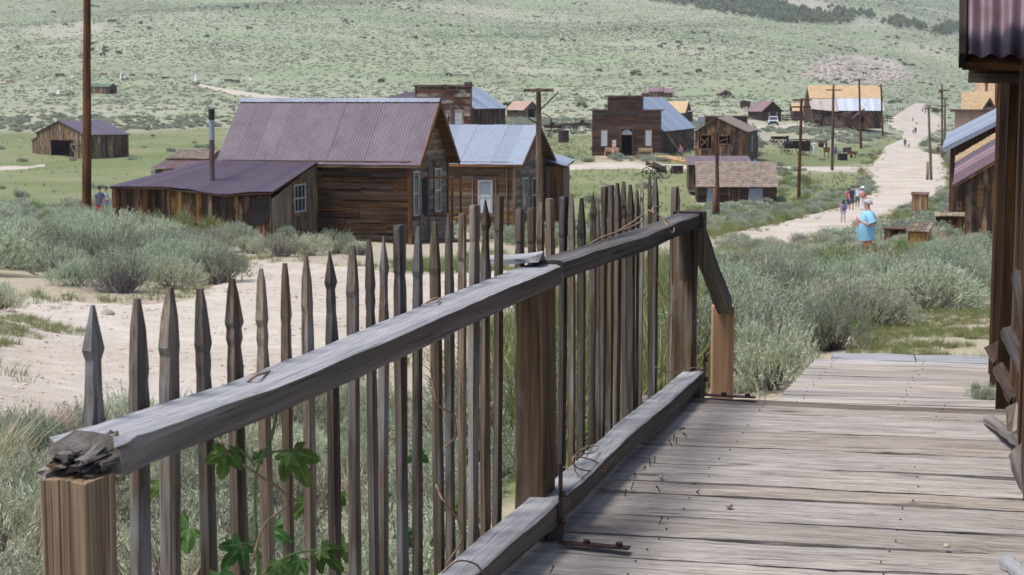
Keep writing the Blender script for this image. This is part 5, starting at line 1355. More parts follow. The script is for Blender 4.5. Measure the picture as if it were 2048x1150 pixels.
# ================================================================== the picket fence railing
def fpt(Y, w=0., z=0.):
    """point beside the fence line: w to the right of it"""
    n = V3((1, -FT, 0)).normalized()
    return V3((FX0 + FT * Y, Y, z)) + n * w
FN = V3((1, -FT, 0)).normalized(); FA = V3((FT, 1, 0)).normalized()
def y_on_fence(px, w, z):
    k = (px - CX) / FPX
    lo, hi = 1.5, 12.
    for _ in range(50):
        m = (lo + hi) / 2; p = fpt(m, w, z); 
        if project(*p)[0] < px: lo = m
        else: hi = m
    return lo
def zrow(p, row):
    m = (CY - row) / FPX
    return p.y * (m * CT - ST) / (CT + m * ST)
def rail_beam(parent, name, pts, w, h, mat, seg=36, rough=.004, broken=0.):
    """old squared rail following points, wavy and worn; local x along its length"""
    a, b_ = V3(pts[0]), V3(pts[-1]); c0 = (a + b_) / 2
    ax = (b_ - a).normalized(); ay = V3((0, 0, 1)).cross(ax).normalized(); az = ax.cross(ay)
    Ln = (b_ - a).length
    prof_ = [(-.5, -.5), (-.5, .1), (-.5, .42), (-.42, .5), (-.15, .5), (.15, .5), (.42, .5), (.5, .42), (.5, .1), (.5, -.5), (0, -.5)]
    n = len(prof_); V = []; ph = [U(0, 6.28) for _ in range(8)]
    for i in range(seg + 1):
        t = i / seg
        s = t * (len(pts) - 1); k = min(int(s), len(pts) - 2); q = V3(pts[k]).lerp(V3(pts[k + 1]), s - k) - c0
        x, y0, z0 = q.dot(ax), q.dot(ay), q.dot(az)
        e = 1.
        for j, (py_, pz_) in enumerate(prof_):
            wob = rough * (.5 * math.sin(t * 11 + ph[j // 3]) + .25 * math.sin(t * 31 + ph[j // 2]) + U(-.22, .22))
            dx = 0.
            if broken and i <= 2: dx = (U(0, broken) * (1 - i / 3)) ; wob += U(-.012, .012) * (1 - i / 3)
            V.append((x + dx, y0 + py_ * w + wob, z0 + pz_ * h + wob * .7))
    fs = []
    for i in range(seg):
        for j in range(n):
            fs.append((i * n + j, i * n + (j + 1) % n, (i + 1) * n + (j + 1) % n, (i + 1) * n + j))
    fs.append(tuple(range(n - 1, -1, -1))); fs.append(tuple(seg * n + j for j in range(n)))
    mb = MB(); mb.add(V, [tuple(reversed(f)) for f in fs] if False else fs)
    me = mb.mesh(name); me.materials.append(mat)
    me.update()
    # orient outward
    import bmesh
    bm = bmesh.new(); bm.from_mesh(me); bmesh.ops.recalc_face_normals(bm, faces=bm.faces); bm.to_mesh(me); bm.free()
    me.polygons.foreach_set('use_smooth', [True] * len(me.polygons)); me.set_sharp_from_angle(angle=R(28))
    if mat == M['rail']:      # silvered top, browner cheeks, darkened mostly as shading put into the colour
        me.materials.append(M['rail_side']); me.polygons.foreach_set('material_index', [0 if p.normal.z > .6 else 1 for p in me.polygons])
    m = Matrix((ax, ay, az)).transposed().to_4x4(); m.translation = c0
    return link(name, me, None, parent, m)
def post(parent, name, Yc, w, z0, z1, sx, sy, mat, lean=0., seg=10, rough=.003):
    """squared post; local x along its height"""
    c = fpt(Yc, w, 0)
    V = []; ph = [U(0, 6.28) for _ in range(8)]
    prof_ = [(-.5, -.44), (-.44, -.5), (0, -.5), (.44, -.5), (.5, -.44), (.5, 0), (.5, .44), (.44, .5), (0, .5), (-.44, .5), (-.5, .44), (-.5, 0)]
    n = len(prof_)
    for i in range(seg + 1):
        t = i / seg; x = (t - .5) * (z1 - z0)
        for j, (a, b_) in enumerate(prof_):
            wob = rough * (math.sin(t * 9 + ph[j % 8]) + U(-.6, .6))
            V.append((x + (U(-.006, .004) if i == seg else 0), a * sx + wob + lean * t, b_ * sy + wob))
    fs = [(i * n + j, i * n + (j + 1) % n, (i + 1) * n + (j + 1) % n, (i + 1) * n + j) for i in range(seg) for j in range(n)]
    fs.append(tuple(range(n - 1, -1, -1))); fs.append(tuple(seg * n + j for j in range(n)))
    mb = MB(); mb.add(V, fs); me = mb.mesh(name); me.materials.append(mat)
    import bmesh
    bm = bmesh.new(); bm.from_mesh(me); bmesh.ops.recalc_face_normals(bm, faces=bm.faces); bm.to_mesh(me); bm.free()
    # local x = up, y = across fence (FN), z = along fence
    m = Matrix((V3((0, 0, 1)), FN, V3((0, 0, 1)).cross(FN))).transposed().to_4x4(); m.translation = V3((c.x, c.y, (z0 + z1) / 2)) - V3(parent.location)
    return link(name, me, None, parent, m)
def picket(parent, base, tip, wd, th, kind, mat):
    """square-sawn picket with a carved arrow head; local x along its height"""
    ax = (tip - base).normalized(); Ln = (tip - base).length
    s = U(.85, 1.15)
    if kind == 0:   prof_ = [(0, .14, .18), (.085 * s, 1.0, .95), (.105 * s, .62, .8), (.135 * s, .66, .8), (.17 * s, .6, .9), (.185 * s, .72, .9), (.24 * s, 1.0, 1.), (.4, .96, 1.)]
    elif kind == 1: prof_ = [(0, .2, .5), (.03, .45, .8), (.11 * s, 1., 1.), (.125 * s, .7, .9), (.15 * s, .85, 1.), (.17 * s, .68, .9), (.22 * s, 1., 1.), (.4, .95, 1.)]
    elif kind == 2: prof_ = [(0, .3, .4), (.06, .7, .8), (.13 * s, 1., 1.), (.15 * s, .8, 1.), (.2, .95, 1.), (.4, .95, 1.)]
    else:           prof_ = [(0, .9, .9), (.01, 1., 1.), (.12 * s, .95, 1.), (.13 * s, .75, .9), (.17 * s, .95, 1.), (.4, 1., 1.)]
    for k in range(1, 6): prof_.append((.4 + (Ln - .4) * k / 5, U(.92, 1.05), U(.94, 1.04)))
    V = []
    bend = U(-.01, .01); sk = U(-.75, .5)
    for q, a, b_ in prof_:
        x = Ln - q; t = x / Ln
        off = bend * math.sin(t * math.pi)
        o2 = sk * (1 - a) * wd * .5
        hw, ht = wd * a / 2 + U(-.0012, .0012), th * b_ / 2 + U(-.001, .001)
        V += [(x - Ln / 2, off + o2 - hw, -ht), (x - Ln / 2, off + o2 + hw, -ht), (x - Ln / 2, off + o2 + hw, ht), (x - Ln / 2, off + o2 - hw, ht)]
    n = len(prof_)
    fs = [(i * 4 + j, (i + 1) * 4 + j, (i + 1) * 4 + (j + 1) % 4, i * 4 + (j + 1) % 4) for i in range(n - 1) for j in range(4)]
    fs.append((0, 1, 2, 3)); fs.append(tuple((n - 1) * 4 + j for j in (3, 2, 1, 0)))
    me = bpy.data.meshes.new('picket'); me.from_pydata(V, [], fs); me.materials.append(mat)
    import bmesh
    bm = bmesh.new(); bm.from_mesh(me); bmesh.ops.recalc_face_normals(bm, faces=bm.faces); bm.to_mesh(me); bm.free()
    ay = FA.copy(); ay = Matrix.Rotation(U(-.35, .15), 3, 'Z') @ ay
    return link('picket', me, None, parent, frame_mtx((tip + base) / 2 - V3(parent.location), ax, ay))
def fence():
    f = thing('picket_fence', 'weathered grey picket railing with carved arrow tops along the boardwalk', 'fence', fpt(5.6, 0, DK(5.6)))
    O = V3(f.location)
    Y1, Y2, Y3 = 3.0, 5.6, 7.84
    # posts
    post(f, 'post', Y1 - .055, .012, -2.2, zrow(fpt(Y1 - .055), 950), .1, .094, M['beam'], seg=16, rough=.0015)
    post(f, 'post', Y2 + .03, -.02, -2.1, zrow(fpt(Y2, .0), 560), .10, .12, M['post'])
    post(f, 'post', Y3 + .03, -.02, -2.0, zrow(fpt(Y3), 440), .10, .11, M['post'])
    # upper rails
    za, zb, zc = zrow(fpt(Y1), 912), zrow(fpt(Y2), 548), zrow(fpt(Y3), 440)
    A = fpt(Y1 - .055, 0, zrow(fpt(Y1 - .055), 922)); B = fpt(Y2 + .01, .01, zb); Cc = fpt(Y3 + .05, .0, zc)
    mid = A.lerp(B, .5) + V3((.0, 0, -.012))
    rail_beam(f, 'upper_rail', [A - O, A.lerp(B, .25) + V3((0, 0, -.02)) - O, mid - O, A.lerp(B, .75) + V3((0, 0, -.006)) - O, B - O], .125, .062, M['rail'], 50, .0035, broken=.07)
    for k in range(26):       # rotten near end: torn layers of fibre
        yy, zz = U(-.056, .056), U(-.028, .02)
        p = A + FN * yy + V3((0, 0, zz)) + FA * .012
        w_ = U(.008, .03); q = p - FA * U(.0, .038) + V3((0, 0, U(-.006, .002)))
        rough_plank(f, 'splinter', (q - p).length + .09, w_, U(.004, .009), frame_mtx((q + p) / 2 + FA * .045 - O, q - p - FA * .001, V3((0, 0, 1)).cross(q - p - FA * .001)) @ Matrix.Rotation(U(-.5, .5), 4, 'X'), M[random.choice(('rail_side', 'rail_side', 'rail_dark', 'post', 'picket'))], 4, .0015, 0., 0., .012)
    B2 = fpt(Y2 + .03, .02, zb + .012)
    rail_beam(f, 'upper_rail', [B2 - O, B2.lerp(Cc, .5) - O + V3((0, 0, -.01)), Cc - O], .11, .062, M['rail_dark'], 36, .004)
    m = Matrix.Translation(fpt(Y2 - .02, -.07, zb + .052) - O) @ Matrix.Rotation(math.atan2(FN.y, FN.x) + .1, 4, 'Z') @ Matrix.Rotation(-.10, 4, 'Y')
    rough_plank(f, 'cap_board', .17, .12, .028, m, M['rail'], 6, .004, .001)
    # lower rails
    l1, l2 = DK(5.6) + .135, DK(7.84) + .10
    zl1 = zrow(fpt(4.79, .02), 1168)
    rail_beam(f, 'lower_rail', [fpt(3.05, .02, zl1 - .02) - O, fpt(4.6, .02, zl1 - .01) - O, fpt(Y2 + .1, .03, zrow(fpt(Y2), 1010)) - O], .11, .075, M['rail'], 40, .004)
    rail_beam(f, 'lower_rail', [fpt(Y2 + .12, .03, zrow(fpt(Y2 + .1), 1000)) - O, fpt(6.7, .025, (zrow(fpt(Y2), 1008) + zrow(fpt(Y3), 756)) / 2) - O, fpt(Y3 + .02, .03, zrow(fpt(Y3), 756)) - O], .10, .07, M['rail'], 30, .004)
    # post feet
    post(f, 'post_foot', Y2 + .04, .03, DK(Y2) - .03, DK(Y2) + .1, .07, .09, M['rail_side'], seg=3)
    post(f, 'post_foot', Y3 + .04, .03, DK(Y3) - .03, DK(Y3) + .1, .07, .09, M['rail_side'], seg=3)
    # iron brackets: strap up the post, foot along the deck
    for Y, top in ((Y2, .27), (Y3, .2)):
        a = fpt(Y - .055, .095, 0)
        mb = MB(); zd = DK(Y)
        c = a - O
        rotm = Matrix.Rotation(math.atan2(FN.y, FN.x), 3, 'Z')
        mb.box(c + V3((0, 0, zd + .004 + top / 2)), (.005, .034, top), rot=rotm)
        bk = mb.build('iron_bracket', M['iron'], f)
        mb = MB(); mb.box(c + FN * .12 + V3((0, 0, zd + .0065)), (.23, .036, .006), rot=rotm); mb.build('bracket_foot', M['iron'], bk)
        for q in (.09, .2):
            mb = MB(); mb.tube([c + FN * q + V3((0, 0, zd + .01)), c + FN * q + V3((0, 0, zd + .022))], .013, 6); mb.build('bolt', M['iron'], bk)
        for q in (.08, .17):
            mb = MB(); mb.tube([c + FN * .003 + V3((0, 0, zd + q)), c + FN * .016 + V3((0, 0, zd + q))], .011, 6); mb.build('bolt', M['iron'], bk)
    # iron cap over the far post
    c3 = fpt(Y3 + .02, 0, 0) - O
    mb = MB()
    zt = zc + .036
    rotm = Matrix.Rotation(math.atan2(FN.y, FN.x), 3, 'Z')
    mb.box(c3 + V3((0, 0, zt)), (.14, .06, .006), rot=rotm); mb.box(c3 + FN * .07 + V3((0, 0, zt - .14)), (.006, .06, .28), rot=rotm); mb.box(c3 - FN * .07 + V3((0, 0, zt - .17)), (.006, .06, .34), rot=rotm)
    mb.build('iron_cap', M['iron'], f)
    bar(f, fpt(Y3 - .05, .0, zc - .035) - O, fpt(Y3 - .05, .0, zc - .27) - O, .11, .04, M['post'], 'block', FN)
    # stair handrail and its short post
    Ys = 9.0
    ps = W(1448, 625, Ys)
    h0, h1 = W(1383, 436, 7.93) - O, W(1451, 616, Ys + .02) - O
    rail_beam(f, 'hand_rail', [h0, h0.lerp(h1, .5) + V3((0, 0, -.008)), h1], .075, .075, M['rail_dark'], 18, .006)
    zg = gzs(ps.x, Ys)
    mb = MB(); sp = bar(f, V3((ps.x, Ys + .05, zg - .3)) - O, V3((ps.x, Ys + .05, ps.z + .03)) - O, .108, .11, M['post_new'], 'short_post', (1, 0, 0))
    # pickets: photograph column and row of each tip, carved pattern
    tips = [(185, 610, 0), (276, 597, 2), (337, 575, 2), (402, 577, 1), (466, 557, 1), (521, 537, 1), (571, 526, 1), (612, 511, 2), (660, 502, 0), (704, 491, 2), (739, 480, 1), (769, 471, 0), (799, 450, 3), (836, 453, 2),
            (868, 443, 2), (899, 425, 0), (925, 427, 3), (950, 410, 3), (973, 398, 0), (998, 392, 3), (1040, 418, 3), (1063, 416, 3), (1082, 405, 2), (1100, 397, 3), (1127, 393, 3), (1143, 388, 2), (1163, 396, 2), (1187, 384, 0),
            (1196, 397, 2), (1209, 374, 3), (1221, 370, 3), (1236, 366, 2), (1247, 363, 1), (1261, 369, 2), (1274, 380, 2), (1284, 355, 0), (1299, 350, 2), (1311, 353, 2), (1350, 374, 3), (1357, 370, 0)]
    for i, (px, row, kind) in enumerate(tips):
        w = -.088 + U(-.006, .006)
        Y = y_on_fence(px, w, -.35)
        tp = fpt(Y, w, 0); tp.z = zrow(tp, row)
        lean = U(-.034, .034); ln2 = U(-.03, .03)
        bs = fpt(Y + lean, w + ln2 * .4, -1.62 + U(-.1, .05))
        picket(f, bs, tp, (U(.036, .043) if i < 4 else U(.025, .036) if i < 20 else U(.022, .029)), U(.017, .026), kind, M['picket'])
    return f
M['rail_dark'] = wood('dark rail timber', [(.035, .03, .027), (.09, .078, .07), (.17, .155, .145)], 1.0, 40, spread=.12, crack=.7, blotch=.45, bump=.9)
FENCE = fence()

# ================================================================== the near building at the right edge
def near_wall():
    b = thing('weathered_building', 'near plank wall with mauve corrugated eave at the right edge of the deck', 'building', (2.1, 7.0, -1.55))
    O = V3(b.location)
    a, c = V3((1.10, 3.0, 0)), V3((2.83, 9.75, 0))
    ax = (c - a).normalized(); nr_ = V3((-ax.y, ax.x, 0))
    Ln = (c - a).length
    x = 0.
    while x < Ln:
        w = U(.11, .22); th = U(.02, .03)
        p = a + ax * x; far = x > Ln - 1.5
        z0, z1 = -1.75, .2 + U(-.04, .04)
        q = p + nr_ * U(-.02, .018) - O
        board(b, q + V3((0, 0, z0)), V3((0, 0, 1)), ax, [(0, 0), (z1 - z0, 0), (z1 - z0 + U(-.02, .02), w), (U(-.04, .04), w)], th, M['near_plank'], 'plank')
        x += w + U(.002, .02)
    # far return wall and corner posts
    r = V3((ax.y, -ax.x, 0))
    slab(b, [c - O + V3((0, 0, -1.75)), c + r * 2.5 - O + V3((0, 0, -1.75)), c + r * 2.5 - O + V3((0, 0, .5)), c - O + V3((0, 0, .5))], ax * .03, M['near_plank'], 'end_wall')
    bar(b, c + nr_ * .03 - O + V3((0, 0, -1.62)), c + nr_ * .03 - O + V3((0, 0, .25)), .06, .09, M['near_plank'], 'corner_post', nr_)
    p2 = c - ax * .55; bar(b, p2 + nr_ * .05 - O + V3((0, 0, -1.6)), p2 + nr_ * .04 - O + V3((0, 0, .22)), .05, .06, M['siding'], 'batten', nr_)
    p2 = c - ax * 1.9; bar(b, p2 + nr_ * .05 - O + V3((0, 0, -1.55)), p2 + nr_ * .03 - O + V3((0, 0, .2)), .05, .07, M['near_plank'], 'batten', nr_)
    # eave roof whose corrugated slope faces the camera
    e0 = W(1933, 116, 7.45); e1 = W(2320, 120, 7.2)
    t0 = W(1935, -190, 8.2); t1 = W(2330, -190, 8.0)
    corrugated(b, e0 - O, e1 - O, t1 - O, t0 - O, 2, M['roof_rust_near'], .082, .012, 8, 6, jit=.02)
    slab(b, [e0 - O + V3((0, .03, -.02)), e1 - O + V3((0, .03, -.02)), t1 - O + V3((0, .03, -.02)), t0 - O + V3((0, .03, -.02))], (0, .04, -.03), M['siding'], 'roof_deck')
    bar(b, e0 - O + V3((-.012, .02, -.01)), t0 - O + V3((-.012, .02, 0)), .03, .09, M['dark_trim'], 'barge_board')
    f0 = W(1942, 131, 7.75); f1 = W(2320, 140, 7.5)
    bar(b, f0 - O, f1 - O, .04, .07, M['siding'], 'fascia'); bar(b, f0 - O + V3((.03, .15, -.045)), f1 - O + V3((0, .15, -.045)), .04, .06, M['grey_siding'], 'fascia')
    for k in range(4):
        g = W(1965 + k * 45, 128, 7.6) - O; bar(b, g, g + ax * 1.5 + V3((.1, 0, .2)), .05, .07, M['siding'], 'rafter')
    slab(b, [V3((2.16, 7.7, .2)) - O, V3((4.5, 7.5, .2)) - O, V3((4.8, 9.8, .3)) - O, V3((2.84, 9.75, .3)) - O], (0, 0, .03), M['siding'], 'soffit')
    # gable mass behind the eave (keeps light out from above)
    slab(b, [V3((2.6, 8.2, 1.0)) - O, V3((5, 8.0, 1.0)) - O, V3((5, 10.2, 1.0)) - O, V3((2.7, 10.2, 1.0)) - O], (0, 0, .05), M['roof_rust_near'], 'roof_top')
    slab(b, [V3((.72, 3.0, .5)) - O, V3((3.8, 3.0, .5)) - O, V3((3.8, 7.5, .5)) - O, V3((1.85, 7.5, .5)) - O], (0, 0, .04), M['siding'], 'unseen_shade_slab')  # out of view; overhang added to block skylight over the deck's right side
    slab(b, [a - O + V3((0, 0, .2)), V3((2.3, 7.5, .2)) - O, V3((2.3, 7.5, .5)) - O, a - O + V3((0, 0, .5))], V3((.04, 0, 0)), M['near_plank'], 'wall_head')
    ob = bar(b, W(1945, 150, 8.6) - O, W(1945, 118, 8.5) - O, .015, .015, M['iron_dark'], 'lamp_bracket')
    mb = MB(); lp = W(1957, 157, 8.6) - O; mb.lathe([(.004, .06), (.02, .05), (.035, .02), (.045, -.01), (.04, -.02)], 10, lp); mb.build('tin_hood', M['galv'], ob)
    # broken boards leaning at the foot of the wall
    def stick(label, P0, P1, w, th, mat, name='broken_board', tw=0.):
        P0, P1 = V3(P0), V3(P1); c0 = (P0 + P1) / 2; ax_ = (P1 - P0); Lb = ax_.length
        m_ = frame_mtx(c0, ax_, V3((-.3, -.9, .3)).cross(ax_)) @ Matrix.Rotation(tw, 4, 'X')
        o = rough_plank(None, name, Lb, w, th, m_, mat, 8, .003, .0, U(0, w * .4), .012); tag(o, label, 'board'); return o
    stick('grey split board slanting down onto the deck from the wall', W(1976, 838, 7.2), W(2052, 890, 6.55), .05, .02, M['rail_side'])
    stick('broken bleached plank propped against the wall at shoulder height', W(2031, 545, 6.9), W(2052, 700, 6.7), .045, .02, M['rail_dark'], tw=.6)
    stick('weathered grey plank leaning behind the torn paper', W(2012, 660, 7.1), W(2060, 760, 6.6), .06, .02, M['rail_dark'], tw=.3)
    stick('short brown board nailed across the wall foot', W(1990, 690, 8.2), W(2006, 720, 8.0), .1, .03, M['siding'])
    stick('dark fallen board curving up from the deck to the wall', W(1996, 735, 7.7), W(2030, 800, 7.3), .06, .03, M['siding'], tw=.5)
    stick('pale broken plank end at the bottom right corner', W(2008, 1118, 5.3), W(2068, 1168, 5.1), .05, .02, M['rail'])
    stick('dark plank lying along the wall foot', W(2040, 900, 6.55), W(2075, 1010, 6.0), .1, .03, M['rail_side'], tw=.4)
    # torn paper
    pw = thing('torn_paper', 'torn yellowed paper stuck between the broken boards', 'paper', W(2025, 850, 6.75))
    mb = MB(); pts = [(-.03, 0, .07), (.015, .01, .09), (.05, .0, .05), (.04, -.012, 0), (.055, 0, -.05), (.02, .012, -.065), (.0, 0, -.03), (-.025, -.012, -.02)]
    mb.prism(pts, (.002, .004, 0)); mb.build('sheet', M['paper'], pw)
    FOOT.append([(1.0, 2.5), (2.75, 9.8), (6, 9.5), (6, 2)])
M['near_plank'] = wood('near wall planks', [(.018, .01, .006), (.08, .042, .018), (.19, .105, .045)], 1.6, 48, spread=.55, crack=.8, blotch=.6, bump=.9)
M['roof_rust_near'] = roofmetal('rust-mauve corrugated iron', (.15, .105, .128), (.115, .055, .062), .5, .25, .5, scale=5.)
M['dark_trim'] = wood('dark eave trim', [(.01, .007, .006), (.03, .018, .012), (.06, .035, .02)], 1.2, 30, spread=.2)
near_wall()
# ================================================================== utility poles
def pole(label, px_t, r_t, px_b, d, dia, arms=(), mat='pole', stub=None, grp='utility poles along the street', braces=False):
    base = W(px_b, 400, d); base.z = gzs(base.x, d)
    t = thing('utility_pole', label, 'pole', base, 0, grp)
    top = W(px_t, r_t, d) - base
    mb = MB(); n = 9
    pts = [V3((top.x * k / n + U(-.01, .01), 0, -.4 + (top.z + .4) * k / n)) for k in range(n + 1)]
    mb.tube(pts, [dia / 2 * (1 - .3 * k / n) for k in range(n + 1)], 10)
    mb.build('shaft', M[mat], t, smooth=True)
    for row, hw in arms:
        z = W(px_t, row, d).z - base.z; x = top.x * z / top.z
        a = bar(t, (x - hw, -dia * .6, z), (x + hw, -dia * .6, z + U(-.02, .02)), .1, .13, M[mat], 'crossarm')
        for q in ((-.92, -.55, .55, .92) if hw > .6 else (-.85, .85)):
            mb = MB(); mb.tube([(x + q * hw - (0), -dia * .6, z + .06), (x + q * hw, -dia * .6, z + .2)], .02, 5); mb.tube([(x + q * hw, -dia * .6, z + .16), (x + q * hw, -dia * .6, z + .28)], [.05, .035], 7)
            o = mb.build('insulator', M['insulator'], a); o.matrix_parent_inverse = a.matrix_local.inverted()
    if braces:
        z = W(px_t, arms[0][0], d).z - base.z
        bar(t, (.05, -dia * .55, z - .75), (.75, -dia * .6, z - .08), .02, .05, M['iron_dark'], 'brace')
        mb = MB(); mb.tube([(.1, -.2, z - .9), (.45, -.25, z - 1.1), (.5, -.2, z - 1.5), (.3, -.18, z - 1.9)], .025, 6); mb.build('cable', M['iron_dark'], t)
        bar(t, (-.1, -.15, z - 1.35), (-.5, -.2, z - 1.1), .04, .05, M['iron_dark'], 'bracket')
    if stub:
        mb = MB(); mb.tube([(stub, -.1, -.4), (stub, -.08, 1.9)], [.15, .13], 8); mb.build('stub_post', M[mat], t, smooth=True)
M['insulator'] = plain('insulator', (.05, .09, .09), .25, 0, .2, 9)
pole('thick brown pole in front of the left meadow running out of the top', 174, -60, 172, 58, .33)
pole('grey pole with single crossarm and insulators beside the clapboard house', 1077, 176, 1079, 70, .3, [(181, .62)], 'pole_grey', braces=True)
pole('leaning short pole with stub before the shingled cabin', 1433, 262, 1437, 98, .26, [(266, .42)], 'pole', stub=-.22)
pole('pole with two crossarms right of the shingled cabin', 1603, 197, 1597, 137, .3, [(200, .75), (214, .75)])
pole('tall pole with one crossarm before the great barn left part', 1667, 168, 1663, 187, .34, [(180, .85)])
pole('tall pole standing before the great barn tin roof', 1718, 158, 1720, 262, .38, [(160, .9)])
pole('pole at the right end of the great barn', 1762, 168, 1763, 315, .4, [(172, .8)])
pole('short brown pole at the porch of the great barn', 1728, 217, 1730, 325, .34)
pole('grey leaning pole with stub on the right of the street', 1857, 213, 1862, 170, .3, [(217, .45)], 'pole_grey', stub=-.45)
pole('tall pole with several crossarms right of the street', 1884, 167, 1882, 235, .36, [(180, .5), (196, .7), (212, .7)], 'pole_grey')
pole('pole just right of the several-crossarm pole', 1890, 197, 1887, 250, .34, [(199, .5)], 'pole_grey')
pole('thin dark pole against the tan shingled houses', 1992, 130, 1990, 130, .18)

# ================================================================== people
CLOTH = {}
def cloth(c, skin=False):
    k = tuple(round(v, 3) for v in c)
    if k not in CLOTH: CLOTH[k] = plain('cloth' if not skin else 'skin', c, .85 if not skin else .55, 0, .15, 14, obvar=.0)
    return CLOTH[k]
PEOPLE = []
def person(label, px, d, rz, h=1.72, shirt=(.3, .3, .3), pants=(.1, .1, .12), shoes=(.05, .05, .05), hair=(.03, .02, .015), skin=(.45, .27, .19), stride=.0, arms='down', hat=None, pack=None, long_pants=False,
           long_hair=False, heavy=0., group=None, dz=0., bare_arm=True, at=None):
    P = W(px, 400, d); P = V3((P.x, d, gzs(P.x, d))) if at is None else V3(at)
    P.z += dz
    s = h / 1.75
    hv = 1 + heavy
    J = {'pelvis': ((0, 0, .95), (.15 * hv, .115 * (1 + heavy * 1.6))), 'spine': ((0, -.03 * heavy * 3, 1.12), (.14 * hv, .11 * (1 + heavy * 2.4))), 'chest': ((0, 0, 1.32), (.155 * hv, .11 * (1 + heavy * 1.2))),
         'neck': ((0, 0, 1.47), (.058, .058)), 'head0': ((0, -.025, 1.55), (.07, .075)), 'head1': ((0, -.02, 1.645), (.078, .094)), 'head2': ((0, -.01, 1.72), (.052, .06)),
         'nose': ((0, -.118, 1.615), (.014, .014))}
    E = [('pelvis', 'spine'), ('spine', 'chest'), ('chest', 'neck'), ('neck', 'head0'), ('head0', 'head1'), ('head1', 'head2'), ('head1', 'nose')]
    for sd, sg in (('L', 1), ('R', -1)):
        st = stride * sg
        J['sh' + sd] = ((.175 * sg * hv, 0, 1.40), (.062 * hv, .062 * hv))
        if arms == 'down': el, wr, ha = (.225 * sg * hv, .03 + st * .3, 1.13), (.235 * sg * hv, -.05 + st * .6, .9), (.23 * sg * hv, -.08 + st * .7, .81)
        elif arms == 'chest': el, wr, ha = (.25 * sg * hv, .10, 1.15), (.17 * sg, -.14, 1.22), (.12 * sg, -.22, 1.28)
        elif arms == 'front': el, wr, ha = (.23 * sg, .02, 1.14), (.14 * sg, -.2, 1.08), (.09 * sg, -.27, 1.1)
        elif arms == 'hips': el, wr, ha = (.33 * sg, .08, 1.16), (.2 * sg, -.03, .99), (.16 * sg, -.07, .97)
        J['el' + sd] = (el, (.043 * (1 + heavy * .5),) * 2); J['wr' + sd] = (wr, (.029,) * 2); J['ha' + sd] = (ha, (.034, .022))
        J['hip' + sd] = ((.088 * sg * hv, 0, .86), (.092 * hv, .095 * hv))
        J['kn' + sd] = ((.1 * sg, -.02 - st * .35, .48), (.06, .062)); J['an' + sd] = ((.1 * sg, .02 - st * .6 + (abs(st) * .2 if st < 0 else 0), .09), (.042, .045)); J['to' + sd] = ((.11 * sg, -.13 - st * .6, .045), (.04, .034))
        E += [('chest', 'sh' + sd), ('sh' + sd, 'el' + sd), ('el' + sd, 'wr' + sd), ('wr' + sd, 'ha' + sd), ('pelvis', 'hip' + sd), ('hip' + sd, 'kn' + sd), ('kn' + sd, 'an' + sd), ('an' + sd, 'to' + sd)]
        # fingers and thumb
        hv_ = V3(ha) - V3(wr); fd = hv_.normalized(); sidev = fd.cross(V3((sg, 0, 0))).normalized()
        for q in range(4):
            nm = 'f%d%s' % (q, sd); off = sidev * ((q - 1.5) * .018)
            J[nm] = (tuple(V3(ha) + fd * (.075 - .006 * abs(q - 1.2)) + off - V3((.012 * sg, 0, 0))), (.0085, .0085)); E.append(('ha' + sd, nm))
        J['th' + sd] = (tuple(V3(wr) + fd * .05 + sidev * -.045 - V3((.02 * sg, 0, 0))), (.009, .009)); E.append(('wr' + sd, 'th' + sd))
    names = list(J)
    me = bpy.data.meshes.new('person')
    me.from_pydata([J[n][0] for n in names], [(names.index(a), names.index(b_)) for a, b_ in E], [])
    o = bpy.data.objects.new('person', me); COL.objects.link(o)
    m = o.modifiers.new('skin', 'SKIN'); m.branch_smoothing = .4
    for i, n in enumerate(names):
        sv = me.skin_vertices[0].data[i]; sv.radius = J[n][1]; sv.use_root = (n == 'pelvis')
    o.modifiers.new('sub', 'SUBSURF').levels = 2 if d < 60 else 1
    o.location = P; o.rotation_euler = (0, 0, rz); o.scale = (s, s, s)
    tag(o, label, 'person', group)
    PEOPLE.append((o, J, shirt, pants, shoes, skin, long_pants, bare_arm, heavy))
    def child(name, mb, col, smooth=True):
        c = mb.build(name, cloth(col), o, smooth=smooth); return c
    # hair / hat
    mb = MB()
    rings = []
    hc = V3((0, -.012, 1.655))
    for a in range(0, 6):
        an = a / 5 * R(100)
        rings.append((math.sin(an), math.cos(an)))
    n = 12; V = []
    for si, co in rings:
        for k in range(n):
            th = 2 * math.pi * k / n
            fy = math.sin(th)
            drop = co
            if fy > .3 and si > .9: drop = co - .45 * (fy - .3)
            x, y, z = .088 * si * math.cos(th), .106 * si * fy + .008, .098 * drop
            if fy < -.5 and si > .85: z += .035
            V.append(hc + V3((x, y, z)))
    fs = [(i * n + k, (i + 1) * n + k, (i + 1) * n + (k + 1) % n, i * n + (k + 1) % n) for i in range(5) for k in range(n)]
    mb.add(V, fs)
    if long_hair:
        mb.tube([hc + V3((0, .05, 0)), hc + V3((0, .075, -.12)), hc + V3((0, .09, -.3)), hc + V3((0, .09, -.36))], [.085, .085, .07, .03], 10)
    child('hair', mb, hair)
    if hat:
        mb = MB(); hz = 1.70
        if hat[0] == 'cap':
            mb.lathe([(.1, hz - .02), (.102, hz + .02), (.08, hz + .065), (.03, hz + .085), (.001, hz + .088)], 12, (0, -.01, 0)); mb.prism([(-.07, -.09, hz - .01), (.07, -.09, hz - .01), (.05, -.18, hz - .02), (-.05, -.18, hz - .02)], (0, 0, .012))
        else:
            mb.lathe([(.2, hz - .025), (.205, hz - .015), (.105, hz), (.1, hz + .05), (.085, hz + .09), (.001, hz + .1)], 14, (0, -.01, 0))
        child('hat', mb, hat[1])
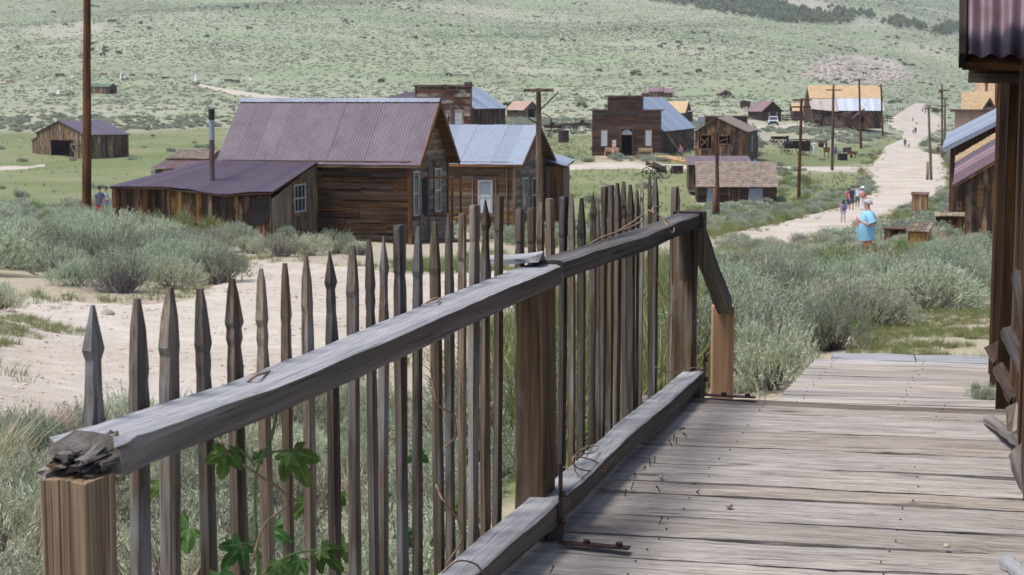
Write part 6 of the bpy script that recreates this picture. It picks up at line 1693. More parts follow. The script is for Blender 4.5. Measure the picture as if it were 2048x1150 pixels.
    if pack:
        mb = MB(); pr = [(.06, .95), (.13, .98), (.15, 1.1), (.145, 1.25), (.11, 1.4), (.04, 1.43)]
        mb.tube([(0, .17, z) for r_, z in pr], [r_ for r_, z in pr], 10)
        c = child('backpack', mb, pack)
        mb = MB(); mb.tube([(0, .29, 1.02), (0, .31, 1.08), (0, .3, 1.2)], [.05, .075, .04], 8); child('backpack_pocket', mb, tuple(v * .7 for v in pack))
        for sg in (-1, 1):
            mb = MB(); mb.tube([(.09 * sg, .12, 1.42), (.1 * sg, 0, 1.47), (.1 * sg, -.12, 1.38), (.12 * sg, -.11, 1.2), (.13 * sg, .08, 1.05)], .016, 6); child('strap', mb, tuple(v * .6 for v in pack))
    if heavy > .2:     # loose shirt hanging over the shorts
        mb = MB(); n = 20; V = []
        pr = [(1.48, .08, .08, 0), (1.44, .17, .135, .005), (1.36, .22, .18, -.005), (1.22, .235, .212, -.025), (1.08, .24, .228, -.045), (.95, .235, .212, -.04), (.87, .232, .198, -.03), (.80, .232, .19, -.025)]
        for z, a, b_, yo in pr:
            for k in range(n):
                th = 2 * math.pi * k / n; f = 1 + .025 * math.sin(5 * th + z * 9) * (1.5 - z)
                V.append((a * f * math.cos(th), yo + b_ * f * math.sin(th), z + .012 * math.sin(3 * th)))
        mb.add(V, [(i * n + (k + 1) % n, i * n + k, (i + 1) * n + k, (i + 1) * n + (k + 1) % n) for i in range(len(pr) - 1) for k in range(n)])
        child('shirt', mb, shirt)
        for sg in (-1, 1):
            a, b_ = V3(J['shL' if sg > 0 else 'shR'][0]), V3(J['elL' if sg > 0 else 'elR'][0])
            mb = MB(); mb.tube([a + V3((-.07 * sg, 0, .01)), a, a.lerp(b_, .45), a.lerp(b_, .82)], [.085, .1, .1, .105], 12, cap=False); child('sleeve', mb, shirt)
        for sg in (-1, 1):
            mb = MB(); mb.tube([(.078 * sg, -.012, 1.66), (.1 * sg, .005, 1.645)], [.028, .02], 8); child('ear', mb, skin)
            mb = MB(); mb.tube([(.034 * sg, -.095, 1.66), (.034 * sg, -.103, 1.66)], .009, 8); child('eye', mb, (.03, .025, .02))
        mb = MB(); mb.tube([(-.025, -.096, 1.565), (0, -.104, 1.565), (.025, -.096, 1.565)], .006, 6); child('mouth', mb, (.3, .12, .1))
        mb = MB(); a = V3(J['haL'][0]); mb.box(a + V3((.0, -.02, -.08)), (.03, .06, .16)); ph = mb.build('handheld_bottle', cloth((.62, .22, .17)), None); ph.matrix_world = Matrix.Translation(P) @ Matrix.Rotation(rz, 4, 'Z') @ Matrix.Scale(s, 4)
        tag(ph, 'small salmon-pink bottle held by the man in light blue', 'bottle')
    return o
FRONT, BACK, LEFT, RIGHT = 0., math.pi, -math.pi / 2, math.pi / 2      # facing camera / away / photo left / photo right
BLUE = (.22, .44, .56)
person('white-haired person in loose light blue shirt and red shorts standing in the sage', 1737, 40, LEFT - .15, 1.77, BLUE, (.5, .06, .08), hair=(.42, .41, .40), skin=(.46, .25, .18), arms='chest', heavy=.42)
person('child in pink with blue and orange backpack walking up the street', 1687, 90, BACK, 1.25, (.78, .1, .2), (.55, .55, .62), hair=(.02, .012, .01), pack=(.05, .13, .33), stride=.15, long_hair=True)
person('person in red top with cap at the left of the street group', 1697, 124, RIGHT + .5, 1.62, (.42, .03, .04), (.04, .05, .1), hair=(.03, .02, .02), hat=('cap', (.05, .06, .1)))
person('person in dark printed shirt at the middle of the street group', 1703, 122, FRONT + .3, 1.76, (.05, .04, .06), (.06, .08, .16), hair=(.01, .008, .008), stride=.1)
person('person in pale blue shirt half hidden in the street group', 1715, 126, FRONT, 1.66, (.5, .6, .72), (.12, .1, .09), hair=(.03, .02, .015))
person('person in white hat and skirt with orange backpack in the street group', 1725, 121, BACK, 1.7, (.6, .62, .66), (.75, .75, .76), hair=(.1, .07, .05), hat=('sun', (.85, .85, .85)), pack=(.5, .16, .1), long_pants=True)
person('person in dark navy walking down the street middle', 1807, 279, FRONT, 1.75, (.06, .05, .09), (.05, .05, .08), stride=.25)
person('child in white beside the navy walker on the street', 1814.5, 277, FRONT, 1.4, (.75, .75, .76), (.1, .1, .12), stride=.2)
person('person in white top of the pair farther up the street', 1823, 352, FRONT, 1.65, (.7, .72, .75), (.1, .1, .14), stride=.2)
person('person in dark blue of the pair farther up the street', 1827.5, 350, FRONT, 1.8, (.04, .06, .13), (.03, .04, .07), stride=.25)
for i, (px, d, sh, lb) in enumerate(((1821, 445, (.6, .62, .66), 'person in grey-white top on the far street bend'), (1829, 425, (.8, .8, .8), 'person in bright white on the far street bend'), (1790, 500, (.05, .4, .42), 'person in teal at the left of the far street group'),
                                     (1794.5, 498, (.3, .32, .4), 'person in grey at the middle of the far street group'), (1797.5, 505, (.6, .6, .62), 'person in pale top within the far street group'), (1801, 498, (.6, .05, .06), 'person in red at the right of the far street group'),
                                     (1840, 520, (.65, .04, .06), 'person in red at the top of the street'), (1846, 515, (.08, .2, .55), 'person in blue at the top of the street'), (1852, 520, (.75, .75, .76), 'person in white at the top of the street'), (1873, 430, (.75, .5, .06), 'person in yellow by the right-hand poles'))):
    person(lb, px, d, U(-.6, .6), U(1.6, 1.8), sh, (.08, .09, .14), stride=U(.05, .25), hair=(.04, .03, .02))
person('person in pink walking past the left bench of the store', 1227, 197.2, LEFT, 1.62, (.75, .12, .2), (.7, .5, .42), hair=(.3, .18, .08), stride=.3, at=W(1227, 314.5, 197.2) + V3((0, 0, .07)))
person('person in blue with red backpack striding off the raised boardwalk', 1361, 186, LEFT, 1.72, (.12, .16, .34), (.06, .07, .12), hair=(.12, .08, .05), pack=(.45, .05, .06), stride=.4, at=W(1361, 320, 186.5))
person('person all in white with hat in the meadow by the machinery', 1627, 222, FRONT, 1.7, (.75, .77, .8), (.7, .73, .78), hair=(.3, .28, .25), long_pants=True, arms='front', hat=('sun', (.8, .8, .8)))
person('person in white and blue bending beside the brown sign post', 1647, 226, RIGHT, 1.7, (.66, .72, .8), (.12, .2, .42), hair=(.4, .36, .3), long_pants=True, arms='front')
person('person in blue standing behind the dark crate', 1669, 224, BACK, 1.68, (.08, .14, .34), (.06, .09, .22), hair=(.1, .07, .05), long_pants=True)
person('person in white sun hat leaning over the dark crate', 1683, 218, RIGHT, 1.35, (.7, .7, .72), (.05, .05, .06), hat=('sun', (.85, .85, .85)), arms='front')
person('person in grey shirt and red shorts by the lean-to corner', 199, 75, BACK + .5, 1.76, (.13, .135, .165), (.55, .02, .03), hair=(.03, .02, .015))
person('person in blue-grey holding an arm out behind the red-shorted walker', 213, 77, LEFT + .4, 1.72, (.16, .19, .28), (.1, .1, .13), hair=(.06, .035, .02), arms='front')
person('person in red shirt walking beyond the far pickets', 1248, 88, RIGHT, 1.7, (.5, .03, .03), (.12, .14, .2), stride=.25)
person('person in white shirt walking beyond the far pickets', 1216, 92, RIGHT, 1.75, (.75, .75, .76), (.3, .12, .08), stride=.2)
person('person in teal seen over the shingled cabin ridge', 1508, 170, FRONT, 1.7, (.05, .42, .5), (.1, .1, .15))
FOOT.append([(7.3, 35.8), (9.0, 35.8), (9.4, 40.7), (7.7, 40.7)])
def finish_people():
    bpy.context.view_layer.update()
    dg = bpy.context.evaluated_depsgraph_get()
    for o, J, shirt, pants, shoes, skin, lp, ba, heavy in PEOPLE:
        me = bpy.data.meshes.new_from_object(o.evaluated_get(dg))
        o.modifiers.clear(); o.data = me
        for c in (cloth(skin, True), cloth(shirt), cloth(pants), cloth(shoes)): me.materials.append(c)
        n = len(me.polygons); cen = np.empty(n * 3, np.float32); me.polygons.foreach_get('center', cen); cen = cen.reshape(-1, 3)
        idx = np.zeros(n, np.int32)
        z = cen[:, 2]
        torso = (np.abs(cen[:, 0]) < .2 * (1 + heavy)) & (z > .93) & (z < 1.475)
        idx[torso] = 1
        for sd in 'LR':
            a, b_ = np.array(J['sh' + sd][0]), np.array(J['el' + sd][0]); w_ = np.array(J['wr' + sd][0])
            ab = b_ - a; t = np.clip(((cen - a) @ ab) / (ab @ ab), 0, 1); dist = np.linalg.norm(cen - (a + t[:, None] * ab), axis=1)
            idx[(dist < .1) & (t < .62)] = 1; arm = (dist < .075) & (t >= .62); idx[arm & (z > 1.0)] = 0
            ab = w_ - b_; t = np.clip(((cen - b_) @ ab) / (ab @ ab), 0, 1.4); dist = np.linalg.norm(cen - (b_ + t[:, None] * ab), axis=1)
            idx[(dist < .06) & (t > .05) & (idx != 2)] = 0
            hn = np.array(J['ha' + sd][0]); idx[np.linalg.norm(cen - hn, axis=1) < .1] = 0
        leg = (z < .93) & (np.abs(cen[:, 0]) < .2 * (1 + heavy)); hands = np.zeros(n, bool)
        for sd in 'LR': hands |= np.linalg.norm(cen - np.array(J['ha' + sd][0]), axis=1) < .1
        idx[leg & ~hands & (z > (.12 if lp else .5))] = 2
        idx[z < .1] = 3
        me.polygons.foreach_set('material_index', idx); me.polygons.foreach_set('use_smooth', np.ones(n, bool)); me.update()
finish_people()

# ================================================================== pickup, wagons, machinery, graves
def pickup():
    P = W(1546.5, 253, 328); P.z = gzs(P.x, P.y)
    t = thing('pickup_truck', 'white pickup truck parked facing the camera on the gravel lane', 'pickup', P, R(-8))
    wm = plain('white vehicle paint', (.8, .81, .82), .25, 0, .05, 3); bk = plain('black trim', (.02, .02, .022), .4); gl = glass('windscreen', (.02, .025, .03), .08); rb = plain('tyre rubber', (.02, .02, .02), .9); ch = plain('headlamp', (.7, .72, .75), .15, .3)
    mb = MB(); mb.prism([(-.98, 0, .45), (.98, 0, .45), (1., 0, .85), (.96, 0, 1.12), (-.96, 0, 1.12), (-1., 0, .85)], (0, 5.2, 0)); mb.build('body', wm, t)
    mb = MB(); mb.add([(-.93, 1.2, 1.12), (.93, 1.2, 1.12), (.74, 1.75, 1.86), (-.74, 1.75, 1.86), (-.93, 3.6, 1.12), (.93, 3.6, 1.12), (.74, 3.4, 1.86), (-.74, 3.4, 1.86)], [(0, 1, 2, 3), (5, 4, 7, 6), (1, 5, 6, 2), (4, 0, 3, 7), (3, 2, 6, 7)]); cb = mb.build('cab', wm, t)
    mb = MB(); mb.prism([(-.84, 1.22, 1.19), (.84, 1.22, 1.19), (.7, 1.66, 1.78), (-.7, 1.66, 1.78)], (0, -.02, .012)); mb.build('windscreen', gl, cb)
    for s_ in (-1, 1): mb = MB(); mb.prism([(.92 * s_, 1.6, 1.2), (.92 * s_, 3.2, 1.2), (.77 * s_, 3.1, 1.76), (.77 * s_, 1.95, 1.76)], (.02 * s_, 0, .0)); mb.build('side_window', gl, cb)
    mb = MB(); mb.box((0, -.03, .82), (1.35, .06, .34)); mb.build('grille', bk, t)
    mb = MB(); mb.box((0, -.08, .55), (1.96, .16, .22)); mb.build('bumper', bk, t)
    for s_ in (-1, 1):
        mb = MB(); mb.box((.82 * s_, -.03, .86), (.26, .06, .28)); mb.build('headlight', ch, t)
        mb = MB(); mb.box((1.1 * s_, 1.5, 1.3), (.18, .1, .24)); mb.build('mirror', bk, t)
        for y in (.95, 4.2):
            mb = MB(); mb.tube([(.72 * s_, y, .39), (.98 * s_, y, .39)], .39, 16); w = mb.build('wheel', rb, t); mb = MB(); mb.tube([(.98 * s_, y, .39), (1.0 * s_, y, .39)], .22, 12); mb.build('rim', ch, w)
    FOOT.append([(P.x - 1.5, P.y - 1), (P.x + 1.5, P.y - 1), (P.x + 2, P.y + 6), (P.x - 1, P.y + 6)])
pickup()
def wheel(t, c, r, ax=(0, 1, 0), mat='iron_dark'):
    ax = V3(ax).normalized(); u = ax.cross(V3((0, 0, 1))).normalized(); v = u.cross(ax); c = V3(c)
    mb = MB(); n = 16; pts = [c + (u * math.cos(2 * math.pi * k / n) + v * math.sin(2 * math.pi * k / n)) * r for k in range(n + 1)]
    mb.tube(pts, .05 * r + .015, 5, cap=False); w = mb.build('wheel', M[mat], t)
    mb = MB()
    for k in range(8): mb.tube([c, c + (u * math.cos(2 * math.pi * k / 8) + v * math.sin(2 * math.pi * k / 8)) * r], .022, 4)
    mb.build('spokes', M[mat], w); mb = MB(); mb.tube([c - ax * .1, c + ax * .1], .09, 8); mb.build('hub', M[mat], w)
def wagon(label, px, row, d, rz, L_=2.6, mat='far_v', load=False, tip=0.):
    P = W(px, row, d); P.z = gzs(P.x, P.y)
    t = thing('wagon', label, 'wagon', P, rz, 'old wagons and machinery in the meadow')
    mb = MB(); rt = Matrix.Rotation(tip, 3, 'Y')
    mb.box((0, 0, .95), (L_, 1.1, .1), rot=rt); mb.build('bed', M[mat], t)
    for s_ in (-1, 1): mb = MB(); mb.box((0, .55 * s_, 1.15), (L_, .05, .35), rot=rt); mb.build('side_board', M[mat], t)
    for x, r in ((-L_ * .36, .5), (L_ * .36, .6)):
        for s_ in (-1, 1): wheel(t, (x, .72 * s_, r), r)
        bar(t, (x, -.75, r), (x, .75, r), .1, .1, M['iron_dark'], 'axle')
    bar(t, (-L_ * .5, 0, .8), (-L_ * .5 - 1.6, 0, .35), .08, .08, M[mat], 'tongue')
    if load: mb = MB(); mb.lathe([(.35, 1.0), (.42, 1.2), (.36, 1.7), (.1, 1.85)], 10); mb.build('boiler', M['iron_dark'], t)
wagon('old freight wagon leftmost in the row of wagons left of the store', 1105, 269, 270, .2, load=True)
wagon('old freight wagon in the middle of the row left of the store', 1135, 268, 275, -.1)
wagon('old freight wagon nearest the store in the row', 1164, 267, 278, .15, load=True)
wagon('tipped grey hand cart with broken shafts beyond the fence', 1312, 356, 160, .5, 1.7, 'grey_siding', tip=.35)
wagon('rusty flat cart in the meadow left of the old engine', 1557, 300, 250, .3, 2.)
def engine():
    P = W(1590, 318, 222); P.z = gzs(P.x, P.y)
    t = thing('old_engine', 'rusted dark steam engine with big wheels in the meadow', 'machinery', P, .25)
    mb = MB(); mb.tube([(-1.5, 0, 1.3), (1.2, 0, 1.3)], .5, 14); mb.build('boiler', M['iron_dark'], t)
    mb = MB(); mb.box((1.4, 0, 1.1), (.9, 1.2, 1.3)); mb.build('firebox', M['iron'], t)
    mb = MB(); mb.tube([(-1.1, 0, 1.7), (-1.1, 0, 2.3), (-1.1, 0, 2.45)], [.15, .15, .24], 10); mb.build('chimney', M['iron_dark'], t)
    mb = MB(); mb.box((.5, 0, 1.95), (2.2, 1.3, .12)); mb.build('canopy', M['iron'], t)
    for x in (-.4, 1.4):
        for s_ in (-.6, .6): bar(t, (x, s_ * .95, 1.3), (x, s_ * .95, 1.95), .06, .06, M['iron_dark'], 'canopy_post')
    for s_ in (-1, 1): wheel(t, (1.2, .85 * s_, .75), .75); wheel(t, (-1.2, .75 * s_, .5), .5)
engine()
def small(name, label, cat, px, row, d, parts, rz=0., grp=None):
    P = W(px, row, d); P.z = gzs(P.x, P.y)
    t = thing(name, label, cat, P, rz, grp)
    for nm, kind, args, mat in parts:
        mb = MB()
        if kind == 'box': mb.box(*args)
        elif kind == 'tube': mb.tube(*args)
        elif kind == 'lathe': mb.lathe(*args)
        elif kind == 'prism': mb.prism(*args)
        mb.build(nm, M[mat], t)
    return t
small('water_tank', 'upright rusty iron tank in the meadow left of the store', 'tank', 1127, 286, 240, [('shell', 'lathe', ([(.75, -.2), (.75, 1.6), (.7, 1.65), (.1, 1.7)], 16), 'iron'), ('rim', 'lathe', ([(.8, 1.5), (.8, 1.58)], 16), 'iron_dark'), ('valve', 'tube', ([(.7, -.2, .4), (.95, -.3, .4)], .06, 6), 'iron_dark')])
small('iron_box', 'rusty riveted iron box lying in the meadow beyond the pickets', 'box', 1354, 347, 168, [('shell', 'box', ((0, 0, .35), (1., .7, .7)), 'iron'), ('lid', 'box', ((0, 0, .73), (1.1, .8, .06)), 'iron_dark')], .3)
small('rusty_drum', 'rust-brown drum on its side right of the old engine', 'drum', 1645, 299, 255, [('shell', 'tube', ([(-.6, 0, .5), (.6, 0, .5)], .5, 14), 'iron'), ('hoop', 'tube', ([(-.3, 0, .5), (-.25, 0, .5)], .53, 14), 'iron_dark'), ('hoop', 'tube', ([(.3, 0, .5), (.35, 0, .5)], .53, 14), 'iron_dark'), ('cradle', 'box', ((0, 0, .06), (1.3, .5, .12)), 'trim')])
small('sign_post', 'brown slanted sign board on legs among the visitors', 'sign', 1653, 320, 219, [('leg', 'box', ((-.25, 0, .5), (.09, .09, 1.)), 'trim'), ('leg', 'box', ((.25, 0, .5), (.09, .09, 1.)), 'trim'), ('panel', 'prism', ([(-.4, -.1, .7), (.4, -.1, .7), (.4, .2, 1.35), (-.4, .2, 1.35)], (0, .05, 0)), 'trim')])
small('dark_crate', 'dark open crate with raised lid among the visitors', 'crate', 1685, 320, 216, [('box', 'box', ((0, 0, .45), (1., .8, .9)), 'iron_dark'), ('lid', 'prism', ([(.1, .3, 1.0), (1.3, .3, 1.1), (1.4, .5, 1.7), (.2, .5, 1.6)], (0, .06, 0)), 'iron'), ('handle', 'box', ((0, -.42, .5), (.3, .04, .06)), 'iron')], .2)
small('rusty_barrow', 'orange rusted ore barrow right of the dark crate', 'barrow', 1704, 314, 226, [('tray', 'prism', ([(-.5, -.35, .45), (.5, -.35, .45), (.65, -.45, .85), (-.65, -.45, .85)], (0, .8, 0)), 'rust_bright'), ('wheel', 'tube', ([(-.1, -.06, .2), (-.1, .06, .2)], .2, 12), 'iron_dark'), ('leg', 'box', ((.4, -.3, .22), (.06, .06, .44)), 'rust_bright'), ('leg', 'box', ((.4, .3, .22), (.06, .06, .44)), 'rust_bright')])
small('iron_hopper', 'rust-dark ore hopper standing left of the mauve-roofed cabin', 'hopper', 1490, 226, 400, [('bin', 'prism', ([(-1., -1, .5), (1., -1, .5), (1.2, -1, 1.8), (-.6, -1, 2.1), (-1.2, -1, 1.6)], (0, 2, 0)), 'iron'), ('leg', 'box', ((-.8, -.8, .6), (.2, .2, .9)), 'iron_dark'), ('leg', 'box', ((.8, -.8, .6), (.2, .2, .9)), 'iron_dark'), ('leg', 'box', ((-.8, .8, .6), (.2, .2, .9)), 'iron_dark'), ('leg', 'box', ((.8, .8, .6), (.2, .2, .9)), 'iron_dark')])
small('stump_post', 'dark stub of a post at the right verge of the street', 'post', 1876, 305, 255, [('stub', 'lathe', ([(.3, -.2), (.26, .6), (.2, 1.), (.05, 1.1)], 9), 'pole'), ('cap', 'lathe', ([(.22, 1.0), (.1, 1.14)], 9), 'iron_dark')])
# rail fence beyond the lane
def plank_fence(label, pts, h, posts):
    P = [gp(*p) for p in pts]
    t = thing('plank_fence', label, 'fence', P[0]); O = P[0]
    for a, b_ in zip(P[:-1], P[1:]):
        for z in (.35, .75, 1.1): bar(t, a - O + V3((0, 0, z * h)), b_ - O + V3((0, 0, z * h)), .06, .24, M['far_tan'], 'rail')
        for k in range(posts): c = a.lerp(b_, k / posts); bar(t, c - O + V3((0, .1, -.2)), c - O + V3((0, .1, 1.25 * h)), .14, .14, M['pole_grey'], 'post')
plank_fence('brown board fence between the mauve-roofed cabin and great barn', [(1564, 243), (1625, 244)], 1.1, 6)
plank_fence('low plank fence at the right end of the great barn', [(1768, 246), (1787, 247)], 1.5, 3)
# graves on the left slope
def grave(kind, label, px, row, hpx, d=None):
    P = gp(px, row); k = P.y / FPX; h = hpx * k
    G = 'graves on the left slope'
    if kind == 'obelisk':
        t = thing('gravestone', label, 'gravestone', P, U(-.3, .3), G); mb = MB(); mb.box((0, 0, h * .08), (h * .42, h * .42, h * .22)); mb.build('base', M['white_stone'], t)
        mb = MB(); mb.tube([(0, 0, h * .18), (0, 0, h * .88), (0, 0, h)], [h * .16, h * .09, .01], 4); mb.build('shaft', M['white_stone'], t)
    elif kind == 'slab':
        t = thing('gravestone', label, 'gravestone', P, U(-.3, .3), G); mb = MB(); w = h * .36
        mb.prism([(-w, 0, 0), (w, 0, 0), (w, 0, h * .75), (w * .6, 0, h * .95), (0, 0, h), (-w * .6, 0, h * .95), (-w, 0, h * .75)], (0, h * .2, 0)); mb.build('stone', M['white_stone'], t)
        mb = MB(); mb.box((0, h * .1, .04), (w * 2.6, h * .4, .12)); mb.build('base', M['white_stone'], t)
    else:
        t = thing('grave_railing', label, 'railing', P, U(-.2, .2), G); w = h * 1.1
        for sx, sy in ((-1, -1), (1, -1), (1, 1), (-1, 1)): mb = MB(); mb.box((w * sx, w * .7 * sy, h * .5), (.12, .12, h * 1.1)); mb.build('post', M[kind], t)
        for z in (.35, .62, .9):
            for a, b_ in (((-w, -w * .7), (w, -w * .7)), ((w, -w * .7), (w, w * .7)), ((w, w * .7), (-w, w * .7)), ((-w, w * .7), (-w, -w * .7))): bar(t, (*a, h * z), (*b_, h * z), .06, h * .2, M[kind], 'rail')
for g in (('obelisk', 'tall white grave obelisk right of the big pole', 242, 158, 13), ('slab', 'left of two small white headstones right of the tall white obelisk', 248, 158, 6), ('slab', 'right of two small white headstones right of the tall white obelisk', 253, 158, 6),
          ('obelisk', 'slender pale grave pyramid above the long house roof end', 392, 165, 18), ('slab', 'white headstone low on the slope left of the cemetery shed', 116, 188, 7), ('slab', 'small white headstone high at the far left of the graves', 75, 157, 5),
          ('slab', 'small pale headstone just left of the big pole', 144, 155, 5), ('slab', 'small white headstone above the cemetery shed', 205, 155, 4), ('slab', 'tiny white headstone left of a dark grave railing', 307, 163, 4), ('slab', 'tiny pale headstone left of the slender pyramid', 340, 162, 4),
          ('slab', 'pair-left pale headstone right of the slender pyramid', 432, 165, 5), ('slab', 'pair-right pale headstone right of the slender pyramid', 438, 165, 5), ('slab', 'pale headstone beside the track end', 500, 162, 8), ('slab', 'small pale headstone at the right end of the graves', 508, 169, 6),
          ('rust_bright', 'orange rusted grave railing at the far left edge', 20, 166, 5), ('rust_bright', 'orange rusted grave railing above the cemetery shed', 208, 151, 5), ('iron', 'rusty grave railing left of its twin above the track', 457, 164, 6), ('iron', 'rusty grave railing right of its twin above the track', 472, 166, 6),
          ('iron_dark', 'dark wooden grave railing left of the big pole', 120, 154, 7), ('iron_dark', 'low dark grave railing right of the white obelisk', 265, 152, 4), ('iron_dark', 'dark grave railing midway to the slender pyramid', 331, 158, 5)):
    grave(*g)
# loose stones along the bank and by the landing
def stone(label, px, row, r):
    P = gp(px, row) ; mb = MB(); rr = [U(.8, 1.2) for _ in range(8)]
    V = []; n = 8
    for i, (a, z) in enumerate(((.55, -.25), (1., .05), (.95, .4), (.55, .7), (.1, .78))):
        for k in range(n): V.append((a * r * rr[k] * math.cos(k * math.pi / 4 + i * .1), a * r * rr[(k + i) % 8] * .8 * math.sin(k * math.pi / 4), z * r * rr[(k * 3) % 8]))
    mb.add(V, [(i * n + k, i * n + (k + 1) % n, (i + 1) * n + (k + 1) % n, (i + 1) * n + k) for i in range(4) for k in range(n)] + [tuple(4 * n + k for k in range(n))])
    o = mb.build('stone', M['rock'], None); o.location = P; o.rotation_euler = (U(-.2, .2), U(-.2, .2), U(0, 6)); tag(o, label, 'stone', 'loose stones')
stone('pale rounded stone under the leftmost sagebrush', 22, 628, .12)
stone('pale stone at the bank edge under the left sagebrush', 205, 597, .06)
stone('flat reddish stone on the dirt path by the first pickets', 215, 632, .12)
stone('tan stone where the sage bank ends before the long house', 470, 505, .16)
stone('pale stone beside the landing edge', 1712, 697, .05)
stone('tan stone in the grass beyond the landing', 1806, 639, .06)
stone('tan stone below the left sage bank corner', 130, 592, .07)
# ================================================================== plants
def quads_from(base, dirs, side, ln, wd, bend=None):
    """leaf quads: base (n,3), direction, side vector, length, width -> V, Q"""
    n = len(base)
    a = base - side * wd[:, None] * .5; b = base + side * wd[:, None] * .5
    t = base + dirs * ln[:, None]
    c = t + side * wd[:, None] * .22; d = t - side * wd[:, None] * .22
    V = np.stack([a, b, c, d], 1).reshape(-1, 3)
    Q = np.arange(4 * n).reshape(n, 4)
    return V, Q
def unit(v): return v / np.maximum(np.linalg.norm(v, axis=1, keepdims=True), 1e-9)
def bush_mesh(name, seed, nspr, nleaf, leaf_l, leaf_w, spr_l, up=.9, lumps=7, stemm=('sage_leaf', 'twig_grey'), twigs=46, shell=.62, hgt=.85):
    """feathery shrub of unit radius: leaning sprigs on lumpy branch heads, leaves up each sprig, bare twigs beneath"""
    g = np.random.default_rng(seed)
    # branch heads
    th = g.uniform(0, 2 * np.pi, lumps); rr = np.sqrt(g.uniform(0.05, .75, lumps)); 
    heads = np.stack([rr * np.cos(th), rr * np.sin(th), hgt * (.3 + .65 * (1 - rr ** 2)) * g.uniform(.8, 1.1, lumps)], 1) * .85
    hr = g.uniform(.2, .36, lumps) * (1.25 if lumps < 9 else 1.)
    k = g.integers(0, lumps, nspr)
    dv = unit(g.normal(size=(nspr, 3)) * [1, 1, .8] + [0, 0, .35])
    pos = heads[k] + dv * (hr[k] * g.uniform(shell, 1., nspr))[:, None]
    pos[:, 2] = np.maximum(pos[:, 2] - spr_l * .7, .03 + .06 * g.random(nspr))
    out = pos * [1, 1, .3]
    sd = unit(out * .6 + dv * .5 + np.array([0, 0, up]) + g.normal(size=(nspr, 3)) * .22)
    sl = spr_l * g.uniform(.6, 1.25, nspr)
    # leaves
    bi = np.repeat(np.arange(nspr), nleaf); t = np.tile(np.linspace(.12, 1., nleaf), nspr) + g.uniform(-.05, .05, nspr * nleaf)
    base = pos[bi] + sd[bi] * (sl[bi] * t)[:, None]
    ld = unit(sd[bi] * 1.0 + g.normal(size=(len(bi), 3)) * .55)
    side = unit(np.cross(ld, g.normal(size=(len(bi), 3))))
    V, Q = quads_from(base, ld, side, leaf_l * g.uniform(.6, 1.3, len(bi)), leaf_w * g.uniform(.7, 1.3, len(bi)))
    # twigs
    TV, TQ = [], []
    for i in range(twigs):
        h = heads[g.integers(0, lumps)] + g.normal(size=3) * .14
        p0 = np.array([g.normal() * .06, g.normal() * .06, -.05]); pm = p0 * .4 + h * .6 * np.array([.9, .9, .7]) + g.normal(size=3) * .05
        h[2] = max(h[2], .1)
        pts = [p0, pm, h]; r = [.022, .013, .004]
        b0 = len(TV)
        for p, q in zip(pts, r):
            for a in range(3): TV.append(p + q * np.array([math.cos(a * 2.1), math.sin(a * 2.1), 0]))
        for s_ in range(2):
            for a in range(3): TQ.append((b0 + s_ * 3 + a, b0 + s_ * 3 + (a + 1) % 3, b0 + s_ * 3 + 3 + (a + 1) % 3, b0 + s_ * 3 + 3 + a))
    n0 = len(V)
    if TV: V = np.concatenate([V, np.array(TV)]); Q = np.concatenate([Q, np.array(TQ) + n0])
    me = np_mesh(name, V, Q)
    me.materials.append(M[stemm[0]]); me.materials.append(M[stemm[1]])
    mi = np.zeros(len(Q), np.int32)
    if TV: mi[-len(TQ):] = 1
    me.polygons.foreach_set('material_index', mi)
    return me
def tuft_mesh(name, seed, nb, h, spread, w, mat):
    g = np.random.default_rng(seed)
    th = g.uniform(0, 2 * np.pi, nb); r = spread * np.sqrt(g.random(nb))
    base = np.stack([r * np.cos(th), r * np.sin(th), np.zeros(nb)], 1)
    lean = unit(np.stack([np.cos(th) * g.uniform(0, .5, nb), np.sin(th) * g.uniform(0, .5, nb), np.ones(nb)], 1) + g.normal(size=(nb, 3)) * .12)
    side = unit(np.cross(lean, g.normal(size=(nb, 3))))
    hh = h * g.uniform(.5, 1.2, nb); mid = base + lean * (hh * .55)[:, None]
    tip = mid + unit(lean + np.stack([np.cos(th) * .5, np.sin(th) * .5, -.1 * np.ones(nb)], 1)) * (hh * .5)[:, None]
    V = np.stack([base - side * w, base + side * w, mid + side * w * .7, mid - side * w * .7, tip], 1).reshape(-1, 3)
    i = np.arange(nb) * 5
    me = bpy.data.meshes.new(name)
    fs = [f for k in i for f in ((k, k + 1, k + 2, k + 3), (k + 3, k + 2, k + 4))]
    me.from_pydata([tuple(v) for v in V], [], [tuple(int(q) for q in f) for f in fs]); me.materials.append(M[mat])
    return me
SAGE_HI = [bush_mesh('sagebrush', 11 + i, ns, 13, .058, .0115, sp, lumps=lu, twigs=tw, up=u_) for i, (ns, sp, lu, tw, u_) in enumerate(((860, .2, 17, 60, .9), (740, .25, 13, 120, 1.1), (900, .16, 24, 70, .8), (520, .23, 15, 220, 1.0), (800, .21, 20, 100, 1.3)))]
SAGE_MID = [bush_mesh('sagebrush', 31 + i, 420, 5, .13, .045, .25, lumps=9, stemm=('sage_mid', 'twig_grey'), twigs=40) for i in range(4)]
RABBIT = [bush_mesh('rabbitbrush', 51 + i, 420, 4, .2, .022, .34, up=1.1, lumps=6, stemm=('rabbit', 'straw'), twigs=60) for i in range(2)]
STRAW = [tuft_mesh('bunchgrass', 61 + i, 420, .85, .42, .007, 'straw') for i in range(2)]
GRASS_HI = [tuft_mesh('grass', 71 + i, 26, .16, .07, .0022, 'grass') for i in range(3)]
GRASS_TALL = [tuft_mesh('tall_grass', 81 + i, 60, .75, .14, .0045, 'grass') for i in range(3)]
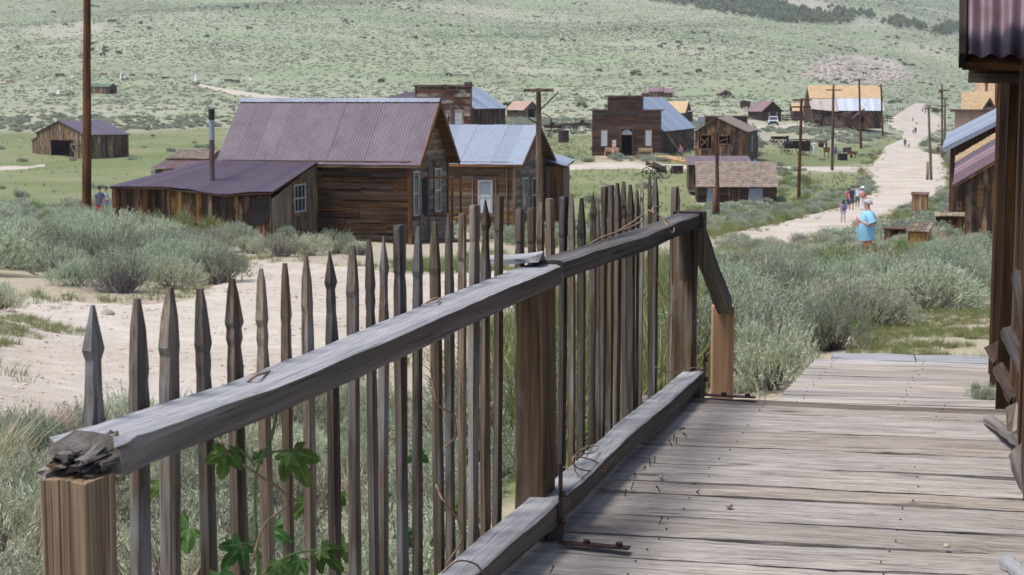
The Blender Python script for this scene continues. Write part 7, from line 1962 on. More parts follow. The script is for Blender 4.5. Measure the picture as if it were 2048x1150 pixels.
def dome(name, seed, mat, n=9):
    g = np.random.default_rng(seed); V = []; 
    for r, z in ((.75, -.15), (1., .25), (.8, .6), (.35, .85)):
        for k in range(n): V.append((r * math.cos(2 * math.pi * k / n) * g.uniform(.7, 1.2), r * math.sin(2 * math.pi * k / n) * g.uniform(.7, 1.2), z * g.uniform(.75, 1.2)))
    V.append((0, 0, .95))
    fs = [(i * n + k, i * n + (k + 1) % n, (i + 1) * n + (k + 1) % n, (i + 1) * n + k) for i in range(3) for k in range(n)] + [(3 * n + k, 3 * n + (k + 1) % n, 4 * n) for k in range(n)]
    me = bpy.data.meshes.new(name); me.from_pydata(V, [], fs); me.materials.append(M[mat]); return me
SAGE_LO = [bush_mesh('sagebrush_clump', 91 + i, 70, 2, .42, .2, .1, lumps=5, stemm=('sage_mid', 'twig_grey'), twigs=6) for i in range(3)]
SAGE_FAR = [bush_mesh('sagebrush_clump', 101 + i, 16, 1, .75, .55, .05, lumps=4, stemm=('sage_far', 'twig_grey'), twigs=0, up=.5) for i in range(4)]
TREE_FAR = [bush_mesh('tree_clump', 111 + i, 110, 2, .3, .22, .1, lumps=6, stemm=('aspen', 'twig_grey'), twigs=8, hgt=1.6) for i in range(3)]
PEB = [dome('pebbles', 121 + i, 'rock_tan', 6) for i in range(3)]
ROCKS = [dome('rocks', 131 + i, 'rock', 6) for i in range(2)]

def scatter(name, pts, rot, scl, idx, meshes, label=None, cat=None, kind='stuff'):
    """many plants as one object: a point cloud that instances its few meshes"""
    me = bpy.data.meshes.new(name); n = len(pts)
    me.vertices.add(n); me.vertices.foreach_set('co', np.asarray(pts, np.float32).ravel())
    for nm, ty, arr in (('rot', 'FLOAT', rot), ('scl', 'FLOAT_VECTOR', scl), ('idx', 'INT', idx)):
        at = me.attributes.new(nm, ty, 'POINT'); at.data.foreach_set('vector' if ty == 'FLOAT_VECTOR' else 'value', np.asarray(arr, np.int32 if ty == 'INT' else np.float32).ravel())
    o = link(name, me); o['kind'] = kind
    if label: o['label'] = label; o['category'] = cat
    ng = bpy.data.node_groups.new('scatter', 'GeometryNodeTree')
    ng.interface.new_socket('Geometry', in_out='INPUT', socket_type='NodeSocketGeometry'); ng.interface.new_socket('Geometry', in_out='OUTPUT', socket_type='NodeSocketGeometry')
    gi = ng.nodes.new('NodeGroupInput'); go = ng.nodes.new('NodeGroupOutput')
    ip = ng.nodes.new('GeometryNodeInstanceOnPoints'); jn = ng.nodes.new('GeometryNodeJoinGeometry')
    for m_ in meshes:
        src = bpy.data.objects.new(name + '_source', m_)
        oi = ng.nodes.new('GeometryNodeObjectInfo'); oi.inputs['Object'].default_value = src; oi.inputs['As Instance'].default_value = True
        ng.links.new(oi.outputs['Geometry'], jn.inputs[0])
    def attr(nm, ty):
        a = ng.nodes.new('GeometryNodeInputNamedAttribute'); a.data_type = ty; a.inputs['Name'].default_value = nm; return a.outputs[0]
    cx = ng.nodes.new('ShaderNodeCombineXYZ'); ng.links.new(attr('rot', 'FLOAT'), cx.inputs[2])
    ng.links.new(gi.outputs[0], ip.inputs['Points']); ng.links.new(jn.outputs[0], ip.inputs['Instance'])
    ip.inputs['Pick Instance'].default_value = True
    ng.links.new(attr('idx', 'INT'), ip.inputs['Instance Index']); ng.links.new(cx.outputs[0], ip.inputs['Rotation']); ng.links.new(attr('scl', 'FLOAT_VECTOR'), ip.inputs['Scale'])
    ng.links.new(ip.outputs[0], go.inputs[0])
    md = o.modifiers.new('scatter', 'NODES'); md.node_group = ng
    return o
def blocked(X, Y, roads=True, pad=0.):
    b = np.zeros(X.shape, bool)
    for p in FOOT: b |= pip(X, Y, p)
    if roads:
        for p in ROAD_POLY: b |= pip(X, Y, p)
    return b
def clump_noise(X, Y, s, seed=0):
    g = np.random.default_rng(seed); v = np.zeros(X.shape)
    for k in range(5):
        a = g.uniform(0, 2 * np.pi); f = (1.7 ** k) / s; v += np.sin((X * math.cos(a) + Y * math.sin(a)) * f + g.uniform(0, 6)) * np.sin((X * math.sin(a + .6) - Y * math.cos(a + .6)) * f * 1.1 + g.uniform(0, 6)) / (1.25 ** k)
    return v

# ---- near shrubs: explicit ones first (photograph column, row of the foot, width in px, kind, label)
EXPL = [
    (-8, 618, 120, 's', 'grey-green sagebrush cut by the left edge above the pale stone'),
    (150, 575, 130, 's', 'sagebrush at the front left of the big bank left of the pickets'),
    (245, 592, 190, 's', 'large dense sagebrush at the front middle of the left bank'),
    (345, 580, 150, 's', 'sagebrush at the front of the left bank behind the third picket'),
    (440, 572, 160, 's', 'sagebrush at the right front end of the left bank'),
    (395, 540, 150, 's', 'pale sagebrush behind the right front end of the left bank'),
    (300, 540, 160, 's', 'tall sagebrush in the middle of the left bank'),
    (200, 530, 150, 's', 'sagebrush in the left bank below the big brown pole'),
    (95, 545, 140, 's', 'sagebrush toward the left of the left bank'),
    (30, 540, 130, 's', 'sagebrush near the left edge of the left bank'),
    (285, 475, 90, 'r', 'yellow-green rabbitbrush leftmost before the lean-to'), (335, 480, 95, 'r', 'green rabbitbrush before the lean-to middle'), (385, 478, 95, 'r', 'straw-green rabbitbrush before the stove pipe wall'), (425, 485, 85, 'r', 'green rabbitbrush at the right end before the lean-to'),
    (532, 478, 75, 't', 'pale straw bunchgrass at the lean-to corner'), (445, 490, 60, 't', 'straw bunchgrass leaning beside the right rabbitbrush'), (575, 486, 50, 't', 'small straw bunchgrass under the barred window'),
    (500, 508, 90, 's', 'sagebrush leftmost before the barred window'), (560, 515, 110, 's', 'sagebrush before the warped board wall left part'), (620, 512, 110, 's', 'sagebrush before the warped board wall middle'), (672, 508, 100, 's', 'dark-hearted sagebrush before the warped board wall right part'), (720, 512, 70, 's', 'small sagebrush at the right end of the warped board wall'),
    (655, 478, 60, 'r', 'green shrub against the warped board wall'),
    (1535, 788, 250, 'b', 'large sagebrush hiding the landing corner right of the short orange post'), (1670, 705, 200, 'b', 'round sagebrush beyond the left corner of the landing'),
    (1475, 790, 110, 's', 'pale sagebrush close behind the short orange post'), (1500, 640, 170, 's', 'sagebrush right of the stair handrail'), (1440, 720, 190, 'b', 'sagebrush behind the stair handrail'),
    (1775, 632, 130, 's', 'low spreading sagebrush left of the green grass patch'), (1590, 560, 120, 's', 'twiggy dark sagebrush behind the short orange post top'), (1880, 600, 160, 's', 'sagebrush with bare twigs above the green grass patch'), (1950, 598, 120, 's', 'sagebrush by the near wall edge above the green grass'),
    (1470, 535, 80, 'r', 'yellow-green bush right of the far fence post'), (1510, 545, 75, 'r', 'yellow-green bush next to the one by the far post'),
    (1742, 552, 60, 'r', 'pale green shrub at the feet of the light blue shirt'), (1905, 482, 45, 'r', 'yellow shrub at the foot of the brown plank shed'),
    (1962, 795, 75, 'p', 'small sage sprig growing through the landing planks'),
    (60, 960, 260, 'n', 'fine-stemmed sagebrush at the lower left corner'), (270, 905, 230, 'n', 'fine-stemmed sagebrush behind the second and third pickets'), (160, 1100, 280, 'n', 'sagebrush behind the near orange post'),
    (400, 1040, 240, 'n', 'sagebrush seen through the pickets behind the hop leaves'), (560, 1020, 220, 'n', 'sagebrush seen through the pickets right of the hop leaves'), (720, 980, 200, 'n', 'sagebrush seen through the middle pickets'), (860, 960, 170, 'n', 'sagebrush seen through the pickets left of the middle post'),
]
near = []      # (x, y, z, radius, height factor, mesh, name, label, cat, group)
for px, row, wpx, kd, lb in EXPL:
    P = gp(px, row)
    if kd == 'p': P = deck_hit(px, row, lambda d: -1.56)
    r = wpx / 2 * P.y / FPX * 1.02
    P.y += r * .6 if kd != 'p' else 0; P.x *= (1 + r * .6 / P.y) if kd != 'p' else 1
    P.z = gzs(P.x, P.y) if kd != 'p' else -1.56
    ms, nm, cat = {'b': (SAGE_HI, 'sagebrush', 'shrub'), 's': (SAGE_HI, 'sagebrush', 'shrub'), 'n': (SAGE_HI, 'sagebrush', 'shrub'), 'p': (SAGE_HI[:1], 'sagebrush', 'shrub'), 'r': (RABBIT, 'rabbitbrush', 'shrub'), 't': (STRAW, 'bunchgrass', 'grass')}[kd]
    hf = {'b': 1.35, 's': U(.85, 1.05), 'n': U(1.0, 1.2), 'p': 1.2, 'r': 1.15, 't': 1.5}[kd]
    near.append((P.x, P.y, P.z, r, hf, random.choice(ms), nm, lb, cat, None))
def fill(poly, spacing, r0, r1, kinds, label, group, n=4000):
    """random shrubs over a patch outlined in photograph pixels, spaced out on the ground"""
    xs = [p[0] for p in poly]; ys = [p[1] for p in poly]
    c0, c1 = gp(min(xs), max(ys)), gp(max(xs), min(ys)); 
    pts = [gp(x, y) for x, y in poly]
    X = rng.uniform(min(p.x for p in pts), max(p.x for p in pts), n); Y = rng.uniform(min(p.y for p in pts), max(p.y for p in pts), n)
    ok = pip(X, Y, [(p.x, p.y) for p in pts]) & ~blocked(X, Y)
    X, Y = X[ok], Y[ok]
    for x, y in zip(X, Y):
        r = U(r0, r1) * (1. if y < 42 else .72)
        if any((x - q[0]) ** 2 + (y - q[1]) ** 2 < (spacing * (.5 + .5 * (q[3] / r1))) ** 2 for q in near): continue
        kd = random.choice(kinds)
        if kd == 'r' and y < 26: kd = 's'
        ms = {'s': SAGE_HI if y < 70 else SAGE_MID, 'r': RABBIT, 't': STRAW}[kd]; nm = {'s': 'sagebrush', 'r': 'rabbitbrush', 't': 'bunchgrass'}[kd]
        near.append((x, y, None, r, U(.75, 1.05), random.choice(ms), nm, label % {'s': 'grey-green sagebrush', 'r': 'yellow-green rabbitbrush', 't': 'straw bunchgrass'}[kd], 'shrub' if kd != 't' else 'grass', group % {'s': 'sagebrush', 'r': 'rabbitbrush', 't': 'bunchgrass'}[kd]))
fill([(-60, 425), (190, 428), (260, 468), (470, 500), (500, 560), (420, 585), (230, 592), (60, 578), (-60, 560)], 1.75, .65, 1.2, 'sssssssr', '%s in the left bank', '%s of the left bank')
fill([(1420, 500), (1560, 478), (1700, 470), (1780, 478), (1960, 480), (1990, 600), (1800, 640), (1660, 700), (1480, 800), (1410, 700)], 1.3, .45, .85, 'sssssssr', '%s in the right thicket', '%s of the right thicket')
fill([(1385, 420), (1560, 415), (1690, 400), (1690, 412), (1600, 432), (1480, 462), (1400, 478), (1380, 450)], 1.6, .6, 1.0, 'ssssr', '%s on the verge below the shingled cabin', '%s below the shingled cabin')
fill([(1560, 345), (1700, 395), (1640, 425), (1560, 430)], 2.6, .7, 1.1, 'sssr', '%s in the grass left of the street group', '%s left of the street group')
fill([(-120, 900), (60, 880), (330, 870), (600, 850), (800, 830), (960, 790), (1010, 1000), (900, 1200), (400, 1300), (-120, 1300)], .58, .3, .52, 'ssssst', '%s right behind the near pickets', '%s behind the near pickets')
fill([(1020, 470), (1100, 455), (1330, 460), (1300, 480), (1180, 500), (1020, 500)], 1.8, .5, .9, 'ssr', '%s beyond the fence in front of the clapboard house', '%s before the clapboard house')
fill([(1790, 420), (1890, 395), (1890, 440), (1800, 460)], 1.5, .5, .8, 'ss', '%s around the upright crate', '%s around the upright crate')
def place_words(x, y, grp):
    px, py = project(x, y, gzs(x, y))
    if 'left bank' in grp:
        c = 'at the left edge' if px < 60 else 'left of the big brown pole' if px < 165 else 'just right of the big brown pole' if px < 260 else 'below the lean-to' if px < 400 else 'at its right end'
        rr = 'back row' if py < 455 else 'middle row' if py < 510 else 'front row'
    elif 'right thicket' in grp:
        c = 'right of the far post' if px < 1480 else 'right of the handrail' if px < 1580 else 'left of the light blue shirt' if px < 1700 else 'below the light blue shirt' if px < 1790 else 'below the tan bin' if px < 1880 else 'by the near wall'
        rr = 'far row' if py < 520 else 'middle row' if py < 590 else 'near row'
    elif 'near pickets' in grp:
        c = 'left of the near post' if px < 90 else 'behind the near post' if px < 250 else 'behind the hop leaves' if px < 650 else 'left of the middle post'
        rr = 'nearest row' if y < 6.5 else 'second row' if y < 8.5 else 'last row'
    else: return ''
    return ', %s, %s' % (rr, c)
near = [q if q[2] is not None else (q[0], q[1], gzs(q[0], q[1]), *q[3:]) for q in near]
near.sort(key=lambda q: -q[3] / q[1])
objs, rest = near[:290], near[290:]
for x, y, z, r, hf, ms, nm, lb, cat, grp in objs:
    o = link(nm, ms); o.location = (x, y, z - .03); o.rotation_euler = (0, 0, U(0, 6.28)); o.scale = (r * U(.92, 1.08), r * U(.92, 1.08), r * hf * 1.05)
    tag(o, lb + (place_words(x, y, grp) if grp else ''), cat, grp)
print('near shrubs', len(near))
if rest:
    ml = list({id(q[5]): q[5] for q in rest}.values())
    scatter('sagebrush_thicket', [(q[0], q[1], q[2]) for q in rest], [U(0, 6.28) for _ in rest], [(q[3], q[3], q[3] * q[4]) for q in rest], [[id(m_) for m_ in ml].index(id(q[5])) for q in rest], ml, 'smaller sagebrush filling the gaps of the thickets', 'scrub')
# ---- scrub over the valley floor
def sample(n, y0, y1, smax=.40):
    Y = np.sqrt(rng.uniform(y0 ** 2, y1 ** 2, n)); X = rng.uniform(-smax, smax, n) * Y
    return X, Y
X, Y = sample(9000, 58, 330)
mea = meadow_mask(X, Y)
keep = ~blocked(X, Y) & (~mea | (rng.random(len(X)) < .05)) & (clump_noise(X, Y, 14, 3) > -.55)
X, Y = X[keep], Y[keep]; Z = gz(X, Y); n = len(X)
r = rng.uniform(.4, .95, n)
scatter('valley_sagebrush', np.stack([X, Y, Z - .04], 1), rng.uniform(0, 6.28, n), np.stack([r, r, r * rng.uniform(.6, .95, n)], 1), rng.integers(0, 4, n), SAGE_MID, 'low sagebrush scattered over the valley floor', 'scrub')
print('valley', n)
X, Y = sample(330000, 320, 2300)
px, py = project(X, Y, gz(X, Y))
roc = pip(px, py, OUTCROP)
for p in BARE: roc |= pip(px, py, p)
keep = ~blocked(X, Y) & (~roc | (rng.random(len(X)) < .3)) & (py > -160)
dens = .55 + .3 * np.tanh(clump_noise(X, Y, 70, 5)) + .15 * np.tanh(clump_noise(X, Y, 18, 8))
keep &= rng.random(len(X)) < dens
X, Y = X[keep], Y[keep]; Z = gz(X, Y); n = len(X)
r = rng.uniform(.28, .66, n) * np.where(rng.random(n) < .012, 2.4, 1.)
scatter('hillside_sagebrush', np.stack([X, Y, Z - .05], 1), rng.uniform(0, 6.28, n), np.stack([r, r, r * rng.uniform(.4, .7, n)], 1), rng.integers(0, 4, n), SAGE_FAR, 'pale sagebrush covering the whole hillside', 'scrub')
print('hill', n)
# ---- dark groves near the top right
GROVES = [[(1190, -8), (1300, 3), (1420, 22), (1560, 45), (1690, 52), (1720, 40), (1600, 22), (1560, 4), (1500, -12), (1300, -40)], [(1660, 18), (1740, 30), (1745, 38), (1690, 36)], [(1760, 48), (1800, 38), (1852, 55), (1850, 62), (1790, 56)], [(1858, 72), (1880, 55), (1930, 48), (1930, 62), (1890, 72)]]
GX, GY = sample(60000, 900, 2300, .34)
px, py = project(GX, GY, gz(GX, GY))
keep = np.zeros(len(GX), bool)
for p in GROVES: keep |= pip(px, py, p)
keep &= rng.random(len(GX)) < .55
GX, GY = GX[keep], GY[keep]; n = len(GX); r = rng.uniform(1.6, 3.2, n)
scatter('aspen_groves', np.stack([GX, GY, gz(GX, GY) - .2], 1), rng.uniform(0, 6.28, n), np.stack([r, r, r * rng.uniform(.9, 1.4, n)], 1), rng.integers(0, 3, n), TREE_FAR, 'dark green groves near the top right of the hillside', 'grove')
print('grove', n)
X, Y = sample(9000, 380, 2200, .36)
px, py = project(X, Y, gz(X, Y))
keep = (clump_noise(X, Y, 60, 21) > .55) & (clump_noise(X, Y, 16, 22) > .1) & ~blocked(X, Y) & (py > -60)
X, Y = X[keep], Y[keep]; n = len(X); r = rng.uniform(.6, 1.7, n)
FARSHRUB = [bush_mesh('shrub_clump', 141 + i, 40, 2, .4, .3, .1, lumps=5, stemm=('shrub_far', 'twig_grey'), twigs=0) for i in range(2)]
scatter('hillside_shrubs', np.stack([X, Y, gz(X, Y) - .1], 1), rng.uniform(0, 6.28, n), np.stack([r, r, r * rng.uniform(.7, 1., n)], 1), rng.integers(0, 2, n), FARSHRUB, 'darker green shrubs dotted in clusters over the hillside', 'scrub')
print('dark shrubs', n)
# ---- rocks of the outcrop
X, Y = sample(60000, 480, 900, .34)
px, py = project(X, Y, gz(X, Y)); keep = pip(px, py, OUTCROP) & (rng.random(len(X)) < .22)
X, Y = X[keep], Y[keep]; n = len(X); r = rng.uniform(.3, 1.3, n)
scatter('outcrop_rocks', np.stack([X, Y, gz(X, Y) - .1], 1), rng.uniform(0, 6.28, n), np.stack([r, r, r * .7], 1), rng.integers(0, 2, n), ROCKS, 'pinkish broken rock on the knoll behind the great barn', 'rocks')
# ---- grass
def grass(name, polys, n, meshes, s0, s1, label, thin=1., road=True):
    PX, PY, PZ = [], [], []
    for poly in polys:
        pts = [gp(x, y) for x, y in poly]
        X = rng.uniform(min(p.x for p in pts), max(p.x for p in pts), n); Y = rng.uniform(min(p.y for p in pts), max(p.y for p in pts), n)
        ok = pip(X, Y, [(p.x, p.y) for p in pts]) & ~blocked(X, Y, road) & (clump_noise(X, Y, .8, 2) > -thin)
        PX.append(X[ok]); PY.append(Y[ok])
    X = np.concatenate(PX); Y = np.concatenate(PY); m_ = len(X); r = rng.uniform(s0, s1, m_)
    scatter(name, np.stack([X, Y, gz(X, Y) - .01], 1), rng.uniform(0, 6.28, m_), np.stack([r, r, r * rng.uniform(.7, 1.1, m_)], 1), rng.integers(0, len(meshes), m_), meshes, label, 'grass')
    print(name, m_)
grass('lawn_grass', [[(1690, 715), (1730, 660), (1800, 622), (2080, 605), (2080, 760), (1720, 722)]], 11000, GRASS_HI, .22, .55, 'short green grass patch beyond the landing', .45)
grass('tall_grass', [[(930, 640), (1010, 590), (1250, 560), (1345, 540), (1420, 700), (1400, 860), (1100, 1000), (940, 900)]], 800, GRASS_TALL, .7, 1.25, 'tall green grass behind the middle of the fence', .3, True)
grass('path_grass', [[(-60, 640), (40, 632), (120, 655), (190, 668), (100, 690), (-60, 700)]], 1500, GRASS_HI, .4, .9, 'thin grass tongue on the dirt path at far left', .0, False)
grass('bank_grass', [[(40, 600), (520, 560), (700, 520), (720, 530), (520, 580), (240, 612), (60, 612)]], 500, GRASS_HI, .8, 1.8, 'grass tufts along the foot of the sage banks', .2)
grass('meadow_grass', [MEADOW[0], MEADOW[2], MEADOW[4], MEADOW[5], MEADOW[1]], 800, GRASS_TALL, .3, .6, 'meadow grass between the houses', .6)
grass('thicket_grass', [[(1430, 560), (1560, 500), (1960, 500), (1980, 610), (1800, 650), (1640, 720), (1450, 780)]], 2600, GRASS_TALL, .25, .55, 'green grass between the sagebrush of the right thicket', .1)
grass('yard_grass', [[(780, 525), (1010, 500), (1010, 545), (800, 545)]], 900, GRASS_HI, .8, 1.5, 'short grass before the porch of the long house', .3)
def verge(name, poly, n, wid, meshes, s0, s1, label, ymax):
    P = np.array(poly); a = P; b_ = np.roll(P, -1, 0); Ls = np.linalg.norm(b_ - a, axis=1) * (np.minimum(a[:, 1], b_[:, 1]) < ymax)
    k = rng.choice(len(P), n, p=Ls / Ls.sum()); t = rng.random(n)[:, None]
    q = a[k] * (1 - t) + b_[k] * t + rng.normal(size=(n, 2)) * wid
    ok = ~blocked(q[:, 0], q[:, 1], False) & (q[:, 1] < ymax) & (q[:, 1] > 6) & (clump_noise(q[:, 0], q[:, 1], 2.5, 4) > -.1)
    X, Y = q[ok, 0], q[ok, 1]; m_ = len(X); r = rng.uniform(s0, s1, m_)
    scatter(name, np.stack([X, Y, gz(X, Y)], 1), rng.uniform(0, 6.28, m_), np.stack([r, r, r * rng.uniform(.6, 1., m_)], 1), rng.integers(0, len(meshes), m_), meshes, label, 'grass')
verge('street_verge_grass', ROAD_POLY[0], 2600, .5, GRASS_TALL, .35, .8, 'ragged grass along both edges of the street', 260)
verge('path_verge_grass', ROAD_POLY[1], 1500, .3, GRASS_HI, .5, 1.6, 'ragged grass along the edges of the dirt path', 60)
# ---- pebbles on the dirt
P2 = ROAD_POLY[1]
X = rng.uniform(-8, 4, 26000); Y = rng.uniform(8, 36, 26000)
keep = pip(X, Y, P2) & (rng.random(len(X)) < .55); X, Y = X[keep], Y[keep]; n = len(X); r = .006 + .026 * rng.random(n) ** 4
scatter('gravel', np.stack([X, Y, gz(X, Y) + .012 + Y * .0006], 1), rng.uniform(0, 6.28, n), np.stack([r, r * rng.uniform(.6, 1, n), r * .6], 1), rng.integers(0, 3, n), PEB, 'loose gravel strewn over the dirt path', 'gravel')
print('gravel', n)

# ================================================================== hop vine and dry tendrils on the fence
def vein_hop():
    m = M['hop']; t = m.node_tree; tc = N(t, 'ShaderNodeTexCoord'); sx = N(t, 'ShaderNodeSeparateXYZ'); L(t, tc.outputs['Object'], sx.inputs[0])
    an = math_n(t, 'ARCTAN2', sx.outputs[1], sx.outputs[0]); ln = N(t, 'ShaderNodeVectorMath', operation='LENGTH'); L(t, tc.outputs['Object'], ln.inputs[0])
    best = None
    for a in (0, .85, -.85, 1.75, -1.75):
        d = math_n(t, 'ABSOLUTE', math_n(t, 'SUBTRACT', an, a)); d = math_n(t, 'MULTIPLY', d, ln.outputs['Value'])
        best = d if best is None else math_n(t, 'MINIMUM', best, d)
    side = N(t, 'ShaderNodeTexWave'); side.inputs['Scale'].default_value = 3.2; L(t, tc.outputs['Object'], side.inputs[0])
    hs = [n for n in t.nodes if n.type == 'HUE_SAT'][0]
    vm = math_n(t, 'MAXIMUM', ramp(t, best, [(.012, 1.), (.03, 0.)]), ramp(t, side.outputs[0], [(.93, 0.), (1., .35)]))
    c = mixc(t, 'MIX', math_n(t, 'MULTIPLY', vm, .55), hs.outputs[0], (.17, .27, .09))
    nz = N(t, 'ShaderNodeTexNoise'); nz.inputs['Scale'].default_value = 2.3; L(t, tc.outputs['Object'], nz.inputs['Vector'])
    c = mixc(t, 'MULTIPLY', 1., c, ramp(t, nz.outputs[0], [(.3, .65), (.7, 1.25)]))
    for n in t.nodes:
        if n.type == 'BSDF_PRINCIPLED': L(t, c, n.inputs['Base Color'])
        if n.type == 'BSDF_TRANSLUCENT': L(t, c, n.inputs[0])
vein_hop()
def hop_leaf(curl=.4):
    """five-lobed toothed leaf, tip along +x, lightly folded"""
    out = []
    lobes = [(0, 1.0), (.85, .82), (-.85, .82), (1.75, .5), (-1.75, .5)]
    an = sorted([(a, l) for a, l in lobes])
    pts = [(-.12, 0)]
    seq = []
    for i, (a, l) in enumerate(an):
        w = .42
        for q, f in ((-1., .6), (-.8, .72), (-.72, .68), (-.52, .84), (-.45, .79), (-.24, .94), (-.17, .9), (0, 1.), (.17, .9), (.24, .94), (.45, .79), (.52, .84), (.72, .68), (.8, .72), (1., .6)):
            seq.append((a + q * w, l * f if abs(q) < .99 else .5))
    P = [(r_ * math.cos(a), r_ * math.sin(a)) for a, r_ in seq]
    V = [(0, 0, 0)] + [(x * .5, y * .5, .16 * abs(y) * (1 - .5 * curl) - .02) for x, y in P] + [(x, y, .22 * abs(y) - curl * (x * x + y * y) + .03 * math.sin(9 * math.atan2(y, x))) for x, y in P]
    n = len(P)
    fs = [(0, i, i + 1) for i in range(1, n)] + [(i, n + i, n + i + 1, i + 1) for i in range(1, n)]
    me = bpy.data.meshes.new('leaf'); me.from_pydata(V, [], fs); me.materials.append(M['hop']); 
    return me
def hop():
    lm = [hop_leaf(c) for c in (.25, .5, .8)]
    base = fpt(3.75, -.05, -1.9)
    t = thing('hop_vine', 'green hop vine with large toothed leaves climbing between the near pickets', 'vine', base)
    O = V3(t.location)
    big = [(458, 925, -.02, .072, -1.75, .0), (585, 930, .0, .078, -1.0, .2), (485, 1115, .03, .066, -2.3, .5), (640, 1125, .03, .068, -.6, .6), (440, 1145, .02, .05, -1.2, .2), (560, 1150, .02, .056, -1.6, .4), (520, 905, -.02, .03, -1.3, .1), (600, 1120, -.02, .05, -2., .5)]
    small_ = [(760, 985, -.12, .045), (835, 905, -.13, .055), (610, 1030, -.13, .06), (900, 1010, -.14, .055), (950, 900, -.12, .05), (675, 985, -.14, .05), (540, 1080, -.12, .07), (380, 1080, -.13, .07), (800, 1090, -.14, .06), (880, 1100, -.14, .06), (690, 1110, -.14, .07), (960, 1060, -.13, .05), (1180, 880, -.14, .06), (1165, 830, -.13, .05), (1230, 800, -.13, .05), (330, 990, -.14, .06)]
    ends = []
    for px, row, w, s, ang, fold in big + [(a, b_, c, d_, U(-2.6, -.4), U(0, .5)) for a, b_, c, d_ in small_]:
        Y = y_on_fence(px, w, -1.0); p = fpt(Y, w, 0); p.z = zrow(p, row + (-25 if s > .055 else 0)); ends.append((p, s))
        # leaf blade hangs facing the camera
        ax = V3((math.cos(ang), -.25 - fold * .5, math.sin(ang))).normalized(); nrm = V3((U(-.3, .3), -1, U(.0, .6))).normalized()
        ay = nrm.cross(ax).normalized()
        o = link('leaf', random.choice(lm), None, t, frame_mtx(p - O, ax, ay) @ Matrix.Scale(s * U(.9, 1.1), 4))
    # stems
    def stem(pts, r, mat='hop_stem', name='stem'):
        P = [V3(p) for p in pts]; Q = []
        for i in range(len(P) - 1):
            for k in range(6):
                u = k / 6; p0, p1, p2, p3 = P[max(i - 1, 0)], P[i], P[i + 1], P[min(i + 2, len(P) - 1)]
                Q.append(.5 * ((2 * p1) + (p2 - p0) * u + (2 * p0 - 5 * p1 + 4 * p2 - p3) * u * u + (3 * p1 - p0 - 3 * p2 + p3) * u ** 3))
        Q.append(P[-1])
        mb = MB(); mb.tube(Q, r, 6); return mb
    def fp(px, row, w):
        Y = y_on_fence(px, w, -1.); p = fpt(Y, w, 0); p.z = zrow(p, row); return p - O
    mb = stem([fp(520, 1250, -.05), fp(515, 1120, -.03), fp(512, 1000, -.03), fp(520, 930, -.01), fp(545, 880, .0), fp(562, 805, .02)], .004); mb.build('stem', M['hop_stem'], t)
    mb = stem([fp(512, 930, -.01), fp(490, 905, -.01), fp(462, 892, -.02)], .0025); mb.build('stem', M['hop_stem'], t)
    mb = stem([fp(515, 925, -.01), fp(545, 905, 0), fp(588, 900, 0)], .0025); mb.build('stem', M['hop_stem'], t)
    mb = stem([fp(512, 1080, -.03), fp(500, 1085, 0), fp(485, 1086, .03)], .0025); mb.build('stem', M['hop_stem'], t)
    mb = stem([fp(520, 1150, -.03), fp(580, 1110, 0), fp(635, 1100, .03)], .0025); mb.build('stem', M['hop_stem'], t)
    for a, b_ in (((600, 1250), (690, 980)), ((700, 1250), (770, 960)), ((820, 1250), (950, 890)), ((1150, 1020), (1190, 830))):
        mb = stem([fp(a[0], a[1], -.13), fp((a[0] + b_[0]) / 2 + 12, (a[1] + b_[1]) / 2, -.14), fp(b_[0], b_[1], -.13)], .003); mb.build('stem', M['hop_stem'], t)
    def dry(label, pts, r=.003):
        P = []
        for px, row, w in pts:
            Y = y_on_fence(px, w, -1.); p = fpt(Y, w, 0); p.z = zrow(p, row); P.append(p)
        c = P[0]; mb = stem([p - c for p in P], r)
        o = mb.build('dry_tendril', M['twig'], None, smooth=True); o.location = c; tag(o, label, 'tendril', 'dry vine tendrils on the fence')
    dry('dry tan tendril looping by the hop leaves at the near pickets', [(445, 860, -.1), (455, 900, -.02), (520, 950, .0), (570, 985, .01), (575, 1010, .01), (530, 1050, .0), (505, 1120, .02)])
    dry('dry tendril stub curving over the top rail near the fifth picket', [(500, 765, -.02), (520, 750, .0), (545, 743, -.03)], .0035)
    dry('dry tendril wound over the top rail at the middle pickets', [(845, 612, -.06), (868, 598, -.03), (882, 597, -.02), (875, 604, -.01)])
    dry('dry tendril hanging between the middle pickets', [(860, 700, -.08), (872, 800, -.03), (905, 830, -.01), (912, 870, .0), (890, 895, -.05)])
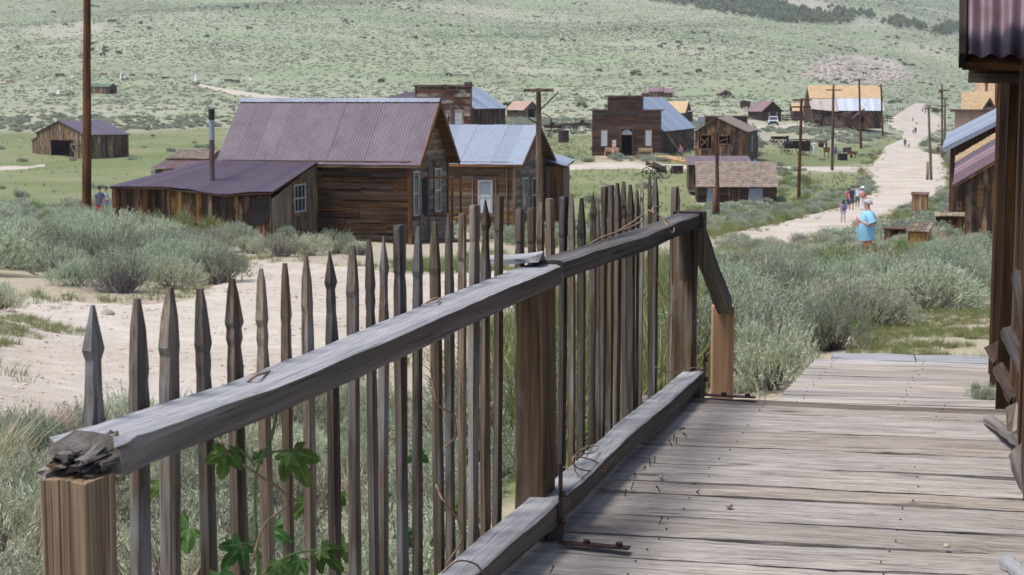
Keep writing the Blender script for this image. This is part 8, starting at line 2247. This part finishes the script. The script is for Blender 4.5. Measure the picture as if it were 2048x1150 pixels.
    dry('dry tendril hanging low between the pickets left of the middle post', [(872, 970, -.03), (885, 1000, .03), (915, 1040, .045), (922, 1080, .045), (890, 1130, .06)], .0032)
    dry('dry tendril lying on the near lower rail', [(885, 1145, .06), (915, 1122, .07), (950, 1128, .08), (968, 1150, .085)], .003)
    dry('tan tendril knot on the lower rail right of the middle post', [(1120, 930, -.04), (1150, 942, .02), (1148, 915, .05), (1185, 920, .06), (1212, 938, .085), (1200, 942, .08), (1160, 938, .06), (1146, 918, .05), (1165, 900, .0), (1218, 878, -.04)], .0028)
    dry('pale tendril loop behind the knot on the lower rail', [(1150, 912, .0), (1170, 895, .02), (1198, 893, .03), (1185, 905, .04), (1160, 908, .03)], .0022)
    dry('dry tendril strung along the far top rail', [(1175, 490, -.03), (1195, 478, -.03), (1215, 470, -.02), (1250, 458, -.02), (1282, 442, -.02), (1280, 432, -.01), (1262, 445, 0), (1235, 462, -.01)], .0032)
    dry('dry straw tendrils crossing at the far end of the top rail', [(1295, 420, -.06), (1318, 432, .0), (1345, 455, .06), (1340, 465, .07), (1325, 440, .02), (1302, 418, -.03), (1320, 412, -.03)], .003)
    dry('dry tendril hooked round the pickets near the far post', [(1305, 540, -.07), (1330, 595, -.05), (1352, 602, .0), (1345, 625, -.02), (1320, 650, -.06)], .0025)
    dry('dry tendril by the foot of the far post', [(1312, 735, -.05), (1350, 745, .0), (1390, 735, .05), (1406, 742, .07)], .0028)
hop()

# ================================================================== thin summer haze
def haze():
    mb = MB(); mb.box((0, 1700, 230), (6400, 4200, 486))
    m = bpy.data.materials.new('haze'); m.use_nodes = True; t = m.node_tree
    t.nodes.remove(t.nodes['Principled BSDF'])
    v = t.nodes.new('ShaderNodeVolumePrincipled'); v.inputs['Color'].default_value = (.86, .9, .94, 1); v.inputs['Density'].default_value = .00013; v.inputs['Anisotropy'].default_value = .3
    t.links.new(v.outputs[0], t.nodes['Material Output'].inputs['Volume'])
    o = mb.build('haze', m); o['kind'] = 'stuff'
haze()
